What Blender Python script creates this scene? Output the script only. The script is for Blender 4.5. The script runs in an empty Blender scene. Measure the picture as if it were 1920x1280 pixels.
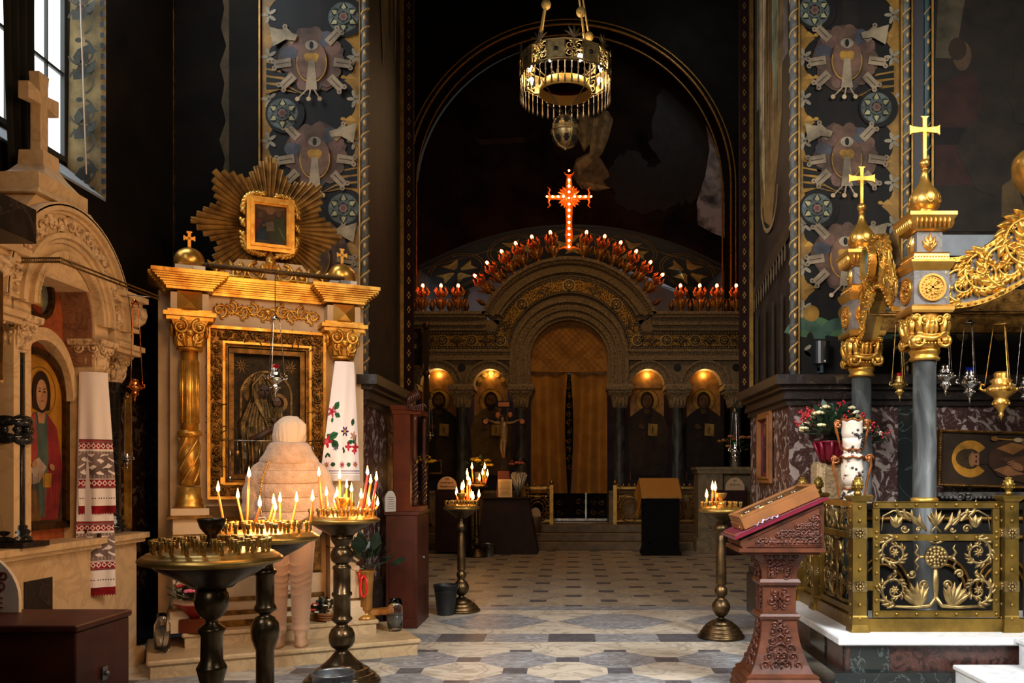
import bpy, math, random
from mathutils import Vector, Matrix
random.seed(11)
PI=math.pi; rad=math.radians
C=bpy.context.scene.collection
EYE=1.38; FOC=1612.0; VX,VY=1072.0,893.0     # eye height, focal length in pixels, where the nave's depth lines meet
def at(px,py,Y): return Vector(((px-VX)*Y/FOC, Y, EYE-(py-VY)*Y/FOC))
def srgb(h):
    h=h.lstrip('#'); r=[int(h[i:i+2],16)/255 for i in (0,2,4)]
    return tuple([c/12.92 if c<=.04045 else ((c+.055)/1.055)**2.4 for c in r]+[1])
MATS={}
def mat(name,col,metal=0,rough=.5,var=None,bump=None,emit=None,spec=.5,coat=0,alpha=1,trans=0,sheen=0):
    if name in MATS: return MATS[name]
    m=bpy.data.materials.new(name); m.use_nodes=True; nt=m.node_tree; b=nt.nodes['Principled BSDF']
    c=srgb(col); b.inputs['Base Color'].default_value=c; b.inputs['Metallic'].default_value=metal
    b.inputs['Roughness'].default_value=rough; b.inputs['Specular IOR Level'].default_value=spec
    b.inputs['Coat Weight'].default_value=coat; b.inputs['Transmission Weight'].default_value=trans
    b.inputs['Sheen Weight'].default_value=sheen
    m.diffuse_color=c
    if emit: b.inputs['Emission Color'].default_value=srgb(emit[0]); b.inputs['Emission Strength'].default_value=emit[1]
    if var or bump: tc=nt.nodes.new('ShaderNodeTexCoord')
    if var:      # var=(scale, second colour, contrast low, high, detail)
        n=nt.nodes.new('ShaderNodeTexNoise'); n.inputs['Scale'].default_value=var[0]; n.inputs['Detail'].default_value=6
        n.inputs['Roughness'].default_value=.6
        if len(var)>4: n.inputs['Distortion'].default_value=var[4]
        r=nt.nodes.new('ShaderNodeValToRGB'); r.color_ramp.elements[0].position=var[2]; r.color_ramp.elements[1].position=var[3]
        r.color_ramp.elements[0].color=srgb(var[1]); r.color_ramp.elements[1].color=c
        nt.links.new(tc.outputs['Object'],n.inputs['Vector']); nt.links.new(n.outputs['Fac'],r.inputs['Fac'])
        nt.links.new(r.outputs['Color'],b.inputs['Base Color'])
    if bump:
        n2=nt.nodes.new('ShaderNodeTexNoise'); n2.inputs['Scale'].default_value=bump[0]; n2.inputs['Detail'].default_value=4
        bp=nt.nodes.new('ShaderNodeBump'); bp.inputs['Strength'].default_value=bump[1]; bp.inputs['Distance'].default_value=bump[2] if len(bump)>2 else .01
        nt.links.new(tc.outputs['Object'],n2.inputs['Vector']); nt.links.new(n2.outputs['Fac'],bp.inputs['Height']); nt.links.new(bp.outputs['Normal'],b.inputs['Normal'])
    MATS[name]=m; return m
def marble(name,base,vein,scale=3,width=.03,blot=None,rough=.25,stretch=(1,1,1)):
    if name in MATS: return MATS[name]
    m=bpy.data.materials.new(name); m.use_nodes=True; nt=m.node_tree; b=nt.nodes['Principled BSDF']
    b.inputs['Roughness'].default_value=rough
    tc=nt.nodes.new('ShaderNodeTexCoord'); mp=nt.nodes.new('ShaderNodeMapping'); mp.inputs['Scale'].default_value=stretch
    nt.links.new(tc.outputs['Object'],mp.inputs['Vector'])
    n=nt.nodes.new('ShaderNodeTexNoise'); n.inputs['Scale'].default_value=scale; n.inputs['Detail'].default_value=7; n.inputs['Distortion'].default_value=1.6
    nt.links.new(mp.outputs['Vector'],n.inputs['Vector'])
    s=nt.nodes.new('ShaderNodeMath'); s.operation='SUBTRACT'; s.inputs[1].default_value=.5
    a=nt.nodes.new('ShaderNodeMath'); a.operation='ABSOLUTE'
    nt.links.new(n.outputs['Fac'],s.inputs[0]); nt.links.new(s.outputs[0],a.inputs[0])
    r=nt.nodes.new('ShaderNodeValToRGB'); r.color_ramp.elements[0].position=0; r.color_ramp.elements[1].position=width
    r.color_ramp.elements[0].color=srgb(vein); r.color_ramp.elements[1].color=srgb(base)
    nt.links.new(a.outputs[0],r.inputs['Fac']); out=r.outputs['Color']
    if blot:     # blot=(colour, scale, lo, hi)
        n2=nt.nodes.new('ShaderNodeTexNoise'); n2.inputs['Scale'].default_value=blot[1]; n2.inputs['Detail'].default_value=8; n2.inputs['Distortion'].default_value=2.2
        nt.links.new(mp.outputs['Vector'],n2.inputs['Vector'])
        r2=nt.nodes.new('ShaderNodeValToRGB'); r2.color_ramp.elements[0].position=blot[2]; r2.color_ramp.elements[1].position=blot[3]
        r2.color_ramp.elements[0].color=(0,0,0,1); r2.color_ramp.elements[1].color=(1,1,1,1)
        mx=nt.nodes.new('ShaderNodeMixRGB'); mx.inputs['Color2'].default_value=srgb(blot[0])
        nt.links.new(n2.outputs['Fac'],r2.inputs['Fac']); nt.links.new(r2.outputs['Color'],mx.inputs['Fac']); nt.links.new(out,mx.inputs['Color1']); out=mx.outputs['Color']
    nt.links.new(out,b.inputs['Base Color']); m.diffuse_color=srgb(base)
    MATS[name]=m; return m
GOLD=mat('gold_leaf','#e0b050',.80,.36,(9,'#b07628',.35,.6),(60,.25,.004))
GOLDP=mat('gold_polished','#e6ae58',.82,.30,(6,'#c8923a',.35,.65))
GOLDD=mat('gold_dark','#93692f',.85,.45,(14,'#4a3212',.35,.62),(50,.5,.005))
BRASS=mat('brass_worn','#b8924a',.88,.36,(7,'#7d6230',.32,.6),(90,.12,.002))
BRASSD=mat('brass_dark','#6e5636',.9,.38,(8,'#2e261a',.35,.62),(60,.15,.003))
BRONZE=mat('bronze_turned','#5a482e',.8,.26,(6,'#33291b',.35,.65),(50,.15,.003))
SILVER=mat('silver','#d8d4cc',1,.18,(20,'#8d8780',.35,.6))
IRON=mat('iron_black','#1a1815',.6,.5)
COPPER=mat('copper_polished','#d98445',1,.2,(9,'#8d4c22',.35,.6))
STEEL=mat('steel_bucket','#8f9496',.9,.38,(9,'#5b5f60',.35,.6))
REPOUSSE=mat('silver_gilt_cover','#8d7142',.75,.42,(18,'#46361c',.35,.6),(40,.6,.006))
CREAM=mat('cream_paint','#cbb08a',0,.5,(3,'#b2946c',.35,.65),(30,.1,.003))
MARW=marble('marble_cream','#d4b98e','#bda27c',3.2,.05,('#c4a981',5,.45,.7),.5)
MARCARVE=mat('marble_carved','#d8bd94',0,.55,(24,'#977a58',.38,.55),(55,.7,.012))
MARWHITE=marble('marble_white','#cfd0ce','#bcbfc1',4,.05,None,.4)
MARSTEP=marble('marble_step','#b89c72','#a58a64',3.5,.04,('#a98e67',6,.5,.66),.35)
ROSSO=marble('marble_rosso','#38221f','#6d5950',9,.02,('#8f8078',6.5,.535,.575),.3)
ROSSOF=marble('marble_rosso_plinth','#4a3028','#3a231d',22,.12,('#261814',11,.5,.6),.3)
DARKM=marble('marble_dark_green','#1c201e','#454d4a',3.0,.012,None,.16)
DARKC=marble('marble_black_brown','#1d1815','#4a4038',6,.02,('#2b221d',9,.5,.6),.28)
COLM=marble('marble_column_grey','#3e403e','#4f5350',2.6,.04,('#222423',2.4,.42,.6),.5,(1.6,1.6,.5))
COLB=marble('marble_column_black','#191a1b','#3a3a3a',5,.02,None,.15)
STONE=mat('carved_limestone','#8d7a58',0,.7,(30,'#5d4d34',.38,.56),(45,.6,.012))
STONEP=mat('limestone_plain','#84714f',0,.65,(10,'#66563b',.35,.6),(40,.35,.006))
BEIGE=marble('onyx_beige','#a8916c','#7d6645',14,.08,('#cbb690',20,.56,.64),.35)
WOODO=mat('wood_orange','#62290e',0,.55,(4,'#4a1d09',.35,.65),(60,.15,.003),spec=.2)
WOODR=mat('wood_red_varnish','#4a2010',0,.45,(5,'#34150b',.35,.65),None,coat=.04,spec=.25)
WOODL=mat('wood_lectern','#5a2f1a',0,.45,(6,'#3a1d0e',.35,.65),(40,.2,.004),coat=.06,spec=.3)
WOODG=mat('wood_honey','#845228',0,.4,(5,'#67401c',.35,.65),None,coat=.15)
WOODK=mat('wood_black','#0d0b08',0,.6,(7,'#060504',.35,.65),spec=.08)
WHITEC=mat('linen_white','#e6dfdc',0,.85,None,(300,.15,.001),sheen=.3)
REDT=mat('embroidery_red','#a81822',0,.85,None,(200,.2,.001))
GOLDCLOTH=mat('gold_cloth','#b07c22',.1,.6,(4,'#946218',.35,.65),(160,.2,.002),sheen=.2)
VELVET=mat('velvet_crimson','#640d22',0,.85,None,None,sheen=.05,spec=.2)
GLASS=mat('clear_glass','#ffffff',0,.03,trans=1)
FLAME=mat('candle_flame','#ffb040',0,.5,emit=('#ffae50',38))
FLAMEF=mat('candle_flame_pale','#ffd080',0,.5,emit=('#ffdb9a',70))
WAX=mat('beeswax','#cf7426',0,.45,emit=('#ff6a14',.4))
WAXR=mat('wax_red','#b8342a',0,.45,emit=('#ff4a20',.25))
LED=mat('lamp_red_glow','#ff5020',0,.5,emit=('#ff5a30',45))
LEDW=mat('lamp_cross_bulb','#ffd0b0',0,.5,emit=('#ffc49a',40))
BULB=mat('lamp_bulb_warm','#fff0d0',0,.5,emit=('#ffe6b8',60))
def P(col,rough=.6,metal=0,glow=None):
    """flat pigment with slight age mottling"""
    k='pigment_'+col.lstrip('#')+('_leaf' if metal else '')
    if k in MATS: return MATS[k]
    c=col.lstrip('#'); d=''.join('%02x'%max(0,int(int(c[i:i+2],16)*.62)) for i in (0,2,4))
    return mat(k,col,metal,rough,(5,'#'+d,.34,.62),spec=.18)
def thin_glass(name,refl=.07):
    if name in MATS: return MATS[name]
    m=bpy.data.materials.new(name); m.use_nodes=True; nt=m.node_tree; nt.nodes.clear()
    o=nt.nodes.new('ShaderNodeOutputMaterial'); mx=nt.nodes.new('ShaderNodeMixShader'); t=nt.nodes.new('ShaderNodeBsdfTransparent'); g=nt.nodes.new('ShaderNodeBsdfGlossy'); f=nt.nodes.new('ShaderNodeFresnel')
    g.inputs['Roughness'].default_value=.03; f.inputs['IOR'].default_value=1.45
    nt.links.new(f.outputs[0],mx.inputs[0]); nt.links.new(t.outputs[0],mx.inputs[1]); nt.links.new(g.outputs[0],mx.inputs[2]); nt.links.new(mx.outputs[0],o.inputs[0])
    MATS[name]=m; return m
class MB:
    def __init__(s,M=None): s.v=[];s.f=[];s.m=[];s.s=[];s.M=M or Matrix();s.i=0
    def add(s,vs,fs,sm=False):
        b=len(s.v); M=s.M; s.v+=[M@Vector(v) for v in vs]
        for f in fs: s.f.append([b+i for i in f]); s.m.append(s.i); s.s.append(sm)
        return s
    def box(s,x0,x1,y0,y1,z0,z1):
        return s.add([(x0,y0,z0),(x1,y0,z0),(x1,y1,z0),(x0,y1,z0),(x0,y0,z1),(x1,y0,z1),(x1,y1,z1),(x0,y1,z1)],
            [(0,3,2,1),(4,5,6,7),(0,1,5,4),(1,2,6,5),(2,3,7,6),(3,0,4,7)])
    def bbox(s,x0,x1,y0,y1,z0,z1,b=.01):
        """box with chamfered vertical and horizontal edges"""
        def ring(i,z): return [(x0+i,y0+b,z),(x0+b,y0+i,z),(x1-b,y0+i,z),(x1-i,y0+b,z),(x1-i,y1-b,z),(x1-b,y1-i,z),(x0+b,y1-i,z),(x0+i,y1-b,z)]
        vs=ring(b,z0)+ring(0,z0+b)+ring(0,z1-b)+ring(b,z1); fs=[tuple(range(7,-1,-1)),tuple(range(24,32))]
        for k in range(3):
            for j in range(8): fs.append((k*8+j,k*8+(j+1)%8,k*8+8+(j+1)%8,k*8+8+j))
        return s.add(vs,fs)
    def prism(s,pts,y0,y1):
        """outline in the XZ plane, thickness along Y"""
        n=len(pts); vs=[(p[0],y0,p[1]) for p in pts]+[(p[0],y1,p[1]) for p in pts]
        fs=[tuple(range(n)),tuple(range(2*n-1,n-1,-1))]+[(i,i+n,(i+1)%n+n,(i+1)%n) for i in range(n)]
        return s.add(vs,fs)
    def ringprism(s,outer,inner,y0,y1):
        """open strip between two equally long outlines, with thickness"""
        n=len(outer); vs=[(p[0],y0,p[1]) for p in outer]+[(p[0],y0,p[1]) for p in inner]+[(p[0],y1,p[1]) for p in outer]+[(p[0],y1,p[1]) for p in inner]
        fs=[]
        for i in range(n-1): fs+=[(i,i+1,n+i+1,n+i),(2*n+i,3*n+i,3*n+i+1,2*n+i+1),(i,2*n+i,2*n+i+1,i+1),(n+i,n+i+1,3*n+i+1,3*n+i)]
        fs+=[(0,n,3*n,2*n),(n-1,3*n-1,4*n-1,2*n-1)]
        return s.add(vs,fs)
    def lathe(s,prof,n=24,c=(0,0,0),sm=True,a0=0,sq=1):
        vs=[];fs=[]
        for r,z in prof:
            for k in range(n):
                a=a0+2*PI*k/n; vs.append((c[0]+r*math.cos(a),c[1]+sq*r*math.sin(a),c[2]+z))
        for j in range(len(prof)-1):
            for k in range(n): fs.append((j*n+k,j*n+(k+1)%n,(j+1)*n+(k+1)%n,(j+1)*n+k))
        if prof[0][0]>1e-4: fs.append(tuple(range(n-1,-1,-1)))
        if prof[-1][0]>1e-4: fs.append(tuple(range((len(prof)-1)*n,len(prof)*n)))
        return s.add(vs,fs,sm)
    def sqloft(s,prof,c=(0,0,0)):
        """square-section turned form: (half width x, half width y, z)"""
        vs=[];fs=[]
        for p in prof:
            hx,hy,z=p if len(p)==3 else (p[0],p[0],p[1])
            vs+=[(c[0]-hx,c[1]-hy,c[2]+z),(c[0]+hx,c[1]-hy,c[2]+z),(c[0]+hx,c[1]+hy,c[2]+z),(c[0]-hx,c[1]+hy,c[2]+z)]
        for j in range(len(prof)-1):
            for k in range(4): fs.append((j*4+k,j*4+(k+1)%4,j*4+4+(k+1)%4,j*4+4+k))
        fs+=[(3,2,1,0),tuple(range(len(prof)*4-4,len(prof)*4))]
        return s.add(vs,fs)
    def sph(s,c,r,n=12,m=8,sc=(1,1,1)):
        vs=[];fs=[]
        for j in range(m+1):
            t=PI*j/m
            for k in range(n):
                a=2*PI*k/n; vs.append((c[0]+r*sc[0]*math.sin(t)*math.cos(a),c[1]+r*sc[1]*math.sin(t)*math.sin(a),c[2]+r*sc[2]*math.cos(t)))
        for j in range(m):
            for k in range(n): fs.append((j*n+k,j*n+n+k,j*n+n+(k+1)%n,j*n+(k+1)%n))
        return s.add(vs,fs,True)
    def tube(s,pts,r,n=6,closed=False,cap=True,flat=1):
        pts=[Vector(p) for p in pts]; N=len(pts)
        if N<2: return s
        rs=r if isinstance(r,(list,tuple)) else [r]*N
        vs=[];fs=[];up=None
        for i,p in enumerate(pts):
            if closed: t=pts[(i+1)%N]-pts[i-1]
            else: t=pts[min(i+1,N-1)]-pts[max(i-1,0)]
            t=t.normalized() if t.length>1e-9 else Vector((0,0,1))
            if up is None:
                up=Vector((0,1,0)) if abs(t.y)<.9 else Vector((1,0,0))
            b=t.cross(up); b=b.normalized() if b.length>1e-6 else Vector((1,0,0)); nn=b.cross(t).normalized(); up=nn
            for k in range(n):
                a=2*PI*k/n; vs.append(p+(b*math.cos(a)+nn*math.sin(a)*flat)*rs[i])
        for i in range(N if closed else N-1):
            j=(i+1)%N
            for k in range(n): fs.append((i*n+k,i*n+(k+1)%n,j*n+(k+1)%n,j*n+k))
        if cap and not closed: fs+=[tuple(range(n-1,-1,-1)),tuple(range((N-1)*n,N*n))]
        return s.add(vs,fs,True)
    def grid(s,fn,nu,nv,mfn=None,sm=True):
        """surface fn(u,v), optional material index mfn(u,v)"""
        vs=[fn(i/nu,j/nv) for j in range(nv+1) for i in range(nu+1)]; b=len(s.v); s.v+=[s.M@Vector(v) for v in vs]
        for j in range(nv):
            for i in range(nu):
                k=j*(nu+1)+i; s.f.append([b+k,b+k+1,b+k+nu+2,b+k+nu+1]); s.s.append(sm)
                s.m.append(mfn((i+.5)/nu,(j+.5)/nv) if mfn else s.i)
        return s
    def spiral(s,x,z,y,r,turns=1.4,a0=0,d=1,th=.01,n=6,k=20,flat=1,ball=True):
        pts=[];rs=[]
        for i in range(k+1):
            t=i/k; a=a0+d*turns*2*PI*t; q=r*(1-t)**.8*(1)+r*.12
            pts.append((x+q*math.cos(a),y,z+q*math.sin(a))); rs.append(th*(1-.45*t))
        s.tube(pts,rs,n,flat=flat)
        if ball: s.sph((x,y,z),th*1.7,8,6,(1,.8,1))
        return s
    def leaf(s,x,z,y,l,w,a,curl=.3,n=5,depth=.012):
        """raised pointed leaf in the XZ plane, spine lifted towards -Y"""
        ca,sa=math.cos(a),math.sin(a); vs=[];fs=[]
        for i in range(n+1):
            t=i/n; ww=w*math.sin(PI*min(1,t*.93+.07))**.8*(1-.25*t); off=curl*l*t*t
            for q,h in ((-1,0),(-.5,.6),(0,1),(.5,.6),(1,0)):
                lx=l*t; lz=q*ww*.5+off; vs.append((x+lx*ca-lz*sa,y-depth*h*math.sin(PI*(t*.8+.15)),z+lx*sa+lz*ca))
        for i in range(n):
            for j in range(4): fs.append((i*5+j,i*5+5+j,i*5+6+j,i*5+1+j))
        return s.add(vs,fs,True)
    def rinceau(s,x,z,y,r,d=1,a0=0,th=.12,dep=.3,n=16,seed=1,flower=True):
        '''acanthus scroll: thin spiral stem clothed in overlapping curled leaves, flower in the eye'''
        rr=random.Random(seed); K=26; P_=[];A_=[]
        for i in range(K+1):
            t=i/K; a=a0+d*1.35*2*PI*t; q=r*(1-t)**.7*.86+r*.14; P_.append((x+q*math.cos(a),z+q*math.sin(a),a,q))
        s.tube([(p[0],y-r*dep*.25,p[1]) for p in P_],[r*th*(1-.5*i/K) for i in range(K+1)],6,flat=.8)
        for i in range(n):
            t=i/n*.8; p=P_[int(t*K)]; a=p[2]; l=r*(.62-.3*t)
            s.leaf(p[0],p[1],y-r*dep*.15,l,l*.62,a+d*.75,.30*d,5,r*dep*.55)
            if i%2==0 and t<.5: s.leaf(p[0],p[1],y-r*dep*.1,l*.6,l*.4,a+d*2.3,.25*d,4,r*dep*.4)
        if flower:
            for i in range(7): s.leaf(x,z,y-r*dep*.3,r*.36,r*.24,2*PI*i/7,.15,4,r*dep*.4)
            s.sph((x,y-r*dep*.5,z),r*.11,8,6)
        return s
    def scrollrow(s,x0,x1,z,y,amp,nn,th,leaves=True):
        """running rinceau between x0 and x1: stem waves, spiral in every bay, leaves"""
        L=(x1-x0)/nn
        pts=[(x0+(x1-x0)*i/(nn*12),y,z+amp*.75*math.sin(PI*i/12)) for i in range(nn*12+1)]
        s.tube(pts,th,6)
        for i in range(nn):
            d=1 if i%2==0 else -1; cx=x0+L*(i+.5)
            s.spiral(cx,z-d*amp*.15,y-th*.6,amp*.62,1.25,(-PI/2 if d>0 else PI/2),-d,th)
            if leaves:
                s.leaf(cx-L*.42,z+d*amp*.25,y,L*.5,amp*.55,d*.9,.25,4,th*1.6)
                s.leaf(cx+L*.12,z+d*amp*.55,y,L*.42,amp*.5,-d*.5,-.2,4,th*1.6)
                s.leaf(cx+L*.3,z-d*amp*.5,y,L*.35,amp*.45,d*.6,.2,4,th*1.6)
        return s
    def build(s,name,mats,parent=None,world=False,label=None,kind=None,bevel=None):
        me=bpy.data.meshes.new(name)
        vs=s.v; org=Vector((0,0,0))
        if parent is None and kind!='structure' and vs:
            xs=[v.x for v in vs];ys=[v.y for v in vs];zs=[v.z for v in vs]
            org=Vector(((min(xs)+max(xs))/2,(min(ys)+max(ys))/2,min(zs)))
            vs=[v-org for v in vs]
        elif world and parent is not None:
            iv=WM[parent.name].inverted(); vs=[iv@v for v in vs]
        me.from_pydata([tuple(v) for v in vs],[],s.f)
        if not isinstance(mats,(list,tuple)): mats=[mats]
        for m in mats: me.materials.append(m)
        me.polygons.foreach_set('material_index',s.m); me.polygons.foreach_set('use_smooth',s.s); me.update()
        o=bpy.data.objects.new(name,me); C.objects.link(o); o.location=org
        if parent is not None: o.parent=parent; WM[o.name]=WM[parent.name].copy()
        else: WM[o.name]=Matrix.Translation(org)
        if label: o['label']=label
        if kind: o['kind']=kind
        if bevel:
            md=o.modifiers.new('bevel','BEVEL'); md.width=bevel; md.segments=2; md.limit_method='ANGLE'
        return o
WM={}
def tag(o,label,cat,group=None):
    o['label']=label; o['category']=cat
    if group: o['group']=group
    return o
def thing(name,label,cat,loc=(0,0,0),rz=0,group=None,rot=None):
    o=bpy.data.objects.new(name,None); C.objects.link(o); o.location=loc; o.empty_display_size=.1
    if rot: o.rotation_euler=rot; M=Matrix.Translation(loc)@__import__('mathutils').Euler(rot).to_matrix().to_4x4()
    else: o.rotation_euler=(0,0,rz); M=Matrix.Translation(loc)@Matrix.Rotation(rz,4,'Z')
    WM[o.name]=M
    return tag(o,label,cat,group)
KIDS={}
def copytree(o,loc,rot=None,label=None,group=None,scale=None):
    def cp(a,par):
        b=a.copy(); C.objects.link(b)
        if par: b.parent=par
        for ch in [c for c in a.children]: cp(ch,b)
        return b
    n=cp(o,None); n.location=loc
    if rot is not None: n.rotation_euler=rot
    if scale is not None: n.scale=scale if hasattr(scale,'__len__') else (scale,)*3
    if label: n['label']=label
    if group: n['group']=group
    return n
def struct(mb,name,mats): return mb.build(name,mats,None,kind='structure')
ORD=['first','second','third','fourth','fifth','sixth','seventh','eighth','ninth','tenth','eleventh','twelfth','thirteenth','fourteenth','fifteenth','sixteenth','seventeenth','eighteenth','nineteenth','twentieth','twenty-first','twenty-second','twenty-third','twenty-fourth','twenty-fifth','twenty-sixth']
def arc(cx,cz,r,a0,a1,n): return [(cx+r*math.cos(a0+(a1-a0)*i/n),cz+r*math.sin(a0+(a1-a0)*i/n)) for i in range(n+1)]
# planar painting: x,z in the plane, later layers lie a hair in front
class Art(MB):
    def __init__(s,M=None,step=.0012): super().__init__(M); s.k=0; s.pal=[]; s.step=step
    def col(s,m):
        if m not in s.pal: s.pal.append(m)
        s.i=s.pal.index(m); s.k+=1
    def poly(s,pts,m):
        s.col(m); y=-s.k*s.step; return s.add([(p[0],y,p[1]) for p in pts],[tuple(range(len(pts)))])
    def ell(s,x,z,a,b,m,n=20,rot=0):
        c,q=math.cos(rot),math.sin(rot); pts=[]
        for i in range(n):
            t=2*PI*i/n; u,w=a*math.cos(t),b*math.sin(t); pts.append((x+u*c-w*q,z+u*q+w*c))
        return s.poly(pts,m)
    def ring(s,x,z,r0,r1,m,n=28,a0=0,a1=2*PI,sq=1):
        s.col(m); y=-s.k*s.step
        vs=[(x+r0*math.cos(a0+(a1-a0)*i/n),y,z+sq*r0*math.sin(a0+(a1-a0)*i/n)) for i in range(n+1)]+[(x+r1*math.cos(a0+(a1-a0)*i/n),y,z+sq*r1*math.sin(a0+(a1-a0)*i/n)) for i in range(n+1)]
        return s.add(vs,[(i,i+1,n+2+i,n+1+i) for i in range(n)])
    def blob(s,x,z,a,b,m,seed,n=18,j=.18):
        rr=random.Random(seed); return s.poly([(x+a*(1-j+2*j*rr.random())*math.cos(2*PI*i/n),z+b*(1-j+2*j*rr.random())*math.sin(2*PI*i/n)) for i in range(n)],m)
    def bar(s,x0,z0,x1,z1,w,m,w2=None):
        dx,dz=x1-x0,z1-z0; L=math.hypot(dx,dz) or 1; nx,nz=-dz/L*w/2,dx/L*w/2; q=(w2 if w2 is not None else w)/w
        return s.poly([(x0+nx,z0+nz),(x0-nx,z0-nz),(x1-nx*q,z1-nz*q),(x1+nx*q,z1+nz*q)],m)
    def put(s,name,parent=None,**kw): return s.build(name,s.pal,parent,**kw)
def wallframe(x,y,z,rz=0):
    """local XZ plane of a wall facing -Y, turned rz about the vertical"""
    return Matrix.Translation((x,y,z))@Matrix.Rotation(rz,4,'Z')
FACEX=PI/2      # plane that faces +X
def textmesh(body,size,m,parent,M,name='lettering',world=False,thick=.0008):
    cu=bpy.data.curves.new(name,'FONT'); cu.body=body; cu.size=size; cu.align_x='CENTER'; cu.align_y='CENTER'; cu.extrude=thick
    t=bpy.data.objects.new(name+'_source',cu); C.objects.link(t)
    dg=bpy.context.evaluated_depsgraph_get(); me=bpy.data.meshes.new_from_object(t.evaluated_get(dg))
    C.objects.unlink(t); bpy.data.objects.remove(t)
    me.transform(M@Matrix.Rotation(PI/2,4,'X'))
    if world: me.transform(WM[parent.name].inverted())
    me.materials.clear(); me.materials.append(m)
    o=bpy.data.objects.new(name,me); C.objects.link(o); o.parent=parent; WM[o.name]=WM[parent.name].copy()
    return o
def saint(a,x,z,h,robe,cloak,halo='#b8892f',skin='#8a6142',hair='#3a2414',bust=False,beard=False,book=True):
    """painted holy figure, frontal, about h high, feet (or hem) at z"""
    u=h/8; top=z+h; hz=top-u*1.15
    if halo: a.ell(x,hz,u*1.15,u*1.15,P(halo,.4)); a.ring(x,hz,u*1.02,u*1.1,P('#6b4a18'))
    if bust: w=u*3.4
    else: w=u*1.9
    a.poly([(x-u*.5,hz-u*.7),(x-w*.82,hz-u*1.5),(x-w,hz-u*2.6),(x-w*.92,z+u*.8),(x-w*.75,z),(x+w*.75,z),(x+w*.95,z+u*.9),(x+w,hz-u*2.4),(x+w*.82,hz-u*1.5),(x+u*.5,hz-u*.7)],P(robe))
    a.poly([(x-u*.45,hz-u*.7),(x-w*.8,hz-u*1.5),(x-w,hz-u*2.6),(x-w*.85,z+u*.6),(x-w*.2,z+u*1.1),(x-u*.15,hz-u*3)],P(cloak))
    a.poly([(x+u*.45,hz-u*.7),(x+w*.8,hz-u*1.5),(x+w,hz-u*2.5),(x+w*.9,hz-u*4.2),(x+u*.3,hz-u*3.4)],P(cloak))
    a.bar(x,hz-u*.6,x,hz-u*1.2,u*.5,P(skin)); 
    a.ell(x,hz,u*.62,u*.8,P(hair)); a.ell(x,hz-u*.08,u*.44,u*.62,P(skin))
    if beard: a.poly([(x-u*.4,hz-u*.2),(x-u*.3,hz-u*.75),(x,hz-u*1.0),(x+u*.3,hz-u*.75),(x+u*.4,hz-u*.2),(x,hz-u*.45)],P(hair))
    for q in (-1,1): a.ell(x+q*u*.17,hz+u*.05,u*.08,u*.04,P('#1c120a'),8); a.bar(x+q*u*.28,hz+u*.2,x+q*u*.07,hz+u*.18,u*.04,P('#1c120a'))
    a.bar(x,hz+u*.05,x-u*.03,hz-u*.18,u*.07,P('#6d4830')); a.bar(x-u*.1,hz-u*.33,x+u*.1,hz-u*.33,u*.06,P('#6e3326'))
    for q in (-1,1): a.ell(x+q*u*.55,hz-u*(2.7+.3*q),u*.3,u*.22,P(skin),10,q*.5)
    if book: a.poly([(x+u*.1,hz-u*2.1),(x+u*.95,hz-u*2.2),(x+u*.9,hz-u*3.3),(x+u*.05,hz-u*3.2)],P('#a2843f')); a.bar(x+u*.5,hz-u*2.4,x+u*.46,hz-u*3,u*.1,P('#5b3a18'))
# ------------------------------------------------------------------ floor
T_W=marble('tile_cream','#b9af9c','#8d8678',2.5,.05,('#a39a88',4,.54,.66),.42)
T_G=marble('tile_grey_veined','#868684','#66686a',5,.12,('#9a9ea0',8,.5,.62),.38,(1,2.2,1))
T_D=marble('tile_dark','#45464a','#5c6066',9,.05,None,.38)
m=MB(); X0,X1=-5.2,5.2
def fl(x0,x1,y0,y1,mi,z=0): m.i=mi; m.add([(x0,y0,z),(x1,y0,z),(x1,y1,z),(x0,y1,z)],[(0,1,2,3)])
def field(ya,yb,u,cx,cy,row0,gi=1,wi=0):
    """octagons of cream and grey in alternate rows with dark dots between"""
    q=u*.235
    j0=int(math.floor((ya-cy)/u))-1; j1=int(math.ceil((yb-cy)/u))+1; i0=int((X0-cx)/u)-1; i1=int((X1-cx)/u)+1
    for j in range(j0,j1+1):
        y=cy+j*u
        if y-u<ya-.02 or y+u>yb+.02:
            pass
        for i in range(i0,i1+1):
            x=cx+i*u
            if (i+j)%2: pts=[(-q,-q),(q,-q),(q,q),(-q,q)]; m.i=2
            else: pts=[(-u+q,-q),(-q,-u+q),(q,-u+q),(u-q,-q),(u-q,q),(q,u-q),(-q,u-q),(-u+q,q)]; m.i=wi if j%2==row0 else gi
            pts=[(max(X0,min(X1,x+a)),max(ya,min(yb,y+b))) for a,b in pts]
            A=sum(pts[k][0]*pts[(k+1)%len(pts)][1]-pts[(k+1)%len(pts)][0]*pts[k][1] for k in range(len(pts)))
            cl=[]
            for p in pts:
                if not cl or (abs(p[0]-cl[-1][0])+abs(p[1]-cl[-1][1]))>1e-5: cl.append(p)
            if abs(A)<1e-4 or len(cl)<3: continue
            m.add([(a,b,0) for a,b in cl],[tuple(range(len(cl)))])
field(-4.0,6.85,.373,-.03,6.11,0)
fl(X0,X1,6.85,7.18,0); 
for k in range(-6,8): fl(k*.94-.2,k*.94+.2,7.18,7.55,2); fl(k*.94+.2,k*.94+.74,7.18,7.55,1)
fl(X0,X1,7.55,7.7,0)
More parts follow.
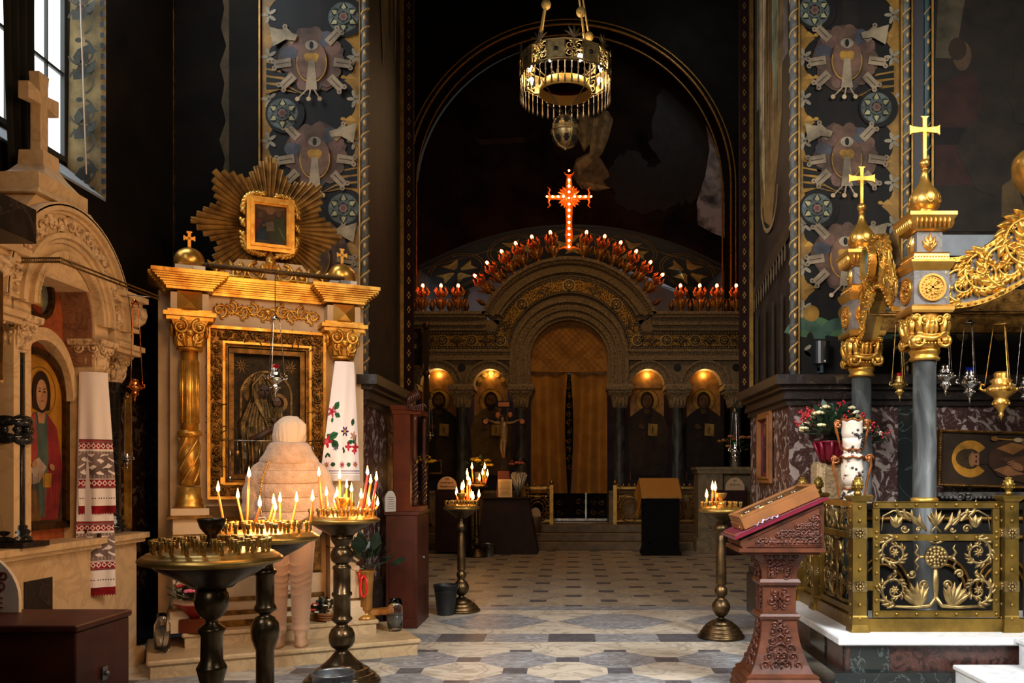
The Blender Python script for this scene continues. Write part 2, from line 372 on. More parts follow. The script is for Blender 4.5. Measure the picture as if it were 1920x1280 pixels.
# cream field with three large grey lozenges, between the piers
def loz(cx,cy,a,b,mi):
    m.i=mi; m.add([(cx-a,cy,0),(cx-a*.35,cy-b,0),(cx+a*.35,cy-b,0),(cx+a,cy,0),(cx+a*.35,cy+b,0),(cx-a*.35,cy+b,0)],[(0,1,2,3,4,5)])
fl(X0,X1,7.7,8.9,0,-.001)
for cx in (-3.9,-2.3,-.75,.42,1.6,3.1,4.4): loz(cx,8.2,.55,.42,1)
fl(X0,X1,8.9,9.15,1)
field(9.15,17.2,.395,.02,9.55,0,4,5)
fl(-9,9,-5,22.6,3,-.012)
struct(m,'floor',[T_W,T_G,T_D,DARKC,marble('tile_warm_grey','#958b79','#7d7466',4,.08,('#a1967f',6,.5,.62),.4),marble('tile_warm_cream','#a59982','#8b806c',3,.05,('#968a74',5,.5,.64),.42)])
# ------------------------------------------------------------------ plain walls and ceiling
WD=mat('fresco_ground_dark','#17130d',0,.8,(2.2,'#0b0906',.3,.65),(12,.3,.006),spec=.08)
WDB=mat('fresco_brown','#261c12',0,.8,(1.4,'#100c08',.32,.66),(14,.35,.006),spec=.1)
WDW=mat('fresco_worn','#2c251c',0,.7,(3.5,'#14110e',.36,.58),(16,.4,.006),spec=.12)
GREYP=mat('plaster_grey','#77787c',0,.8,(2,'#5a5b5e',.35,.65))
m=MB(); 
ZT=9.5
# left wall X=-3.6 with a window opening Y 5.35..6.65, z 3.52..7.2
m.box(-4.6,-3.6,-4.5,5.35,0,ZT); m.box(-4.6,-3.6,6.65,7.8,0,ZT); m.box(-4.6,-3.6,5.35,6.65,0,3.5); m.box(-4.6,-3.6,5.35,6.65,7.2,ZT)
struct(m,'wall_left',[WDB])
m=MB(); m.add([(-4.02,5.36,3.50),(-3.6,5.36,3.5),(-3.6,6.64,3.5),(-4.02,6.64,3.5),(-4.02,5.36,3.86),(-3.6,5.36,3.52),(-3.6,6.64,3.52),(-4.02,6.64,3.86)],[(0,3,2,1),(4,5,6,7),(0,1,5,4),(1,2,6,5),(2,3,7,6),(3,0,4,7)])
struct(m,'trim_1',[mat('sill_plaster','#9aa0a6',0,.7,(6,'#84898d',.35,.65))])
# window: frame, glazing bars, panes
wn=MB(); wn.box(-3.96,-3.9,5.36,5.42,3.80,7.2); wn.box(-3.96,-3.9,6.61,6.64,3.80,7.2); wn.box(-3.96,-3.9,5.42,6.61,3.80,3.84); wn.box(-3.96,-3.9,5.42,6.61,7.14,7.2)
wn.box(-3.95,-3.91,6.405,6.42,3.84,7.14); wn.box(-3.95,-3.91,5.95,5.97,3.84,7.14); wn.box(-3.95,-3.91,6.18,6.195,3.84,7.14)
for z in (4.46,5.1,5.8,6.5): wn.box(-3.95,-3.91,5.42,6.61,z,z+.025)
w=struct(wn,'window_1',[mat('window_frame_paint','#24221f',0,.5)])
g=MB(); g.box(-3.937,-3.933,5.42,6.61,3.84,7.14)
pn=g.build('pane',[mat('window_glass_daylit','#e8f0f0',0,.4,(1.2,'#b9c6c6',.35,.65),emit=('#dfeaec',3.2))],w,world=True,kind='structure')
# left reveal of that window: painted plant scroll on a cream ground, with a chequered border
a=Art(wallframe(-3.6,6.648,3.5)); 
CR=P('#a08a5e'); DK=P('#3a3226'); GB=P('#3e3f38')
a.poly([(-.4,0.05),(0,0.02),(0,3.7),(-.4,3.7)],P('#2a241a'))
a.poly([(-.30,0.1),(-.035,0.05),(-.035,3.7),(-.24,3.7)],P('#8d7850'))
a.poly([(-.035,0.03),(0,0.02),(0,3.7),(-.035,3.7)],P('#8a6a3a'))
for k in range(46): a.poly([(-.033,.06+k*.08),(-.002,.06+k*.08),(-.002,.10+k*.08),(-.033,.10+k*.08)],P('#39404a'))
for k in range(16):
    z=.22+k*.225; d=1 if k%2 else -1
    a.ring(-.15,z,.085,.105,P('#4b4330'),20,-1.2*d,2.8*d)
    for q in range(3):
        an=d*(.5+q*.8)+.4; x0,z0=-.15+.02*d,z+.02
        L=.19-.03*q; ca,sa=math.cos(an),math.sin(an)
        a.poly([(x0,z0),(x0+L*.45*ca-.05*sa,z0+L*.45*sa+.05*ca),(x0+L*ca*.8,z0+L*sa),(x0+L*.5*ca+.03*sa,z0+L*.5*sa-.03*ca)],DK if q%2 else GB)
    a.ell(-.12-.04*d,z-.14,.028,.02,GB,8)
a.put('trim_2',kind='structure')
m=MB(); m.i=0; m.box(-3.62,-3.555,3.2,7.8,.46,1.98); m.i=1; m.box(-3.62,-3.53,3.2,7.8,0,.46)
for dz0,dz1,o in ((0,.05,.03),(.05,.10,.06),(.10,.17,.09),(.17,.25,.14)): m.box(-3.62,-3.555+o,3.2,7.8,1.98+dz0,1.98+dz1)
m.build('wall_left_base',[ROSSO,DARKC],None,kind='structure')
m=MB(); m.i=0; m.box(-3.555,-2.95,7.72,7.82,.46,1.98); m.i=1; m.box(-3.55,-2.95,7.70,7.82,0,.46)
for dz0,dz1,o in ((0,.05,.03),(.05,.10,.06),(.10,.17,.09),(.17,.25,.14)): m.box(-3.5,-2.95,7.72-o,7.82,1.98+dz0,1.98+dz1)
m.build('wall_front_left_base',[ROSSO,DARKC],None,kind='structure')
# end wall left of the left pier, faces the camera
m=MB(); m.box(-4.6,-2.95,7.8,8.3,0,ZT); struct(m,'wall_front_left',[WD])
m=MB(); m.box(2.9,6.4,7.45,8.3,0,ZT); struct(m,'wall_front_right',[WDW])
m=MB(); m.box(6.0,6.4,-4.5,7.45,0,ZT); struct(m,'wall_right',[WDB])
m=MB(); m.box(-5.6,-5.2,8.3,18,0,13); struct(m,'wall_crossing_left',[WDB])
m=MB(); m.box(5.2,5.6,8.3,18,0,13); struct(m,'wall_crossing_right',[WDB])
m=MB(); m.box(-5.6,5.6,-4.5,8.9,ZT,ZT+.3); m.box(-5.6,5.6,8.9,22.5,13,13.3); m.box(-5.6,5.6,8.9,9.2,ZT,13); struct(m,'ceiling',[WD])
# ------------------------------------------------------------------ the two painted piers
def dado(name,x0,x1,y0,y1,zc=1.98,pm=ROSSO,base=True):
    m=MB(); m.i=0; m.box(x0+.0,x1,y0,y1,.42,zc)
    if base: m.i=1; m.box(x0-.04,x1+.04,y0-.04,y1,0,.40); m.box(x0-.02,x1+.02,y0-.02,y1,.40,.46)
    m.i=1
    for dz0,dz1,o in ((0,.05,.03),(.05,.09,.06),(.09,.13,.05),(.13,.17,.09),(.17,.25,.14)):
        m.box(x0-o,x1+o,y0-o,y1,zc+dz0,zc+dz1)
    return m.build(name,[pm,DARKC],None,kind='structure')
dado('wall_pier_right_base',1.84,2.93,7.28,8.85); dado('wall_pier_left_base',-2.95,-1.76,7.28,8.85)
dado('wall_front_right_base',3.08,5.9,7.33,7.5)
# dark strip of green marble between panels on the right dado
m=MB()
for x0,x1 in ((2.18,2.42),(2.76,2.90)): m.box(x0,x1,7.262,7.30,.46,1.98)
m.build('trim_3',[DARKM],None,kind='structure')
m=MB(); m.box(1.9,2.9,7.4,8.9,2.2,ZT); struct(m,'wall_pier_right',[WD])
m=MB(); m.box(-2.95,-1.78,7.4,8.9,2.2,ZT); struct(m,'wall_pier_left',[WD])
def rosette(a,x,z,r):
    a.ell(x+.02,z,r*1.28,r*1.28,P('#14120f'),24); a.ell(x,z,r,r,P('#4e5551'),28)
    for k in range(8):
        t=2*PI*k/8+PI/8
        a.ring(x,z,r*.62,r*.95,P('#5f6763') if k%2 else P('#565e58'),6,t-.3,t+.3)
    for k in range(6):
        t=2*PI*k/6+PI/2; c,s_=math.cos(t),math.sin(t)
        a.poly([(x+c*r*.95,z+s_*r*.95),(x+c*r*.6-s_*r*.17,z+s_*r*.6+c*r*.17),(x+c*r*.5,z+s_*r*.5),(x+c*r*.6+s_*r*.17,z+s_*r*.6-c*r*.17)],P('#a19b70'))
        for q in (-1,1): a.bar(x+c*r*.97,z+s_*r*.97,x+c*r*.58-q*s_*r*.24,z+s_*r*.58+q*c*r*.24,r*.03,P('#15130f'),r*.1)
    a.ell(x,z,r*.48,r*.48,P('#4c5751'),20); a.ell(x,z,r*.38,r*.38,P('#1b1a17'),6,.5); a.ell(x,z,r*.3,r*.3,P('#75564a'),6)
    a.ell(x,z,r*.16,r*.16,P('#5a4038'),6)
def seraph(a,x,z,f,sd):
    """cloud-and-wing motif with an eye-like centre and pale scrolls"""
    BR=P('#4e3b2f');BR2=P('#5e4739');PK=P('#6a4f43');BL=P('#494a50')
    a.blob(x,z,.27,.28,BR,sd,22,.13)
    rr=random.Random(sd)
    for k in range(13):
        t=2*PI*k/13; a.ell(x+.2*math.cos(t),z+.21*math.sin(t),.075,.06,(BR2,PK,BL,BR2)[k%4],12,t)
    CR=P('#8e7d64'); CD=P('#4a3a2a')
    for t,l in ((2.35,.36),(.75,.36) if f>0 else (.8,.34),(3.3,.33),(-.15,.34),(3.9,.36),(-.8,.37)):
        c,s_=math.cos(t),math.sin(t); a.bar(x+c*(l-.15),z+s_*(l-.15),x+c*l,z+s_*l,.075,CR,.07)
        a.bar(x+c*(l-.13),z+s_*(l-.13),x+c*(l-.02),z+s_*(l-.02),.008,CD)
        for q in (-1,1): a.ell(x+c*l-q*s_*.03,z+s_*l+q*c*.03,.022,.022,CR,10); a.ell(x+c*l-q*s_*.03,z+s_*l+q*c*.03,.008,.008,CD,8)
    a.poly([(x+f*.12,z+.2),(x+f*.36,z+.27),(x+f*.33,z+.1),(x+f*.22,z+.16),(x+f*.14,z+.15)],P('#948468'))
    a.ell(x,z-.02,.13,.17,P('#6e5240'),20); a.ring(x,z-.04,.122,.132,P('#a67c34'),24,PI*.9,2.1*PI,1.3)
    a.ell(x,z-.0,.06,.045,P('#9b7228'),12); a.ell(x-.03,z+.015,.035,.03,P('#a87d30'),10); a.ell(x+.03,z+.015,.035,.03,P('#a87d30'),10)
    a.ell(x,z+.11,.055,.042,P('#9c8f78'),18); a.ell(x,z+.11,.018,.034,P('#1a1512'),12)
    a.poly([(x-.025,z-.02),(x+.025,z-.02),(x+.05,z-.27),(x-.05,z-.27)],P('#94846a'))
    for q in (-1,-.2,.6): 
        a.bar(x+q*.03,z-.26,x+q*.11,z-.34,.012,P('#94846a')); a.ell(x+q*.12,z-.35,.02,.02,P('#b59c78'),10)
def fan(a,x,z,d):
    a.poly([(x,z+.24),(x,z-.06),(x-d*.12,z-.02),(x-d*.34,z-.06),(x-d*.16,z+.16)],P('#8f6a2a'))
    for k in range(4):
        z0=z+.19-k*.062
        a.poly([(x-d*.01,z0+.025),(x-d*.01,z0-.022),(x-d*.16,z0-.05+.012*k),(x-d*.33,z-.05-.004*k),(x-d*.2,z0-.015+.004*k)],P('#141210'))
def pierart(x0,y,x1,z0,z1,ros,ser,fans,name,gside):
    W=x1-x0; a=Art(wallframe(x0,y,0),.0004)
    G=P('#8a6526',.45); G2=P('#a27a30',.45); BK=P('#11100d'); PET=P('#8f8570')
    a.poly([(0,z0),(W,z0),(W,z1),(0,z1)],BK)
    a.poly([(W*.2,z0),(W*.8,z0),(W*.8,z1),(W*.2,z1)],P('#15120f'))
    def band(xb,d):
        a.k=4
        # gold edging with a scalloped inner side
        pts=[(xb,z1),(xb,z0)]
        n=int((z1-z0)/.36)
        for k in range(n):
            z=z0+k*.36
            for t in range(8):
                pts.append((xb+d*(.055+.10*(1-math.sin(PI*t/8))**1.6),z+.36*t/8))
        pts.append((xb+d*.06,z1)); a.poly(pts,G)
        for k in range(n):
            z=z0+k*.36+.06; a.k=6
            a.ell(xb+d*.165,z-.03,.022,.016,G2,8); 
            a.poly([(xb+d*.05,z-.05),(xb+d*.16,z-.045),(xb+d*.10,z+.0)],G2)
            zz=z+.14; xx=xb+d*.06
            a.ell(xx,zz,.018,.018,P('#3a2d18'),8)
            for t in range(5):
                an=PI/2+t*2*PI/5+.3; a.ell(xx+.038*math.cos(an),zz+.045*math.sin(an),.036,.016,PET,8,an)
    band(0,1); band(W,-1)
    for k in range(6):
        a.k=3; zz=z0+.3+k*1.35; a.poly([(W*.45,zz),(W*.52,zz-.35),(W*.6,zz),(W*.58,zz+.4),(W*.5,zz+.6),(W*.42,zz+.4)],P('#1c1712'))
    for x,z,d in fans: a.k=22; fan(a,x,z,d)
    for x,z,r in ros: a.k=34; rosette(a,x,z,r)
    for x,z,f,s in ser: a.k=22; seraph(a,x,z,f,s)
    a.k=12
    if gside:   # green leaf plinth painted at the foot
        a.poly([(0,z0),(W,z0),(W,z0+.55),(0,z0+.42)],P('#14120f'))
        for xx in (.12,.42,.7,.95):
            a.ring(xx+.04,z0+.30,.08,.19,P('#44603e'),14,PI*.1,PI*.95); a.ring(xx-.06,z0+.30,.08,.18,P('#385040'),14,0,PI*.9); a.ell(xx,z0+.52,.07,.07,P('#8a6526'),16)
    return a.put(name,kind='structure')
def zz(py,Y): return EYE-(py-VY)*Y/FOC
def xx(px,Y): return (px-VX)*Y/FOC
Y=7.385; RX0=1.935; RX1=2.815
f=lambda px,py:(xx(px,Y)-RX0,zz(py,Y))
pierart(RX0,Y,RX1,2.26,8.2,[(*f(1526,22),.132),(*f(1642,203),.132),(*f(1531,392),.132),(.72,zz(-170,Y),.132)],
  [(*f(1586,108),1,3),(*f(1586,292),-1,4),(*f(1583,478),1,5),(.42,zz(-80,Y),-1,8)],[(RX1-RX0-.04,zz(170,Y),1),(.04,zz(350,Y),-1)],'trim_4',True)
LX0=-2.66; LX1=-1.80
f=lambda px,py:(xx(px,Y)-LX0,zz(py,Y))
pierart(LX0,Y,LX1,2.26,8.2,[(*f(645,34),.132),(*f(531,214),.132),(*f(645,392),.132),(.15,zz(-150,Y),.132)],
  [(*f(586,112),-1,13),(*f(592,292),1,14),(*f(592,478),1,15)],[(LX1-LX0-.03,zz(350,Y),1),(.03,zz(165,Y),-1)],'trim_5',False)
# painted scroll columns and gilt rods along the pier edges
ROPEB=mat('rope_moulding_blue','#64635c',0,.6,(20,'#4c4c48',.4,.6),spec=.2); ROPEC=mat('rope_moulding_cream','#a5824a',.1,.4)
NAVY=mat('recess_navy','#15151e',0,.5); TEAL=mat('colonnette_teal','#1f3a3c',0,.5)
def twist(name,x,y,z0,z1,r=.032,pitch=.15,mc=ROPEB,ms=ROPEC,gr=.0,th=.45):
    m=MB(); m.i=0; m.lathe([(r,z0),(r,z1)],14,(x,y,0)); m.i=1
    n=int((z1-z0)/pitch*12); pts=[(x+(r+.001)*math.cos(2*PI*k/12),y+(r+.001)*math.sin(2*PI*k/12),z0+(z1-z0)*k/n) for k in range(n+1)]
    m.tube(pts,r*th*.6,6)
    nb=int((z1-z0)/pitch)
    for k in range(nb): m.sph((x+r*.15,y-r*.95,z0+pitch*(k+.42)),r*.42,8,6,(1,.6,1.9))
    return m.build(name,[mc,ms],None,kind='structure')
def rods(name,lst,z0,z1,mm=None):
    m=MB()
    for x,y,w in lst: m.box(x-w/2,x+w/2,y-.02,y+.02,z0,z1)
    return m.build(name,[mm or GOLDD],None,kind='structure')
BZ=mat('gilt_rod','#8f6a2e',.7,.45,(12,'#6d4f20',.35,.6))
twist('trim_6',1.905,7.38,2.24,8.4); twist('trim_7',2.865,7.375,2.24,8.4)
rods('trim_8',[(1.945,7.375,.014),(2.825,7.375,.014),(2.915,7.38,.012),(3.115,7.44,.018)],2.24,8.4,BZ)
m=MB(); m.box(2.925,3.03,7.40,7.45,2.24,8.4); m.build('trim_9',[NAVY],None,kind='structure')
twist('trim_10',3.065,7.43,2.24,8.4,.03,.2,TEAL,ROPEC,th=.28)
twist('trim_11',-1.775,7.38,2.24,8.4)
twist('trim_12',-2.92,7.77,2.24,8.4,.03,.2,TEAL,mat('rope_dull','#5a4524',.3,.5)); twist('trim_13',-2.72,7.5,2.24,8.4,.03,.2,TEAL,mat('rope_dull','#5a4524',.3,.5))
rods('trim_14',[(-2.86,7.74,.016),(-2.99,7.78,.012),(-2.78,7.5,.014),(-2.675,7.38,.014),(-1.815,7.375,.012)],2.24,8.4,BZ)
# left jagged painted border on the dark end wall
a=Art(wallframe(-3.12,7.795,0)); pts=[(.1,2.3),(.1,8)]
for k in range(34): pts.append((-.02-.045*(k%2)+.01*math.sin(k*1.7),8-.17*k))
a.poly(pts,P('#54401f')); a.put('trim_15',kind='structure')
m=MB(); m.box(-3.615,-3.595,7.765,7.80,2.2,8); m.build('trim_16',[GOLDD],None,kind='structure')
# inner face of the right pier: standing figure in pale robes, painted
def depthwall(x,y0,face=1): # plane X=x; local x axis runs along +Y for face<0 (normal -X)
    return Matrix.Translation((x,y0,0))@Matrix.Rotation(-PI/2 if face<0 else PI/2,4,'Z')
a=Art(depthwall(1.895,8.9,-1),.001)     # local x runs towards the camera (-Y)
W=1.47
a.poly([(0,2.25),(W,2.25),(W,8),(0,8)],P('#2a2620'))
a.poly([(.1,5.1),(W-.1,5.1),(W-.1,8),(.1,8)],P('#6d625a'))
a.poly([(.18,5.6),(.3,3.95),(.75,3.75),(1.15,4.6),(1.2,6),(1.1,8),(.3,8)],P('#7d6238'))
a.poly([(.22,8),(.26,4.9),(.4,4.7),(.52,6),(.48,8)],P('#b8a67e'))
a.poly([(.5,8),(.55,5.2),(.68,4.3),(.8,5.4),(.78,7),(.9,8)],P('#6a4b2c'))
a.poly([(.8,8),(.78,5.3),(.98,4.7),(1.08,6.4),(1.05,8)],P('#7f8468'))
a.poly([(.34,5.6),(.36,4.4),(.5,4.1),(.46,5.6)],P('#b5a47c'))
for k in range(9): a.bar(.28+k*.1,4.5+.1*(k%3),.3+k*.095,7.6,.012,P('#463320') if k%2 else P('#9a8a66'))
a.ring(.72,4.05,.30,.345,P('#8a7550'),16,PI,2*PI)
a.poly([(0,3.2),(W,3.45),(W,3.6),(0,3.32)],P('#3a2f20'))
for k in range(13): a.ell(.06+k*.11,3.14+.017*k,.028,.085,P('#75664c'),8)
for k in range(4): a.poly([(.2+k*.34,2.3),(.32+k*.34,2.3),(.3+k*.34,3.0),(.22+k*.34,3.0)],P('#38322a'))
a.put('trim_17',kind='structure')
a=Art(depthwall(-1.775,7.43,1),.001)
a.poly([(0,2.25),(1.45,2.25),(1.45,8),(0,8)],P('#2f2416'))
for k in range(7):
    a.poly([(.1+k*.2,8),(.16+k*.2,6.4-.2*k%1.1),(.24+k*.2,5.6+.2*(k%3)),(.28+k*.2,8)],P('#6b5128' if k%2 else '#4a3a20'))
a.poly([(.3,8),(.42,6.3),(.62,5.2),(.85,5.9),(1.1,6.9),(1.2,8)],P('#5a4424'))
a.put('trim_18',kind='structure')
# gilt edge strip with small crosses on the far arris of both piers
for nm,x,d in (('trim_19',1.86,-1),('trim_20',-1.76,1)):
    m=MB(); m.i=0; m.box(x-.02,x+.02,8.90,8.96,2.25,8); m.i=1
    m.box(x+d*.02-.10*(d<0),x+d*.02+.10*(d>0),8.92,8.95,2.25,8); m.i=0
    for k in range(38): m.box(x+d*.07-.018,x+d*.07+.018,8.912,8.92,2.35+k*.15,2.37+k*.15); m.box(x+d*.07-.008,x+d*.07+.008,8.912,8.92,2.325+k*.15,2.395+k*.15)
    m.build(nm,[BZ,mat('strip_maroon','#1c0b07',0,.8,spec=.1)],None,kind='structure')
# big dim painting on the wall right of the pier, and the pale ledge below it
a=Art(wallframe(3.12,7.445,0),.0003)
a.poly([(0,3.5),(2.8,3.5),(2.8,8),(0,8)],P('#231c15')); 
a.poly([(.03,5.0),(.1,6.6),(.28,6.6),(.35,5.9),(.2,5.0)],P('#4a4130'))
a.poly([(.03,3.9),(.03,4.75),(.35,4.9),(.5,4.5),(.55,3.9)],P('#301a13')); a.poly([(.02,4.25),(.3,4.25),(.3,4.4),(.02,4.4)],P('#120f0d'))
a.ell(.26,5.02,.08,.13,P('#4e3b2a'),16); a.ell(.22,5.08,.08,.10,P('#2c2015'),14)
a.poly([(.6,3.75),(.62,4.3),(.8,3.7),(.95,3.62),(.6,3.62)],P('#4c3c22')); a.poly([(1.1,3.65),(1.35,3.9),(1.38,3.7)],P('#55431f'))
a.poly([(1.2,4.7),(1.5,6.6),(2.2,6.9),(2.5,4.6)],P('#271f17'))
for k in range(6): a.blob(.5+k*.4,4.2+.5*(k%3),.25,.35,P('#261e16'),k+30)
a.put('trim_21',kind='structure')
m=MB(); m.box(3.13,5.9,7.40,7.46,3.28,3.46); m.build('trim_22',[mat('ledge_pale_grey','#8d9498',0,.6,(5,'#7b8185',.35,.65))],None,kind='structure')
a=Art(wallframe(3.12,7.446,0)); a.poly([(0,2.24),(2.8,2.24),(2.8,3.26),(0,3.26)],P('#1a1410'))
for k in range(9):
    x=.2+k*.32; a.ell(x,2.75,.14,.12,P('#4a3a1c'),16); a.ell(x,2.70,.10,.10,P('#15120f'),16); a.ell(x+.06,2.6,.05,.05,P('#57441e'),12)
    a.poly([(x-.15,3.1),(x+.15,3.1),(x,2.9)],P('#30261a'))
a.put('trim_23',kind='structure')
# ------------------------------------------------------------------ apse behind the icon screen
AX=-.05; AR=3.42; AZ=7.52
m=MB(); n=40
arcpts=[(AX+AR*math.cos(PI*k/n),AZ+AR*math.sin(PI*k/n)) for k in range(n+1)]
pts=[(5.6,0),(AX+AR,0)]+arcpts+[(AX-AR,0),(-5.6,0),(-5.6,13),(5.6,13)]
m.prism(pts,18.2,19.0)
struct(m,'wall_apse_arch',[WD])
m=MB()
for rr,yy,t in ((AR+.0,18.17,.028),(AR+.10,18.17,.02),(AR-.16,18.3,.02)):
    m.tube([(AX+rr,yy,4.7)]+[(AX+rr*math.cos(PI*k/60),yy,AZ+rr*math.sin(PI*k/60)) for k in range(61)]+[(AX-rr,yy,4.7)],t,8)
m.build('trim_24',[BZ],None,kind='structure')
m=MB()
for r_,yy in ((6.2,10.5),(6.35,10.5),(6.1,10.2)): m.tube([(AX+r_*math.cos(PI*k/60),yy,1.55+r_*math.sin(PI*k/60)) for k in range(12,49)],.012,6)
m.build('trim_25',[mat('gilt_rod_dim','#54401e',.7,.5)],None,kind='structure')
# tympanum with the faded painting, above a segmental arch
SX,SR,SZ=.0,6.9,-.15; Yt=19.0
def seg(Yp,s_,n=30,a=.52): # arc points
    return None
front=[( -3.42+6.84*k/40, 0) for k in range(41)]
def zf(x): return 5.9+1.02*(1-(x/3.5)**2)**.9 if abs(x)<3.5 else 5.9
fz=[(x, 6.0+.95*max(0,1-(x/3.45)**2)) for x,_ in front]
m=MB(); tp=[(AX+AR*math.cos(PI*k/n),AZ+AR*math.sin(PI*k/n)) for k in range(n+1)]
m.prism(fz+[(3.42,AZ)]+[(p[0]+.05,p[1]) for p in tp[1:-1]]+[(-3.42,AZ)],19.0,19.3)
struct(m,'wall_apse_tympanum',[mat('fresco_apse','#21180e',0,.8,(1.1,'#080604',.35,.62),(9,.4,.02),spec=.05)])
a=Art(wallframe(0,18.995,0),.0008)
def tp_(px,py): return (xx(px,19.0),zz(py,19.0))
a.poly([tp_(*q) for q in ((1085,215),(1110,208),(1140,208),(1150,225),(1140,262),(1128,290),(1112,300),(1105,270),(1095,285),(1085,260))],P('#77663c'))
a.poly([tp_(*q) for q in ((1072,330),(1080,298),(1105,286),(1125,295),(1140,320),(1150,352),(1120,358),(1090,354))],P('#6b5b36'))
for q in (((1090,222),(1100,215),(1098,280),(1092,275)),((1115,212),(1124,212),(1112,290),(1104,296)),((1134,212),(1142,220),(1128,280),(1122,276)),((1080,305),(1102,290),(1112,300),(1085,330)),((1085,340),(1118,345),(1146,352),(1100,356))):
    a.poly([tp_(*k) for k in q],P('#948050'))
a.ell(*tp_(1112,190),.3,.36,P('#120d08')); a.ring(*tp_(1112,190),.36,.385,P('#6b5524'),30,PI*1.0,PI*1.75)
for q,(px_,py_,ra,rb) in enumerate(((1260,240,.5,.9),(1290,320,.5,.8),(1240,350,.6,.5),(1310,260,.35,.7),(1200,370,.6,.35))): a.blob(*tp_(px_,py_),ra,rb,P(('#1d160c','#221a0e')[q%2]),q+60,30,.2)
a.blob(*tp_(1180,330),.5,.5,P('#1b140b'),77,30,.2)
a.poly([tp_(*q) for q in ((890,262),(980,258),(985,268),(900,272))],P('#2c2013'))
a.put('trim_26',kind='structure')
# grey window light on the right of the tympanum, painted as a pale patch
PALE=mat('tympanum_light_patch','#8d8b86',0,.6,(3,'#26231f',.36,.56),(16,.6,.02))
a=Art(wallframe(0,18.97,0),.003)
a.poly([tp_(*q) for q in ((1318,205),(1332,215),(1348,260),(1358,320),(1361,400),(1360,447),(1335,437),(1308,422),(1306,380),(1322,330),(1330,280))],PALE)
a.put('trim_27',kind='structure')
# segmental arch soffit with roundels and splayed crosses
BAND=mat('fresco_band','#1a1610',0,.6,(4,'#0e0b08',.35,.6))
Yb=21.4
def fr(t): x=-3.42+6.84*t; return Vector((x,19.0,6.0+.95*max(0,1-(x/3.45)**2)))
def bk(t): x=-2.95+5.95*t; return Vector((x,Yb,5.75+.95*max(0,1-(x/3.1)**2)))
m=MB(); m.i=0; m.grid(lambda u,v: fr(u).lerp(bk(u),v),48,4)
def on(u,v): p=fr(u).lerp(bk(u),v); return (p.x,p.y,p.z-.008)
def rib(u0,v0,u1,v1,w,mi):
    m.i=mi; du,dv=u1-u0,v1-v0; L=math.hypot(du*6,dv*2.4) or 1; nu_,nv_=-dv*2.4/L*w/6,du*6/L*w/2.4
    m.add([on(u0+nu_,v0+nv_),on(u0-nu_,v0-nv_),on(u1-nu_,v1-nv_),on(u1+nu_,v1+nv_)],[(0,1,2,3)])
for cu in (.08,.29,.5,.71,.92):
    for r_,mi in ((.095,1),(.085,1)):
        pr=None
        for k in range(29):
            t=2*PI*k/28; q=(cu+r_*math.cos(t),.48+r_*4.6*math.sin(t)*.9)
            if pr and 0<=q[0]<=1 and 0<=pr[0]<=1: rib(*pr,*q,.012,mi)
            pr=q
    m.i=2
    for k in range(4):
        t=PI/2*k; c,s_=math.cos(t),math.sin(t)
        pp=[]
        for r_,w in ((.014,.006),(.062,.03),(.05,0),(.062,-.03),(.014,-.006)):
            pp.append(on(cu+r_*c-w*s_,.48+(r_*s_+w*c)*4.2))
        if all(-3.4<p[0]<3.4 for p in pp): m.add(pp,[(0,1,2,3,4)])
for v in (.08,.9): rib(0,v,.5,v,.02,1); rib(.5,v,1,v,.02,1)
m.build('trim_28',[BAND,P('#7d6734'),P('#b3924a')],None,kind='structure')
m=MB(); m.box(-3.6,3.6,21.5,21.9,0,8); struct(m,'wall_apse_back',[GREYP])
# side cheeks of the apse
m=MB(); m.box(3.42,3.7,19.3,21.5,0,8); m.box(-3.7,-3.42,19.3,21.5,0,8); struct(m,'wall_apse_side',[GREYP])
m=MB()
for s_ in (-1,1):
    m.i=0; m.tube([(s_*(2.75+.25*t),20.6,3.6+2.2*(1-t*t)) for t in [k/8 for k in range(9)]],.06,8); 
    m.tube([(s_*(2.45+.3*t),20.5,3.6+2.2*(1-t*t)) for t in [k/8 for k in range(9)]],.05,8)
m.build('trim_29',[mat('rib_dark_gilt','#3a3022',.4,.5)],None,kind='structure')
# near left pier: only the corner of its black cornice reaches into view
m=MB(); m.i=0; m.box(-3.5,-2.05,.9,2.6,0,1.98)
for dz0,dz1,o in ((0,.05,.06),(.05,.10,.12),(.10,.16,.16),(.16,.27,.30)): m.box(-3.5,-2.05+o,.9-o,2.6+o*.7,1.98+dz0,1.98+dz1)
m.build('wall_near_pier_left',[DARKC],None,kind='structure')
# ------------------------------------------------------------------ icon screen (iconostasis)
IY=17.5; S=IY/FOC
def I(px,py): return ((px-VX)*S, EYE-(py-VY)*S)
CX=(1067-VX)*S
def rz_(py): return EYE-(py-VY)*S
ic=thing('icon_screen','carved stone icon screen with a round arched doorway and mosaic frieze across the far end','icon screen',(CX,IY,.45))
CZ=rz_(663); SZ_=rz_(672)
def arcp(r,a0=0,a1=PI,n=40,cz=None): return [(CX+r*math.cos(a0+(a1-a0)*k/n),(cz or CZ)+r*math.sin(a0+(a1-a0)*k/n)) for k in range(n+1)]
rd=72*S; XL,XR=I(752,0)[0],I(1400,0)[0]
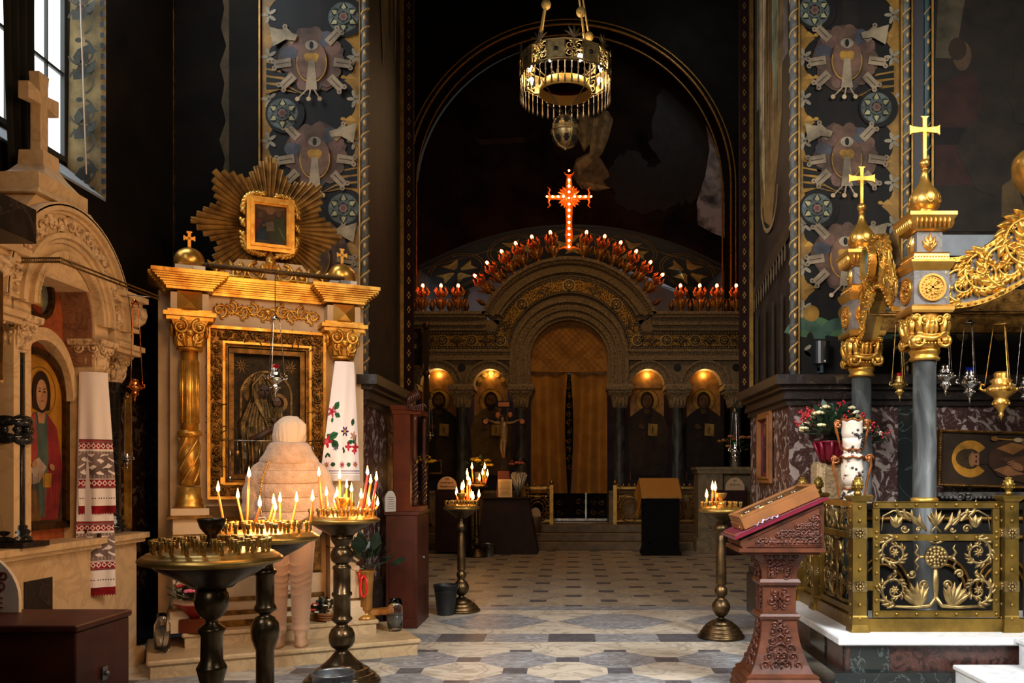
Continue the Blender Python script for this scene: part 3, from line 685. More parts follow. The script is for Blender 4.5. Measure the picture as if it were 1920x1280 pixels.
# wall body with the door arch and four small icon arches cut out
ARCH=[(820,31),(919,30),(1215,30),(1322,30)]; sp=rz_(722)
def body():
    m=MB(); top=rz_(622)
    segs=[]
    # left half outline then right half; each as one concave polygon
    for side in (-1,1):
        xs=XL if side<0 else XR
        pts=[(xs,top),(CX+side*rd,top)]
        pts=[(xs,sp),(xs,rz_(600)),(CX+side*110*S,rz_(600)),(CX+side*rd,SZ_)]
        pts=[(xs,sp),(xs,rz_(600)),(CX+side*132*S,rz_(600)),(CX+side*rd*1.02,SZ_),(CX+side*rd*1.02,sp)]
        for px,r in sorted([a for a in ARCH if (a[0]-1067)*side>0],key=lambda a:abs(a[0]-1067)):
            cx=I(px,0)[0]; pts+= [(cx-side*r*S,sp)]+[(cx-side*r*S*math.cos(PI*k/16),sp+r*S*math.sin(PI*k/16)) for k in range(1,16)]+[(cx+side*r*S,sp)]
        m.prism(pts,IY,IY+.35)
    # crown over the door
    o=arcp(176*S,math.radians(26),PI-math.radians(26)); i_=arcp(rd,math.radians(4),PI-math.radians(4),40,SZ_)
    m.ringprism(o,i_,IY,IY+.35)
    return m
body().build('wall_panel',[STONEP],ic,world=True)
# cornice: straight runs and the big arch
def mould(m,lst):
    for py0,py1,dy in lst:
        m.box(XL,CX-(155*S),IY-dy,IY+.1,rz_(py1),rz_(py0)); m.box(CX+155*S,XR,IY-dy,IY+.1,rz_(py1),rz_(py0))
m=MB(); mould(m,[(587,592,.22),(592,598,.17),(598,606,.10),(606,611,.14),(611,620,.06)])
for r0,r1,dy in ((178,172,.22),(172,166,.17),(166,156,.10),(156,150,.14),(150,144,.06)):
    a0=math.radians(24+ (178-r0)*.18); m.ringprism(arcp(r0*S,a0,PI-a0),arcp(r1*S,a0,PI-a0),IY-dy,IY+.1)
for k in range(70):   # dentils
    t=math.radians(25)+(PI-2*math.radians(25))*k/69; r=169*S; x,z=CX+r*math.cos(t),CZ+r*math.sin(t)
    m.sph((x,IY-.19,z),.022,5,4)
for k in range(36):
    for s_ in (-1,1): m.box(CX+s_*(172+k*4.2)*S-.012,CX+s_*(172+k*4.2)*S+.012,IY-.2,IY-.16,rz_(598),rz_(593))
m.build('cornice',[STONE],ic,world=True)
# mosaic frieze
MG=mat('mosaic_gold','#a8823a',.75,.34,(38,'#2c2210',.44,.56),(70,.8,.01)); MD=mat('mosaic_dark','#1c160d',.2,.4,(40,'#5a451c',.40,.5)); MS=mat('mosaic_dots','#b59a5e',.6,.35)
m=MB(); m.i=0
m.ringprism(arcp(143*S,.25,PI-.25),arcp(112*S,.06,PI-.06),IY-.05,IY+.05)
for s_ in (-1,1):
    x0,x1=sorted((CX+s_*118*S,XL if s_<0 else XR)); m.i=0; m.box(x0,x1,IY-.03,IY+.05,rz_(655),rz_(622))
    m.i=1; m.box(x0,x1,IY-.04,IY,rz_(628),rz_(622)); m.box(x0,x1,IY-.04,IY,rz_(655),rz_(649))
    m.i=2
    for k in range(40):
        x=CX+s_*(125+k*5.1)*S
        if XL<x<XR: m.sph((x,IY-.045,rz_(625)),.016,5,4); m.sph((x,IY-.045,rz_(652)),.016,5,4)
m.i=1
for t0,t1 in ((143,138),(117,112)): m.ringprism(arcp(t0*S,.2,PI-.2),arcp(t1*S,.12,PI-.12),IY-.06,IY)
m.i=2
for k in range(64):
    t=.2+(PI-.4)*k/63
    for r in (140,114): m.sph((CX+r*S*math.cos(t),IY-.065,CZ+r*S*math.sin(t)),.016,5,4)
def disc(x,z,r): 
    for rr,mi,y in ((r,2,.06),(r*.85,1,.066),(r*.6,0,.072),(r*.35,1,.078),(r*.18,2,.084)):
        m.i=mi; m.prism([(x+rr*math.cos(2*PI*k/18),z+rr*math.sin(2*PI*k/18)) for k in range(18)],IY-y,IY)
def diam(x,z,r,a=0):
    for rr,mi,y in ((r,1,.062),(r*.55,0,.07),(r*.3,1,.076)):
        m.i=mi; c,s_=math.cos(a),math.sin(a)
        q=[(rr*1.3,0),(rr*.35,rr*.35),(0,rr),(-rr*.35,rr*.35),(-rr*1.3,0),(-rr*.35,-rr*.35),(0,-rr),(rr*.35,-rr*.35)]
        m.prism([(x+u*c-w*s_,z+u*s_+w*c) for u,w in q],IY-y,IY)
for k,t in enumerate([math.radians(d) for d in (90,68,46,24,112,134,156)]):
    x,z=CX+127*S*math.cos(t),CZ+127*S*math.sin(t)
    (disc if k in (0,2,5) else diam)(x,z,.13,*(() if k in (0,2,5) else (t+PI/2,)))
for k in range(8):
    for s_ in (-1,1):
        x=CX+s_*(128+k*27)*S
        if XL+.1<x<XR-.1: (disc if k%2==0 else diam)(x,rz_(638.5),.115)
m.build('mosaic_frieze',[MG,MD,MS],ic,world=True)
# archivolt of the door and stone bands
m=MB()
for r0,r1,dy in ((111,104,.12),(104,99,.06),(99,90,.10),(90,84,.05),(84,78,.09),(78,72,.03)):
    o=arcp(r0*S,0,PI,40,SZ_); i_=arcp(r1*S,0,PI,40,SZ_); o=[(o[0][0],sp)]+o+[(o[-1][0],sp)]; i_=[(i_[0][0],sp)]+i_+[(i_[-1][0],sp)]
    m.ringprism(o,i_,IY-dy,IY+.1)
for k in range(46):
    t=PI*k/45; m.sph((CX+95*S*math.cos(t),IY-.10,SZ_+95*S*math.sin(t)),.02,5,4)
for py0,py1,dy in ((655,660,.09),(660,668,.05),(668,676,.1),(727,735,.12)):
    for s_ in (-1,1):
        x0,x1=sorted((CX+s_*110*S,XL if s_<0 else XR))
        if py0>700:
            continue
        m.box(x0,x1,IY-dy,IY+.1,rz_(py1),rz_(py0))
for s_ in (-1,1):
    for k in range(48):
        x=CX+s_*(114+k*4.4)*S
        if XL<x<XR: m.sph((x,IY-.06,rz_(664)),.017,5,4)
for px,r in ARCH:
    cx=I(px,0)[0]
    for q0,q1,dy in ((r+17,r+13,.09),(r+13,r+6,.05),(r+6,r,.08)):
        m.ringprism([(cx+q0*S*math.cos(PI*k/24),sp+q0*S*math.sin(PI*k/24)) for k in range(25)],[(cx+q1*S*math.cos(PI*k/24),sp+q1*S*math.sin(PI*k/24)) for k in range(25)],IY-dy,IY)
    for k in range(20):
        t=PI*(k+.5)/20; m.sph((cx+(r+9.5)*S*math.cos(t),IY-.06,sp+(r+9.5)*S*math.sin(t)),.016,5,4)
m.build('archivolt',[STONE],ic,world=True)
# dark roundels in the spandrels
for px in (866,973,1163,1270,1380):
    x,z=I(px,689); m=MB(); m.prism([(x+.075*math.cos(2*PI*k/16),z+.075*math.sin(2*PI*k/16)) for k in range(16)],IY-.025,IY+.01); m.build('roundel',[DARKC],ic,world=True)
COLX=[764,868,978,1161,1269,1377]
for px in COLX:
    x=I(px,0)[0]; h0=1.1; 
    m=MB(); m.lathe([(.15,h0),(.15,h0+.06),(.125,h0+.12),(.135,h0+.16),(.118,h0+.2),(.115,rz_(768)),(.125,rz_(766))],16,(x,IY-.12,0)); m.build('column',[COLM],ic,world=True)
    m=MB(); m.sqloft([(.13,rz_(765)),(.15,rz_(758)),(.16,rz_(750)),(.20,rz_(742)),(.24,rz_(738)),(.24,rz_(734)),(.27,rz_(733)),(.27,rz_(727)),(.24,rz_(722))],(x,IY-.05,0))
    for q in (-1,0,1): m.leaf(x+q*.08,rz_(763),IY-.22,.22,.1,PI/2,.2*q,4,.04); m.sph((x+q*.2,IY-.24,rz_(741)),.035,6,5)
    m.build('capital',[STONE],ic,world=True)
for xa,xb in ((XL,CX-rd-.02),(CX+rd+.02,XR)):
    m=MB(); m.box(xa,xb,IY-.3,IY+.35,.45,1.1); m.box(xa-.001,xb+.001,IY-.34,IY+.3,1.04,1.1); m.build('plinth',[STONEP],ic,world=True)
# icons in the niches, each on its own panel
NI=[(820,31,'#3a2a1c','#241c14','#a8842e',True,'bearded saint in dark robes, leftmost of the four screen icons'),(919,30,'#5a4522','#6a5428','#b8892f',True,'bearded bishop in dim gold vestments, just left of the doorway'),
 (1215,30,'#2e2116','#3b2c1d','#a8812f',False,'darkened full length figure, nearest the doorway on its right'),(1322,30,'#241a12','#2c2017','#a37c2a',False,'darkened full length figure, rightmost of the four screen icons')]
for px,r,rb,ck,hl,bd,lab in NI:
    cx=I(px,0)[0]; R_=r*S+.02; z0=rz_(900)
    t=thing('saint_icon','arched icon of a '+lab,'icon',(cx,IY+.22,z0),0,'icons of the far screen')
    m=MB(); m.prism([(R_,0),(R_,sp-z0)]+[(R_*math.cos(PI*k/16),sp-z0+R_*math.sin(PI*k/16)) for k in range(1,16)]+[(-R_,sp-z0),(-R_,0)],.0,.05); m.build('panel',[mat('icon_gold_ground','#9a6a22',.35,.45,(7,'#6d4815',.35,.6))],t)
    a=Art(Matrix.Translation((0,-.002,0)),.003)
    H=sp-z0
    a.poly([(-R_*.98,0),(R_*.98,0),(R_*.98,H*.62),(-R_*.98,H*.62)],P('#1c1710'))
    if px==919:
        a.ring(0,H,R_*.62,R_*.95,P('#6b5320'),24,0,PI)
        for q in (-60,-28,0,28,60): a.ell(R_*.78*math.sin(rad(q)),H+R_*.78*math.cos(rad(q)),.055,.055,P('#c89a48'),12)
    saint(a,0,.1,H*.93,rb,ck,hl,skin='#5e4024',hair='#20140a',beard=bd)
    
    if px==1215: a.poly([(-R_*.9,H*.98),(R_*.9,H*.98),(R_*.9,H*.955),(-R_*.9,H*.955)],P('#6b4a1a'))
    a.put('painting',t)
# doorway: woven lunette, two drapes, carved gates behind
t=thing('doorway_curtain','amber gold curtain hung across the arched doorway and parted at the middle','curtain',(CX,IY+.12,.95))
m=MB(); tz=rz_(697)
GC=GOLDCLOTH
def lun(u,v):
    th=PI*u; r=rd*1.01*v; x=CX+r*math.cos(th); z=SZ_+r*math.sin(th)
    return (x,IY+.15+.02*math.sin(9*(x+z))+.012*math.sin(17*(x-z)),z)
m.grid(lun,28,8); m.box(CX-rd,CX+rd,IY+.14,IY+.16,tz,SZ_+.01); m.tube([(CX-rd,IY+.13,tz+.02),(CX+rd,IY+.13,tz+.02)],.02,8)
for k in range(-14,15):   # diagonal quilting
    for d in (1,-1):
        pts=[]
        for j in range(21):
            x=CX+k*.13+d*(j-10)*.08; z=SZ_+.35+(j-10)*.08
            if (x-CX)**2+(z-SZ_)**2<(rd*.97)**2 and z>tz+.05: pts.append((x,IY+.125+.02*math.sin(9*(x+z))+.012*math.sin(17*(x-z)),z))
        if len(pts)>2: m.tube(pts,.004,3)
m.build('lunette_cloth',[GC],t,world=True)
def drape(s_):
    m=MB()
    def f(u,v):
        z=tz-v*(tz-rz_(925)); inn=CX+s_*(.03+.07*math.sin(PI*v)*(1-.4*v)); out=CX+s_*rd*1.0; x=inn+(out-inn)*u
        return (x,IY+.2-.095*math.cos(u*PI*3.6+1.1*math.sin(v*2.4))*(.45+.55*v)-.03*math.sin(u*9+v*3),z)
    m.grid(f,40,20); m.build('drape',[GC],t,world=True)
drape(-1); drape(1)
gt=thing('holy_gates','dark carved double gate half hidden behind the parted gold curtain','gate',(CX,IY+.3,.45))
for s_ in (-1,1):
    m=MB(); x0,x1=sorted((CX+s_*.005,CX+s_*rd)); m.box(x0,x1,IY+.36,IY+.42,.5,rz_(697)); gl_=m.build('gate_leaf',[WOODK],gt,world=True)
m=MB()
for k in range(11): m.spiral(CX+.0,rz_(705+k*17),IY+.34,.06,1.1,k*1.3,1 if k%2 else -1,.013,5,12); m.leaf(CX,rz_(712+k*17),IY+.34,.12,.06,1.2+.8*(k%2),.3,4,.02)
for s_ in (-1,1):
    for k in range(4):
        for j in range(2): m.spiral(CX+s_*(.2+k*.16),rz_(942+j*20),IY+.345,.06,1.2,k,s_,.01,5,12)
m.build('gilt_carving',[GOLDD],gl_,world=True)
m=MB(); m.box(CX+.33,CX+.36,IY+.1,IY+.13,.5,1.05); m.box(CX-rd,CX+rd,IY+.08,IY+.14,.47,.52); m.build('threshold_bar',[SILVER],gt,world=True)
# steps of the dais
m=MB()
for k,(w,y) in enumerate(((4.6,16.05),(4.4,16.3),(4.2,16.55))):
    x0=-1.0 if k==0 else -.9; m.bbox(-4.4,4.6,y,17.9,.15*k,.15*(k+1),.012)
m.build('dais_steps',[mat('step_worn_brown','#75603f',0,.5,(6,'#54442c',.35,.6),(30,.3,.006))],None,kind='structure').name='floor_dais'
# ------------------------------------------------------------------ tulip lamps
def tulip(label):
    t=thing('tulip_lamp',label,'lamp',(0,0,0),0,'red-lit tulip lamps along the top of the icon screen')
    m=MB(); m.lathe([(.03,0),(.045,.02),(.02,.04),(.05,.07),(.082,.13),(.085,.19),(.06,.235),(.03,.25)],10)
    for k in range(6):
        a=2*PI*k/6; m.tube([(.05*math.cos(a),.05*math.sin(a),.08),(.10*math.cos(a),.10*math.sin(a),.17),(.13*math.cos(a),.13*math.sin(a),.25),(.16*math.cos(a),.16*math.sin(a),.24)],[.012,.02,.014,.006],5)
    m.build('lower_bud',[mat('gilt_bud','#b88636',.6,.4,(20,'#7d5520',.35,.6))],t)
    m=MB(); m.lathe([(.02,.25),(.025,.30),(.05,.33),(.065,.37),(.05,.40)],10)
    for k in range(6):
        a=2*PI*(k+.5)/6; m.tube([(.03*math.cos(a),.03*math.sin(a),.30),(.10*math.cos(a),.10*math.sin(a),.33),(.125*math.cos(a),.125*math.sin(a),.39),(.09*math.cos(a),.09*math.sin(a),.45),(.10*math.cos(a),.10*math.sin(a),.47)],[.01,.018,.016,.01,.005],5)
    m.build('upper_bloom',[mat('gilt_petal','#d08a34',.6,.4,(20,'#7d4512',.35,.6))],t)
    m=MB(); m.lathe([(.018,.40),(.018,.47)],8); ct_=m.build('candle_tube',[WAX],t)
    m=MB(); m.sph((0,0,.50),.028,8,6,(1,1,1.5)); m.build('bulb',[LED],ct_)
    return t
TL=[]
for px in (760,794,828,860): TL.append((px,586,0))
for fx,fy in ((886,523),(909,497),(937,475),(964,459),(995,446),(1031,438),(1101,436),(1136,445),(1167,457),(1197,474),(1225,495),(1248,520)):
    x,z=I(fx,fy); r=math.hypot(x-CX,z-CZ); an=math.atan2(z-CZ,x-CX); an2=PI/2-(PI/2-an)*1.0
    TL.append((CX+(178*S)*math.cos(an),CZ+(178*S)*math.sin(an),PI/2-an))
for px in (1275,1311,1343,1379): TL.append((px,586,0))
proto=None
for k,(p,q,ra) in enumerate(TL):
    lab='gilded tulip lamp with a red light, %s from the left on the icon screen cornice'%ORD[k]
    if ra==0 and p>100: x,z=I(p,q); x,z=x,rz_(587)
    else: x,z=p,q
    if proto is None: proto=tulip(lab); o=proto
    else: o=copytree(proto,(0,0,0),label=lab)
    o.location=(x,IY-.08,z); o.rotation_euler=(0,ra*.85,0); o.scale=(1.12,1.12,1.08)
# buds between the lamps
m=MB(); m.lathe([(.012,0),(.02,.03),(.055,.09),(.05,.14),(.02,.21),(.004,.25)],10)
bud=m.build('gilt_bud',[GOLDD]); bud.location=(0,0,0)
bl=[]
for px in (777,811,844,876,1258,1293,1327,1361): bl.append((I(px,0)[0],rz_(587),0))
for k in range(4,16):
    if k==9: continue
for k in range(13):
    t=math.radians(30+k*10); 
    if abs(k-6)<1: continue
    bl.append((CX+178*S*math.cos(t),CZ+178*S*math.sin(t),PI/2-t))
bl.sort()
for k,(x,z,ra) in enumerate(bl):
    o=bud if k==0 else bud.copy()
    if k: C.objects.link(o)
    tag(o,'small gilded bud finial, %s from the left between the tulip lamps'%ORD[k],'finial','gilded buds between the tulip lamps'); o.location=(x,IY-.08,z); o.rotation_euler=(0,ra,0)
# lit cross
x0=CX; zb=rz_(472)
ct=thing('illuminated_cross','orange-lit ornate cross studded with small bulbs at the top of the icon screen','cross',(x0,IY-.1,zb))
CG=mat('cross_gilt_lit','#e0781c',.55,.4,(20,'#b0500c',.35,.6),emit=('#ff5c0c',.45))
m=MB(); H=rz_(328)-zb; ax=rz_(373)-zb; aw=40*S
m.tube([(0,0,.02),(0,0,.3),(0,0,H*.35),(0,0,ax-.2),(0,0,ax),(0,0,H-.05)],[.05,.075,.06,.075,.09,.045],8)
m.tube([(-aw,0,ax),(-.12,0,ax),(0,0,ax),(.12,0,ax),(aw,0,ax)],[.04,.055,.09,.055,.04],8)
for s_ in (-1,1):
    for q in (-1,1):
        m.tube([(s_*(aw-.06),0,ax),(s_*(aw-.02),0,ax+q*.09),(s_*(aw-.05),0,ax+q*.16),(s_*aw,0,ax+q*.21)],[.02,.018,.014,.006],6)
        for k in range(3): m.leaf(s_*.05,ax+q*.05,-.03,.18,.08,(0 if s_>0 else PI)+s_*q*(.35+k*.42),.1,4,.03)
    m.tube([(0,0,H-.04),(s_*.06,0,H-.03),(s_*.1,0,H+.02)],[.02,.014,.006],6); m.tube([(0,0,.04),(s_*.1,0,.07),(s_*.2,0,.03)],[.03,.02,.008],6)
m.build('cross_body',[CG],ct)
for k in range(13):
    z=.06+k*(H-.02)/12.6; m=MB(); m.sph((0,-.07,z if k<12 else H+.03),.022,8,6); m.build('bulb',[LEDW if k<12 else LED],ct)
for k in (-4,-3,-2,-1,1,2,3,4):
    m=MB(); m.sph((k*aw/3.9,-.06,ax),.022,8,6); m.build('bulb',[LEDW if abs(k)<4 else LED],ct)
# brass rails of the dais, far
def farrail(px0,px1,lab,arch=True):
    Y=16.75; s_=Y/FOC; x0,x1=(px0-VX)*s_,(px1-VX)*s_; z0=.45; z1=EYE-(912-VY)*s_
    t=thing('altar_rail',lab,'railing',((x0+x1)/2,Y,z0)); w=(x1-x0)/2; h=z1-z0
    for q in (-1,1):
        m=MB(); m.box(q*w-.035,q*w+.035,-.035,.035,0,h+.03); m.sph((0+q*w,0,h+.08),.045,8,6); m.build('post',[BRASS],t)
    m=MB(); m.box(-w,w,-.02,.02,h-.05,h); m.box(-w,w,-.02,.02,.05,.09); m.box(-w,w,-.02,.02,h-.2,h-.17)
    n=int(2*w/.11)
    for k in range(n): m.sph((-w+(k+.5)*2*w/n,0,h+.03),.03,6,5)
    m.build('rail_bar',[BRASS],t)
    m=MB()
    for r in (.26,.2,.13): m.tube([(r*min(1,w/.3)*math.cos(2*PI*k/24),-.02,h*.42+r*math.sin(2*PI*k/24)) for k in range(24)],.016,5,True)
    for i in range(5):
        for q in (-1,1): m.spiral(q*(w*.78),.16+i*.13,-.02,.07,1.3,i,q,.014,5,14)
    for k in range(n): m.sph((-w+(k+.5)*2*w/n,-.02,.12),.028,6,5)
    m.build('scroll_filling',[GOLDD],t)
farrail(982,1034,'pierced brass altar rail panel on the dais just left of the doorway')
farrail(1153,1206,'pierced brass altar rail panel on the dais just right of the doorway')
farrail(1212,1310,'wide pierced brass altar rail panel on the dais behind the cloth-covered lectern')
# ------------------------------------------------------------------ kiot (gilded icon case) standing at an angle on two marble steps
KO=Vector((-2.0,6.25,0)); KA=math.radians(26); kc,ks=math.cos(KA),math.sin(KA)
def K(px,py,v):
    a=(px-VX)/FOC; u=(a*(KO.y+kc*v)-KO.x+ks*v)/(kc-a*ks); Y=KO.y+ks*u+kc*v
    return u,EYE-(py-VY)*Y/FOC
def kloc(u,v,z): return (KO.x+kc*u-ks*v,KO.y+ks*u+kc*v,z)
st=thing('marble_steps','two cream marble steps carrying the gilded icon case',"step",(KO.x,KO.y,0),KA)
m=MB(); m.bbox(-.98,.93,0,.92,.085,.125,.012); m.box(-.955,.905,.02,.92,0,.086); m.build('lower_step',[MARSTEP],st)
m=MB(); m.bbox(-.75,.69,.37,.92,.20,.235,.01); m.box(-.73,.67,.385,.92,.125,.201); m.build('upper_step',[MARSTEP],st)
KV=.62    # front plane of the case
kt=thing('gilded_icon_case','tall cream and gold icon case with columns on marble steps left of the aisle','icon case',kloc(-.05,.62,.235),KA)
kM=Matrix.Translation(KO)@Matrix.Rotation(KA,4,'Z')
def KB(): return MB(kM)
uL=K(328,600,KV)[0]; uR=K(672,600,KV)[0]; zT=K(500,532,KV)[1]; z0=.235
cL=K(355,700,KV-.05)[0]; cR=K(641,700,KV-.05)[0]; UM=(cL+cR)/2; HW=(cR-cL)/2
cR=UM+HW; uL=UM-HW-.15; uR=UM+HW+.15
zB=K(500,940,KV)[1]        # underside of the big frame
m=KB(); m.box(uL+.02,uR-.02,KV+.10,KV+.28,z0,zT-.02); BODYM=m; m.box(uL-.06,uR+.06,KV+.12,KV+.28,z0,zT-.1)
fu0,fz1=K(385,608,KV); fu1=K(607,628,KV)[0]; fz0=K(385,936,KV)[1]; fz1=K(385,610,KV)[1]
fu0,fu1=UM-(fu1-fu0)/2,UM+(fu1-fu0)/2; fw=(fu1-fu0)/2
BODYM.box(uL+.02,fu0+.03,KV+.02,KV+.10,z0,zT-.02); BODYM.box(fu1-.03,uR-.02,KV+.02,KV+.10,z0,zT-.02); BODYM.box(fu0+.03,fu1-.03,KV+.02,KV+.10,fz1-.03,zT-.02); BODYM.box(fu0+.03,fu1-.03,KV+.02,KV+.10,z0,fz0+.03)
BODYM.build('body',[CREAM],kt,world=True)
# cornice in three profiles, breaking forward over the columns
m=KB()
def runc(z,h,o,e=0): 
    m.box(uL-o,uR+o,KV-o,KV+.3,z,z+h)
    for c in (cL,cR): m.box(c-.13-o,c+.13+o,KV-.14-o,KV,z,z+h)
for z,h,o in ((zT-.028,.028,.13),(zT-.042,.014,.118),(zT-.055,.013,.104),(zT-.068,.013,.088),(zT-.082,.014,.070),(zT-.096,.014,.052),(zT-.108,.012,.042),(zT-.13,.022,.03)): runc(z,h,o)
zE=K(355,592,KV)[1]
for z,h,o in ((zE-.03,.03,.05),(zE-.06,.03,.03),(zE,.02,.02)): 
    for c in (cL,cR): m.box(c-.13-o,c+.13+o,KV-.14-o,KV+.02,z,z+h)
m.build('gilt_cornice',[GOLD],kt,world=True)
for c in (cL,cR):
    m=KB(); m.box(c-.13,c+.13,KV-.14,KV+.02,zE,zT-.15); fb_=m.build('frieze_block',[CREAM],kt,world=True)
    m=KB(); h=(zE+zT-.15)/2; w=.085
    m.add([(c-w,KV-.142,h-w),(c+w,KV-.142,h-w),(c+w,KV-.142,h+w),(c-w,KV-.142,h+w),(c,KV-.20,h)],[(0,1,4),(1,2,4),(2,3,4),(3,0,4)])
    m.build('pyramid_boss',[GOLDP],fb_,world=True)
# running scroll of the frieze
s0,s1=K(382,585,KV-.02),K(613,600,KV-.02); hz=(zE+zT-.15)/2+.0
m=KB(); q=(cR-cL)/2-.17; m.sph((UM,KV-.01,hz),.03,10,8)
for s_ in (-1,1):
    m.tube([(UM+s_*q*t/24,KV+.01,hz+.03*math.sin(t*PI/4)) for t in range(25)],.009,6)
    for k in range(5): m.rinceau(UM+s_*q*(.12+.19*k),hz+(.012 if k%2 else -.012),KV+.012,.052,s_*(1 if k%2 else -1),(PI/2 if k%2 else -PI/2),.16,.45,10,k)
m.build('frieze_scroll',[GOLD],kt,world=True)
# columns: capital, fluted shaft, spiral drum, base
zc1=zE-.06; zc0=K(355,652,KV-.05)[1]; zb=K(355,930,KV-.05)[1]; zp=K(355,952,KV-.05)[1]
for c in (cL,cR):
    y=KV-.06
    m=KB(); m.sqloft([(.08,zc0),(.085,zc0+.05),(.10,zc0+.12),(.125,zc1)],(c,y,0))
    m.lathe([(.085,zc0-.03),(.095,zc0-.015),(.085,zc0)],20,(c,y,0))
    for s_ in (-1,1):
        m.spiral(c+s_*.065,zc1-.05,y-.12,.05,1.4,PI/2,s_,.014); m.leaf(c+s_*.03,zc0,y-.085,.17,.07,PI/2-s_*.25,.1*s_,5,.035); m.spiral(c+s_*.05,zc0+.06,y-.10,.035,1.2,0,-s_,.01)
        M0=m.M; m.M=M0@Matrix.Translation((c,y,0))@Matrix.Rotation(s_*PI/2,4,'Z'); m.spiral(.0,zc1-.06,-.12,.05,1.4,PI/2,s_,.014); m.leaf(0,zc0,-.085,.17,.08,PI/2,.1,5,.03); m.M=M0
    m.sph((c,y-.11,zc0+.1),.03); m.build('capital',[GOLD],kt,world=True)
    m=KB(); zs=K(355,818,y)[1]
    n=20; prof=[]; vs=[]
    m.lathe([(.064,zs+.03),(.062,zs+.3),(.060,zc0-.03)],20,(c,y,0))
    for k in range(10):
        a=2*PI*k/10; m.tube([(c+.062*math.cos(a),y+.062*math.sin(a),zs+.1),(c+.060*math.cos(a),y+.060*math.sin(a),zc0-.1)],.009,6)
    m.lathe([(.072,zs),(.088,zs+.01),(.086,zs+.035),(.07,zs+.05)],20,(c,y,0))
    m.lathe([(.068,zs),(.070,zs-.2),(.072,zb+.08)],20,(c,y,0))
    for k in range(5):
        pts=[(c+.069*math.cos(2*PI*k/5+3.2*t),y+.069*math.sin(2*PI*k/5+3.2*t),zb+.09+(zs-zb-.1)*t) for t in [j/14 for j in range(15)]]
        m.tube(pts,.010,5)
    m.lathe([(.10,zp),(.10,zp+.02),(.088,zp+.035),(.095,zp+.06),(.082,zp+.08),(.078,zb+.07)],20,(c,y,0))
    m.build('column',[GOLD],kt,world=True)
    m=KB(); 
    for q,(a,b,o) in enumerate(((zp-.05,zp,.13),(z0+.16,zp-.05,.115),(z0,z0+.1,.15),(z0+.1,z0+.16,.135))): m.box(c-o,c+o,KV-.06-o,KV+.02,a,b)
    m.build('pedestal',[CREAM],kt,world=True)
    m=KB()
    for a,b,o in ((zp-.075,zp-.055,.155),(z0+.16,z0+.175,.14),(zp-.20,zp-.19,.119),(zp-.33,zp-.32,.119)): m.box(c-o,c+o,KV-.06-o,KV+.01,a,b)
    m.build('gilt_band',[GOLDD],kt,world=True)
# big carved frame with glass, holding the silver-gilt covered icon
def frame(m,u0,u1,za,zb_,w,y0,y1):
    m.box(u0,u1,y0,y1,zb_-w,zb_); m.box(u0,u1,y0,y1,za,za+w); m.box(u0,u0+w,y0,y1,za+w,zb_-w); m.box(u1-w,u1,y0,y1,za+w,zb_-w)
m=KB(); frame(m,fu0,fu1,fz0,fz1,.022,KV-.05,KV+.02); frame(m,fu0+.11,fu1-.11,fz0+.11,fz1-.11,.018,KV-.03,KV+.02)
m.build('outer_frame',[GOLD],kt,world=True)
m=KB(); frame(m,fu0+.02,fu1-.02,fz0+.02,fz1-.02,.092,KV-.012,KV+.02)
rr=random.Random(5)
def carved(m,xa,xb,za,zb_,y,w):
    """thick carved foliage filling a strip"""
    L=max(xb-xa,zb_-za); n=max(2,int(L/.042)); hor=(xb-xa)>(zb_-za)
    for k in range(n):
        t=(k+.5)/n
        for j in (-1,0,1):
            x=xa+(xb-xa)*t if hor else (xa+xb)/2+j*w*.3; z=(za+zb_)/2+j*w*.3 if hor else za+(zb_-za)*t
            if j==0: m.sph((x,y,z),.012,6,5)
            else: m.leaf(x,z,y,.05,.028,rr.random()*6.28,.4,3,.02)
        if k%2==0:
            x=xa+(xb-xa)*t if hor else (xa+xb)/2; z=(za+zb_)/2 if hor else za+(zb_-za)*t
            m.spiral(x,z,y-.004,w*.38,1.1,rr.random()*6,1 if k%4 else -1,.007,5,10)
carved(m,fu0+.02,fu1-.02,fz1-.11,fz1-.02,KV-.02,.09); carved(m,fu0+.02,fu1-.02,fz0+.02,fz0+.11,KV-.02,.09)
carved(m,fu0+.02,fu0+.11,fz0+.11,fz1-.11,KV-.02,.09); carved(m,fu1-.11,fu1-.02,fz0+.11,fz1-.11,KV-.02,.09)
m.build('carved_frame',[GOLDD],kt,world=True)
m=KB(); i0,i1,j0,j1=fu0+.128,fu1-.128,fz0+.128,fz1-.128
frame(m,i0,i1,j0,j1,.02,KV-.005,KV+.03); frame(m,i0+.03,i1-.03,j0+.03,j1-.03,.035,KV+.01,KV+.05)
for k in range(60): 
    t=(k+.5)/60; m.sph((i0+.01+(i1-i0-.02)*t,KV-.006,j1-.01),.006,5,4); m.sph((i0+.01,KV-.006,j0+(j1-j0)*t),.006,5,4); m.sph((i1-.01,KV-.006,j0+(j1-j0)*t),.006,5,4)
m.build('inner_frame',[GOLDD],kt,world=True)
# the icon itself: relief cover with painted faces
b0,b1,d0,d1=i0+.06,i1-.06,j0+.06,j1-.06; bw=(b1-b0); bx=(b0+b1)/2
ico=tag(bpy.data.objects.new('covered_icon',None),'large dark icon of mother and child under a silver-gilt cover, framed behind glass','icon'); 
C.objects.link(ico); L=kloc(bx,KV+.085,d0); ico.location=L; ico.rotation_euler=(0,0,KA); ico.scale=(1,.72,1); WM[ico.name]=Matrix.Translation(L)@Matrix.Rotation(KA,4,'Z')
hI=d1-d0; w2=bw/2
m=MB(); m.box(-w2,w2,0,.02,0,hI); m.build('backing',[mat('cover_ground','#3a2e18',.7,.55,(16,'#1d170d',.35,.6),(45,.6,.006))],ico)
m=MB()
hx,hz_=-.05*w2,hI*.74
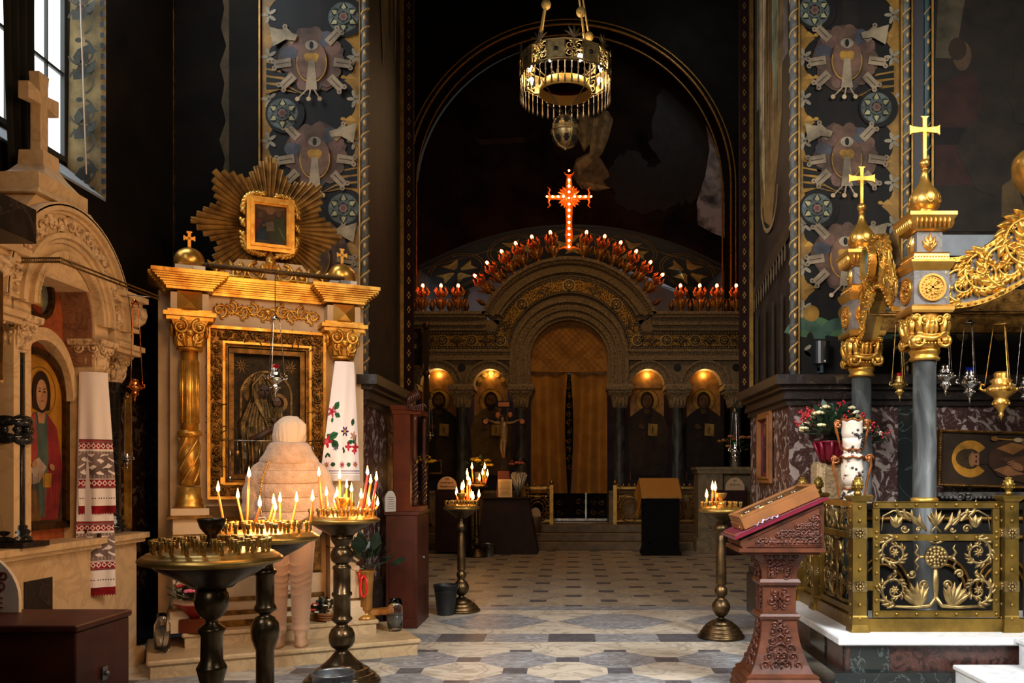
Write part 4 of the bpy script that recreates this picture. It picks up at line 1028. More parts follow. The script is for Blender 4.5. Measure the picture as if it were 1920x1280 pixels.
# arch band and corner stars
m.ringprism([(w2*.78*math.cos(t),hI*.66+w2*.78*math.sin(t)) for t in [PI*k/24 for k in range(25)]],[(w2*.72*math.cos(t),hI*.66+w2*.72*math.sin(t)) for t in [PI*k/24 for k in range(25)]],-.015,0)
m.box(-w2*.78,-w2*.72,-.015,0,0,hI*.66); m.box(w2*.72,w2*.78,-.015,0,0,hI*.66)
for s_ in (-1,1):
    for k in range(10): a_=2*PI*k/10; m.leaf(s_*w2*.72,hI*.9,-.004,.075,.022,a_,0,3,.012)
    m.sph((s_*w2*.72,-.01,hI*.9),.014)
# haloes
hz0=hI*.70; hr=w2*.44; hxm=-w2*.18
m.ringprism([(hxm+hr*1.15*math.cos(2*PI*k/36),hz0+hr*1.15*math.sin(2*PI*k/36)) for k in range(37)],[(hxm+hr*.8*math.cos(2*PI*k/36),hz0+hr*.8*math.sin(2*PI*k/36)) for k in range(37)],-.012,0)
for k in range(48): t=2*PI*k/48; m.tube([(hxm+hr*.82*math.cos(t),-.014,hz0+hr*.82*math.sin(t)),(hxm+hr*1.12*math.cos(t),-.014,hz0+hr*1.12*math.sin(t))],.004,4)
cx_,cz_=w2*.32,hI*.60; cr=w2*.27
m.ringprism([(cx_+cr*1.15*math.cos(2*PI*k/30),cz_+cr*1.15*math.sin(2*PI*k/30)) for k in range(31)],[(cx_+cr*.75*math.cos(2*PI*k/30),cz_+cr*.75*math.sin(2*PI*k/30)) for k in range(31)],-.03,-.01)
m.build('raised_border',[REPOUSSE],ico)
m=MB()
def body2(u,v):
    # veil and shoulders silhouette as a soft relief
    z=hI*.86*(1-v)*1.0
    t=v
    half=w2*(.33 if t<.22 else (.33+ (t-.22)*1.5 if t<.5 else .75-.06*(t-.5)))*(math.sqrt(max(0,1-(1-t/.16)**2)) if t<.16 else 1)
    x=hxm*(1-t*.8)+half*(2*u-1); rr_=1-(2*u-1)**2
    fold=.010*math.sin((2*u-1)*22+3*t)*(.3+t)
    return (x,-.012-.05*math.sqrt(max(0,rr_))-fold,z)
m.grid(body2,40,30)
for k in range(9):   # veil folds sweeping to the shoulder
    t=k/8
    m.tube([(hxm-w2*.26+t*.03,-.06,hI*.80-t*.1),(hxm-w2*.18+t*.06,-.08,hI*.6-t*.08),(hxm+w2*.1+t*.04,-.085,hI*.46-t*.1),(w2*.42,-.06,hI*.50-t*.16)],.006,5)
for k in range(14):
    x=-w2*.62+k*w2*.095; m.tube([(x,-.05,hI*.42-.01*k),(x+.02,-.075,hI*.25),(x+.01*(k%3),-.055,hI*.02)],.007,5)
m.tube([(hxm-w2*.25,-.065,hI*.60),(hxm-w2*.24,-.07,hI*.74),(hxm+.01,-.075,hI*.835),(hxm+w2*.27,-.07,hI*.74),(hxm+w2*.24,-.075,hI*.60)],.012,6)
m.build('mother_robe',[REPOUSSE],ico)
m=MB(); m.grid(lambda u,v:(cx_+ w2*(.14+.16*v)*(2*u-1)+.02*v,-.055-.05*math.sqrt(max(0,1-(2*u-1)**2))-.006*math.sin(u*30+v*9),hI*(.56-.34*v)),24,16)
for k in range(6): m.tube([(cx_-w2*.15+k*.03,-.11,hI*.5-k*.01),(cx_-w2*.05+k*.02,-.115,hI*.36),(cx_+w2*.05+k*.025,-.1,hI*.24)],.006,5)
m.build('child_robe',[REPOUSSE],ico)
FD=mat('icon_flesh_dark','#5e3a20',0,.5,(12,'#2a170c',.35,.62))
m=MB(); m.sph((hxm+.025,-.082,hz0-.01),w2*.2,16,12,(.82,.30,1.15)); m.sph((cx_-.01,-.115,cz_+.005),w2*.135,14,10,(.9,.35,1.1))
m.tube([(-w2*.5,-.08,hI*.28),(-w2*.15,-.09,hI*.33),(w2*.12,-.10,hI*.38)],[.03,.024,.016],8)
for k in range(4): m.tube([(w2*.1,-.105,hI*.385-k*.012),(w2*.17,-.112,hI*.41-k*.013),(w2*.22,-.112,hI*.42-k*.014)],[.009,.008,.005],6)
m.tube([(w2*.2,-.11,hI*.44),(w2*.12,-.12,hI*.47)],[.012,.008],6)
m.build('painted_flesh',[FD],ico)
m=MB()
for x,z,s_ in ((hxm+.025,hz0-.012,1),(cx_-.01,cz_,.6)):
    yf=-.098 if s_==1 else -.128
    for q in (-1,1): m.sph((x+q*.022*s_,yf,z+.012*s_),.008*s_,8,6,(1.4,.6,.7))
    m.tube([(x,yf-.002,z+.01*s_),(x+.004,yf-.004,z-.02*s_)],.004*s_,5); m.tube([(x-.012*s_,yf+.002,z-.035*s_),(x+.012*s_,yf+.002,z-.035*s_)],.003*s_,5)
m.build('facial_features',[P('#120a06')],ico)
m=KB(); m.box(i0+.02,i1-.02,KV+.0,KV+.004,j0+.02,j1-.02); m.build('glass_pane',[thin_glass('case_glass')],kt,world=True)
# bowed votive rail with hanging pendants across the lower icon
rl=thing('votive_rail','thin bowed wire hung with small votive pendants across the lower part of the large icon','rail',kloc(UM,KV-.07,K(500,825,KV)[1]),KA)
zr=K(500,825,KV)[1]; m=KB(); m.tube([(fu0+.03,KV-.05,zr),(UM-.2,KV-.15,zr-.012),(UM,KV-.17,zr-.014),(UM+.2,KV-.15,zr-.012),(fu1-.03,KV-.05,zr)],.005,6); m.build('wire',[SILVER],rl,world=True)
rr=random.Random(2)
for k in range(14):
    t=(k+.5)/14; u=fu0+.08+(fu1-fu0-.16)*t; l=.08+.22*rr.random(); y=KV-.06-.10*math.sin(PI*t)
    m=KB(); m.tube([(u,y,zr-.01),(u+.003,y,zr-l)],.0025,4); m.sph((u+.003,y,zr-l-.012),.013,8,6,(1,.5,1.5)) if k%3 else m.prism([(u-.014,zr-l-.05),(u+.014,zr-l-.05),(u+.014,zr-l),(u-.014,zr-l)],y-.003,y+.003)
    m.build('pendant',[SILVER if k%2 else GOLDP],rl,world=True)
# lower inset picture and base mouldings
lz0=K(500,1072,KV)[1]; lz1=zB-.12
m=KB(); frame(m,UM-fw*.92,UM+fw*.92,lz0,lz1,.06,KV-.03,KV+.02); frame(m,UM-fw*.92+.05,UM+fw*.92-.05,lz0+.05,lz1-.05,.02,KV-.04,KV+.02); m.build('lower_frame',[GOLDD],kt,world=True)
a=Art(kM@Matrix.Translation((UM,KV+.012,lz0)),.001); q=fw*.86
a.poly([(-q,.04),(q,.04),(q,lz1-lz0-.04),(-q,lz1-lz0-.04)],P('#1d1c1c')); a.poly([(-q*.3,.05),(q*.2,.05),(q*.1,.2),(-q*.1,.24),(-q*.25,.15)],P('#3c4046')); a.poly([(q*.3,.06),(q*.7,.06),(q*.6,.2),(q*.4,.18)],P('#2c221c'))
a.put('lower_picture',kt,world=True)
m=KB()
for a_,b_,o,i in ((z0,z0+.05,.10,1),(z0+.05,z0+.085,.085,0),(z0+.085,z0+.12,.07,1),(z0+.12,z0+.19,.05,0),(z0+.19,z0+.22,.06,1),(z0+.22,lz0-.02,.03,0)):
    m.i=i; m.box(cL+.14,cR-.14,KV-o,KV+.02,a_,b_)
m.build('base_moulding',[CREAM,GOLDD],kt,world=True)
m=KB(); m.box(cL+.10,cR-.10,KV-.10,KV+.02,zB-.115,zB-.07); m.box(cL+.12,cR-.12,KV-.06,KV+.02,zB-.07,zB-.03); m.build('sill',[mat('sill_dark_gilt','#5a4322',.6,.4,(8,'#33240f',.35,.6))],kt,world=True)
# crown: pediment, gilt crest, starburst with the small picture
pc=K(497,470,KV+.1)[0]; m=KB(); zt2=K(497,490,KV)[1]
pc=UM+.02
m.prism([(pc-.42,zT),(pc+.42,zT),(pc+.30,zT+.10),(pc+.24,zt2),(pc-.24,zt2),(pc-.30,zT+.10)],KV+.0,KV+.2); m.build('pediment',[CREAM],kt,world=True)
m=KB(); y=KV-.02; b=zT+.01
for s_ in (-1,1):
    m.spiral(pc+s_*.10,b+.07,y,.07,1.4,PI/2,-s_,.014); m.spiral(pc+s_*.24,b+.05,y,.055,1.4,PI/2,s_,.013); m.spiral(pc+s_*.36,b+.035,y,.04,1.3,PI/2,-s_,.011)
    m.tube([(pc+s_*.03,y,b+.02),(pc+s_*.18,y,b+.03),(pc+s_*.45,y,b+.01)],.012,6)
    for k in range(6): m.leaf(pc+s_*(.05+.07*k),b+.06,y,.09,.05,PI/2-s_*(.3+.12*k),.2*s_,4,.02)
m.leaf(pc,b+.08,y,.17,.09,PI/2,0,5,.04); m.sph((pc,y-.02,b+.15),.03)
m.build('crest_scroll',[GOLD],kt,world=True)
sb=thing('sunburst_picture','gilded starburst of carved rays around a small framed picture on top of the icon case','picture',kloc(pc,KV+.02,zt2-.0),KA)
sc=K(497,428,KV+.08); sz=sc[1]; sz=EYE-(428-VY)*(KO.y+ks*pc+kc*(KV+.08))/FOC
R1=(EYE-(300-VY)*(KO.y+ks*pc+kc*(KV+.08))/FOC)-sz
R1*=1.05
m=KB(); nr=64; rr=random.Random(9)
for k in range(nr):
    t=2*PI*k/nr; ph=(k%8)/8.0; tri=abs(((k+0)%8)-0)/4.0; tri=min(k%8,8-k%8)/4.0
    R_=R1*(1.0-.27*tri); w0=.012; w1=.5*2*PI*R_/nr*.92
    a0=t+PI/2; ca,sa=math.cos(a0),math.sin(a0); ri=.14
    pts=[]
    for r,w,h in ((ri,w0,.02),(R_*.6,(w0*.4+w1*.6),.028),(R_,w1,.022)):
        x=pc+ca*r; z=sz+sa*r; px_,pz_=-sa*w,ca*w
        pts+=[(x-px_,KV+.10,z-pz_),(x-px_*.5,KV+.10-h,z-pz_*.5),(x,KV+.10-h*.55,z),(x+px_*.5,KV+.10-h*.9,z+pz_*.5),(x+px_,KV+.10,z+pz_)]
    f=[(j*5+i,j*5+5+i,j*5+6+i,j*5+1+i) for j in range(2) for i in range(4)]+[(10,11,12,13,14),(0,10,14,4)]
    m.add(pts,f)
m.build('ray_burst',[mat('gilt_rays','#a88142',.55,.55,(10,'#6b4e24',.35,.6),(40,.3,.004))],sb,world=True)
fw2=.178; fh=.21
m=KB(); fy=KV-.02
for w,h,d,y in ((fw2,fh,.035,fy-.02),(fw2-.03,fh-.03,.02,fy-.035),(fw2-.045,fh-.045,.015,fy-.01)):
    frame(m,pc-w,pc+w,sz-h,sz+h,d,y,KV+.06)
m.build('inner_frame',[GOLD],sb,world=True)
m=KB()
for k in range(34):   # heavy leaf wreath
    t=2*PI*k/34; ex=abs(math.cos(t))**.5*(1 if math.cos(t)>0 else -1); ez=abs(math.sin(t))**.5*(1 if math.sin(t)>0 else -1)
    M0=m.M; m.M=M0@Matrix.Translation((pc+ex*(fw2+.026),KV-.01,sz+ez*(fh+.024)))@Matrix.Rotation(-(t+PI/2+.5),4,'Y'); m.sph((0,0,0),.03,10,8,(1.5,.8,.62)); m.M=m.M@Matrix.Rotation(.9,4,'Y'); m.sph((0,-.012,.0),.024,10,8,(1.4,.8,.5)); m.M=M0
m.build('leaf_wreath',[GOLD],sb,world=True)
a=Art(kM@Matrix.Translation((pc,KV+.0,sz-fh)),.001)
a.poly([(-.17,.03),(.17,.03),(.17,.42),(-.17,.42)],P('#4d3620')); a.ell(0,.37,.12,.05,P('#6d5230')); a.ell(0,.33,.03,.035,P('#7d5c38'))
a.poly([(-.15,.06),(-.01,.06),(-.02,.18),(-.05,.25),(-.10,.26),(-.14,.18)],P('#2c3640')); a.poly([(0,.06),(.16,.06),(.14,.2),(.09,.28),(.04,.27),(0,.18)],P('#3d4228')); a.poly([(-.12,.10),(-.06,.25),(-.10,.26),(-.14,.18)],P('#5e2a24')); a.ell(-.075,.285,.02,.026,P('#5e4430'),12); a.ell(.06,.305,.02,.028,P('#5e4430'),12); a.bar(-.06,.2,.02,.235,.022,P('#6a5438')); a.poly([(-.03,.16),(.03,.17),(.02,.24),(-.03,.23)],P('#77684c')); a.bar(.12,.08,.06,.2,.012,P('#5a5c3c')); a.poly([(-.16,.05),(.16,.05),(.12,.09),(-.12,.09)],P('#4a4436'))
a.put('small_painting',sb,world=True)
# corner domes with crosses (stand on the cornice)
for c,lab in ((cL,'gilded half dome with a small cross on the left corner of the icon case'),(cR,'gilded half dome with a small cross on the right corner of the icon case')):
    d=thing('gilt_dome',lab,'dome',kloc(c,KV-.05,zT),KA,)
    m=MB(); m.box(-.10,.10,-.10,.10,0,.055); m.build('dome_base',[mat('base_pale','#c9bfae',0,.6)],d)
    m=MB(); m.lathe([(.095,.055),(.108,.08),(.108,.105)]+[(.108*math.cos(t),.105+.10*math.sin(t)) for t in [PI/2*k/8 for k in range(1,9)]],24); m.sph((0,0,.21),.012); m.build('dome',[GOLDP],d)
    m=MB()
    for b_ in ((-.011,.011,.21,.325),(-.038,.038,.265,.287)): m.box(b_[0],b_[1],-.008,.008,b_[2],b_[3])
    m.box(-.019,.019,-.009,.009,.315,.328); 
    for s_ in (-1,1): m.box(s_*.036-.005,s_*.036+.005,-.009,.009,.258,.294)
    m.build('small_cross',[GOLDP],d)
# spiral-wire reading light bar across the cornice
lb=thing('light_bar','slim dark ribbed light bar lying across the top front of the icon case','lamp',kloc(UM,KV-.20,zT+.0),KA)
m=KB(); zb1=zT+.045; m.tube([(cL+.08,KV-.24,zb1),(cR-.02,KV-.24,zb1)],.017,8)
for k in range(110): 
    u=cL+.09+(cR-cL-.12)*k/109; m.lathe([(.017,-.002),(.0195,0),(.017,.002)],8,(0,0,0)) if 0 else m.tube([(u-.002,KV-.24,zb1),(u+.002,KV-.24,zb1)],.020,8)
m.build('ribbed_tube',[mat('bar_bronze','#5a4426',.8,.35)],lb,world=True)
m=KB()
for u in (cL+.06,cR-.01): m.box(u-.04,u+.04,KV-.26,KV-.1,zT+.0,zT+.03)
m.build('bracket',[STEEL],lb,world=True)
# hanging oil lamp in front of the icon
def lampion(name,label,x,y,ztop,z,r,ml,cat='lamp',group=None,glass=None,nchain=3,spread=1.0,drop=None,cap=True):
    """hanging oil lamp: z is the rim of the cup"""
    t=thing(name,label,cat,(x,y,ztop),0,group); H=ztop-z
    m=MB()
    if cap: m.lathe([(.004,0),(.012,-.01),(r*.5,-.03),(r*.55,-.036),(.004,-.04)],12)
    m.build('ceiling_cap',[ml],t)
    m=MB()
    for k in range(nchain):
        a=2*PI*k/nchain+.5; n=max(6,int(H/.04)); pts=[];rs=[]
        for j in range(n+1):
            q=j/n; rr_=r*(.45+(spread-.45)*q); pts.append((rr_*math.cos(a),rr_*math.sin(a),-.03-(H-.03)*q)); rs.append(.0028 if j%2 else .0045)
        m.tube(pts,rs,5)
    m.build('chain',[ml],t)
    m=MB(); d=drop or r*2.2
    m.lathe([(r*.35,-H+r*.9),(r*.5,-H+r*.75),(r*.42,-H+r*.5),(r*.72,-H+r*.3),(r*.55,-H+r*.1),(r*.7,-H),(r*1.0,-H-r*.25),(r*.92,-H-r*.5),(r*.5,-H-r*.8),(r*.42,-H-r*.95),(r*.55,-H-r*1.1),(r*.45,-H-r*1.4),(r*.2,-H-r*1.7),(r*.13,-H-r*1.9),(r*.2,-H-r*2.0),(r*.08,-H-r*2.15),(.001,-H-d-.02)],18)
    for k in range(nchain):
        a=2*PI*k/nchain+.5; m.tube([(r*math.cos(a)*.9,r*math.sin(a)*.9,-H-r*.4),(r*1.3*math.cos(a),r*1.3*math.sin(a),-H-r*.2),(r*1.2*math.cos(a),r*1.2*math.sin(a),-H+r*.15),(r*1.0*math.cos(a),r*1.0*math.sin(a),-H+.0)],r*.10,6)
    for k in range(9): a=2*PI*k/9; m.sph((r*.96*math.cos(a),r*.96*math.sin(a),-H-r*.32),r*.13,6,5); m.sph((r*.5*math.cos(a),r*.5*math.sin(a),-H-r*1.25),r*.1,6,5)
    m.build('lamp_bowl',[ml],t)
    if glass: m=MB(); m.lathe([(.001,-H+r*.2),(r*.36,-H+r*.35),(r*.40,-H+r*1.25),(r*.37,-H+r*1.25),(r*.33,-H+r*.45)],14); m.build('glass_cup',[glass],t)
    return t
RG=mat('glass_red','#b01018',0,.1,trans=.5); GG=mat('glass_green','#2c8a3c',0,.1,trans=.5); BG=mat('glass_blue','#1a2a9a',0,.1,trans=.5)
u_,v_=K(516,700,KV-.3)[0],KV-.3; p=kloc(u_,v_,0)
lampion('hanging_oil_lamp','silver oil lamp with a red glass hanging on chains before the large icon',p[0],p[1],EYE-(590-VY)*p[1]/FOC,EYE-(705-VY)*p[1]/FOC,.07,SILVER,glass=RG)
m=MB(); pz=EYE-(590-VY)*p[1]/FOC; pb=kloc(u_,KV-.24,0); m.tube([(p[0],p[1],pz),(p[0],p[1],zT+.03),(pb[0],pb[1],zT+.05)],.003,5); o=m.build('lamp_wire',[IRON]); tag(o,'thin dark wire holding the oil lamp below the light bar of the icon case','wire')
# embroidered towel around the right column
PALW=[WHITEC]
def cm(c): 
    q=P(c,.9)
    if q not in PALW: PALW.append(q)
    return PALW.index(q)
GRN=cm('#2f6b3f');DGR=cm('#1d4030');RED=cm('#b3202c');PNK=cm('#d0506c');PUR=cm('#4a2a66');YEL=cm('#d8a83c');LIL=cm('#8a78a8');LACE=cm('#b8a890'); ORG=cm('#c9907a'); BLU=cm('#7a8aa8')
def flower(u,v,cx,cz,r,pet,c1,c2):
    d=math.hypot(u-cx,v-cz)
    if d>r: return None
    a=math.atan2(v-cz,u-cx); 
    if d<r*.3: return c2
    if d<r*(.72+.28*math.cos(pet*a)): return c1
    return None
def lf(u,v,cx,cz,l,w,a,c):
    x=(u-cx)*math.cos(a)+(v-cz)*math.sin(a); y=-(u-cx)*math.sin(a)+(v-cz)*math.cos(a)
    if 0<x<l and abs(y)<w*math.sin(PI*x/l): return c if abs(y)>w*.12 else (DGR if c==GRN else GRN)
def towelpat(u,v):
    # u in 0..1 (width .30), v metres from the top; length .98
    U=(u-.5)*.34; 
    V=v*.98
    for args in ((-.13,.415,.05,5,PNK,RED),(-.15,.66,.055,5,RED,PNK),(.02,.575,.045,6,PUR,YEL),(.115,.61,.04,5,ORG,LACE),(-.065,.715,.024,5,LIL,BLU),(.06,.70,.036,4,RED,PNK),(.135,.70,.04,4,RED,RED),(.12,.735,.03,4,RED,PNK),(-.13,.90-.05,.026,8,RED,YEL),(-.0,.85,.028,8,RED,PNK),(.125,.845,.026,8,RED,YEL)):
        c=flower(U,V,*args)
        if c is not None: return c
    for args in ((-.11,.40,.085,.03,-.9,GRN),(-.10,.43,.07,.022,.4,GRN),(-.12,.46,.05,.014,1.5,GRN),(-.14,.63,.10,.03,-.4,GRN),(-.16,.60,.09,.03,.6,GRN),(-.1,.64,.1,.03,1.0,GRN),(.10,.53,.07,.02,-1.2,DGR),(.11,.68,.08,.02,-1.2,GRN),(.04,.67,.08,.018,-.2,GRN),(0,.70,.05,.01,1.2,DGR),(.02,.72,.04,.01,1.9,DGR),(-.13,.75,.05,.01,1.0,DGR),(-.13,.75,.05,.01,1.9,DGR),
        (-.1,.85,.04,.014,-.4,GRN),(-.06,.84,.04,.014,2.6,DGR),(.04,.85,.04,.014,-.4,GRN),(.08,.84,.04,.014,2.6,DGR)):
        c=lf(U,V,*args)
        if c is not None: return c
    if .895<V<.905: return LIL
    if .915<V<.92 : return LIL
    if V>.935: return LACE if (int(U*260)+int(V*260))%3==0 else 0
    return 0
tu=cR; ty=KV-.06
def tw(u,v):
    hw=.075+.085*v; a=(u-.5)
    z=zc0-.05-.95*v
    x=tu-.035*v-.0+hw*2*a; 
    y=ty-.095-.0-.05*v*math.cos(a*PI)-.02*math.cos(a*PI)-.008*math.sin(u*14+v*3)*(v+.1)
    return (x,y,z)
m=KB(); m.grid(tw,84,230,towelpat); 
tl=m.build('embroidered_towel',PALW); tag(tl,'white towel with embroidered flowers tied round the right column of the icon case','towel')
m=KB(); m.grid(lambda u,v:(tu-.06+.16*(u-.5)-.04*v,ty-.10+.012*math.sin(u*20),zc0-.05-.95-.0-.17*v),14,10); m.build('hanging_end',[mat('lace_cloth','#b5a58c',0,.9)],tl,world=True)
# ------------------------------------------------------------------ turned candle stands
def cupmesh():
    m=MB(); m.lathe([(.006,0),(.0075,.012),(.0055,.02),(.0095,.026),(.0105,.042),(.0085,.044),(.0075,.032)],10); m.lathe([(.0105,.040),(.0125,.042),(.0105,.045)],10)
    return m
CUP=None; CUPS={}
def stand(label,x,y,prof,top,R_,rings,cup,mdark=BRONZE,mtop=BRASS,group=None,gh=1.0,cs=1.0,flutes=None):
    """prof: shaft profile from the floor to under the dish; top: z of the rim; R_: rim radius"""
    global CUP
    t=thing('candle_stand',label,'candle stand',(x,y,0),0,group)
    m=MB(); m.lathe(prof,32)
    if flutes:
        z0,z1,r=flutes
        for k in range(14): a=2*PI*k/14; m.tube([(r*math.cos(a),r*math.sin(a),z0),(r*math.cos(a),r*math.sin(a),z1)],r*.16,5)
    m.build('turned_shaft',[mdark],t)
    m=MB(); m.lathe([(R_*.30,top-.115*gh),(R_*.36,top-.10*gh),(R_*.62,top-.065*gh),(R_*.8,top-.035*gh),(R_*.83,top-.028*gh),(R_*.84,top-.02*gh)],40); m.build('bowl_underside',[mdark],t)
    m=MB(); m.lathe([(R_*.84,top-.03),(R_*.97,top-.022),(R_,top-.014),(R_*.995,top-.006),(R_*.93,top+.006),(R_*.90,top+.008),(R_*.88,top+.014),(R_*.80,top+.02),(R_*.6,top+.024),(R_*.3,top+.03),(.001,top+.034)],48); m.build('brass_dish',[mtop],t)
    if cup: 
        m=MB(); m.lathe([(.028*cs,top+.03),(.022*cs,top+.05),(.016*cs,top+.075),(.03*cs,top+.09),(.042*cs,top+.105),(.052*cs,top+.135),(.050*cs,top+.14),(.035*cs,top+.125),(.001,top+.12)],20); m.build('oil_cup',[mdark if cup==1 else mtop],t)
    pos=[]
    for n,rr_ in rings:
        for k in range(n):
            a=2*PI*(k+.5*(n%2))/n+.13; r=R_*rr_; z=top+.018+.012*(1-rr_)
            pos.append((r*math.cos(a),r*math.sin(a),z))
    CUPS[(round(x,4),round(y,4))]=[[x+p[0],y+p[1],p[2],0] for p in pos]
    first=None
    for p in pos[:96]:
        if first is None:
            if CUP is None:
                o=cupmesh().build('candle_cup',[mtop],t); CUP=o
            else: o=CUP.copy(); C.objects.link(o); o.parent=t
            first=o
        else: o=CUP.copy(); C.objects.link(o); o.parent=t
        o.location=p; o.scale=(cs,cs,cs)
    return t
# heavy trio on the left
P3=[(.25,0),(.256,.015),(.246,.036),(.218,.042),(.226,.058),(.205,.072),(.178,.078),(.186,.092),(.166,.106),(.135,.112),(.140,.124),(.11,.145),(.08,.175),(.055,.205),(.04,.222),(.045,.232),(.07,.25),(.084,.28),(.086,.306),(.084,.33),(.07,.365),(.045,.385),(.035,.395),(.04,.40),(.068,.425),(.07,.435),(.06,.445),(.056,.455),(.056,.58),(.067,.59),(.067,.605),(.056,.615),(.056,.76),(.062,.77),(.058,.785),(.04,.795),(.044,.80),(.065,.815),(.074,.84),(.075,.86),(.072,.88),(.06,.905),(.045,.915),(.05,.925),(.07,.955),(.078,.985)]
P1=[(.25,0),(.255,.012),(.2,.05),(.14,.1),(.08,.16),(.045,.19),(.05,.2),(.066,.225),(.07,.25),(.066,.275),(.05,.30),(.04,.31),(.042,.62),(.052,.66),(.055,.67),(.05,.68),(.04,.70),(.038,.79),(.05,.812),(.046,.82),(.022,.838),(.022,.85),(.045,.868),(.058,.895),(.062,.92),(.058,.95),(.045,.972),(.03,.98),(.05,.985),(.08,.99)]
P2=[(.25,0),(.255,.012),(.2,.05),(.14,.1),(.08,.16),(.045,.19),(.042,.2),(.042,.33),(.058,.36),(.05,.38),(.042,.40),(.042,.56),(.05,.58),(.062,.615),(.066,.65),(.062,.685),(.045,.715),(.025,.725),(.03,.735),(.055,.75),(.05,.765),(.042,.78),(.042,.91),(.055,.93),(.045,.94),(.036,.95),(.035,.975),(.055,.985),(.075,.99)]
SX1=((397-VX)*3.19/FOC,3.19); SX2=((497-VX)*4.07/FOC,4.07); SX3=((641-VX)*5.73/FOC,5.73)
stand('large bronze candle stand with an empty dark oil cup, nearest the camera',SX1[0],SX1[1],P1,1.085,.253,[(22,.80),(16,.60),(10,.4)],1)
stand('large bronze candle stand crowded with burning candles, between the other two of the trio',SX2[0],SX2[1],P2,1.10,.25,[(22,.83),(16,.62),(10,.4)],0)
stand('bronze candle stand with burning candles beside the icon case, farthest of the trio',SX3[0],SX3[1],P3,1.10,.25,[(20,.83),(14,.62),(8,.4)],2)
S4=(-1.13,8.80); S5=(-1.64,14.8); S6=(1.28,7.37)
P6=[(.195,0),(.20,.012),(.194,.028),(.176,.034),(.181,.048),(.172,.060),(.154,.065),(.160,.078),(.150,.090),(.130,.095),(.136,.106),(.118,.120),(.096,.124),(.099,.134),(.07,.15),(.04,.162),(.02,.172),(.03,.18),(.055,.20),(.075,.24),(.078,.265),(.074,.29),(.05,.325),(.028,.34),(.035,.35),(.052,.375),(.055,.40),(.05,.425),(.03,.448),(.044,.455),(.046,.46),(.044,.64),(.036,.86),(.03,.875),(.028,.88),(.05,.90),(.062,.92),(.064,.945),(.05,.965),(.025,.98),(.022,1.0),(.05,1.02)]
P4=[(.19,0),(.195,.012),(.188,.026),(.168,.032),(.174,.045),(.160,.058),(.138,.064),(.144,.076),(.126,.090),(.104,.096),(.106,.106),(.06,.135),(.025,.155),(.03,.165),(.06,.19),(.078,.23),(.078,.26),(.06,.30),(.03,.325),(.042,.345),(.05,.37),(.042,.40),(.028,.415),(.04,.42),(.042,.43),(.042,.62),(.034,.80),(.03,.82),(.05,.845),(.05,.88),(.03,.91),(.025,.93),(.05,.97)]
stand('slender brass candle stand with a few burning candles in the middle of the aisle',S4[0],S4[1],P4,1.07,.19,[(18,.85),(12,.6),(6,.32)],2,BRASSD,BRASS)
stand('brass candle stand with burning candles at the far end beside the dark red table',S5[0],S5[1],P4,1.22,.19,[(18,.85),(12,.6)],2,BRASSD,BRASS,gh=1.4)
stand('brass candle stand with three lit candles on the right, just behind the carved lectern',S6[0],S6[1],P6,1.10,.195,[(18,.88),(13,.66),(8,.42)],2,BRASSD,BRASS)
# ------------------------------------------------------------------ candles
def candle(label,bx,by,bz,tx,tz,r,group,wax=WAX,fs=1.0,fm=FLAME):
    """leaning taper with flame; b = foot, t = top"""
    t=thing('burning_candle',label,'candle',(bx,by,bz),0,group); dx=tx-bx; h=tz-bz
    m=MB(); m.tube([(0,0,0),(dx,0,h)],[r,r*.85],8); tp_=m.build('taper',[wax],t)
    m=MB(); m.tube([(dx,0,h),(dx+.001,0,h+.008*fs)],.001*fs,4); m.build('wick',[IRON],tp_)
    m=MB(); m.M=Matrix.Translation((dx,0,h+.003)); m.lathe([(.0015*fs,0),(.0058*fs,.006*fs),(.0068*fs,.013*fs),(.0052*fs,.022*fs),(.0025*fs,.032*fs),(.0006*fs,.042*fs)],10); m.build('flame',[fm],t)
    return t
def candles(lst,sx,sy,top,R_,r,desc,group,fs=1.0,h0=.035):
    lst=sorted(lst); n=len(lst)
    for k,c in enumerate(lst):
        fx,fy,bx,by=c[:4]; wax=WAXR if len(c)>4 else WAX
        zz_=top+h0; Yb=(EYE-zz_)*FOC/(by-VY); Yb=max(sy-R_*.8,min(sy+R_*.8,Yb)); best=None
        for q in CUPS[(round(sx,4),round(sy,4))]:    # stand it in the nearest free cup
            if q[3]: continue
            d=abs(q[0]-(bx-VX)*q[1]/FOC)*3+abs(q[1]-Yb)
            if best is None or d<best[0]: best=(d,q)
        q=best[1]; q[3]=1; X,Yb,zz_=q[0],q[1],q[2]+.022
        tx=(fx-VX)*Yb/FOC; tx=max(X-.035,min(X+.035,tx)); tz=EYE-(fy+5*fs*4/Yb-VY)*Yb/FOC
        candle('%s burning candle from the left on %s'%(ORD[k],desc),X,Yb,zz_,tx,tz,r,group,wax,fs)
A2=[(409,917,417,985),(446,930,451,975),(467,890,462,985),(487,945,478,992),(513,940,509,978),(516,952,512,985),(525,937,525,972),(556,936,554,972),(586,934,581,990)]
candles(A2,SX2[0],SX2[1],1.10,.25,.006,'the middle stand of the trio','candles on the middle stand',1.25)
A3=[(598,888,602,962),(613,946,613,958),(612,925,611,962),(628,938,628,958),(632,926,632,962),(637,893,640,958),(650,911,649,955),(659,918,656,962),(677,929,676,964),(673,953,673,962),(695,902,690,962),(707,897,706,966,1),(714,886,710,968,1),(692,943,692,966),(702,930,702,962),(708,944,708,968)]
candles(A3,SX3[0],SX3[1],1.10,.25,.0085,'the stand beside the icon case','candles on the stand beside the icon case',1.5)
A4=[(856,924,856,939),(869,911,869,940),(866,915,866,936),(877,896,875,941),(881,906,880,941),(884,929,884,938),(887,932,887,940),(898,928,897,941)]
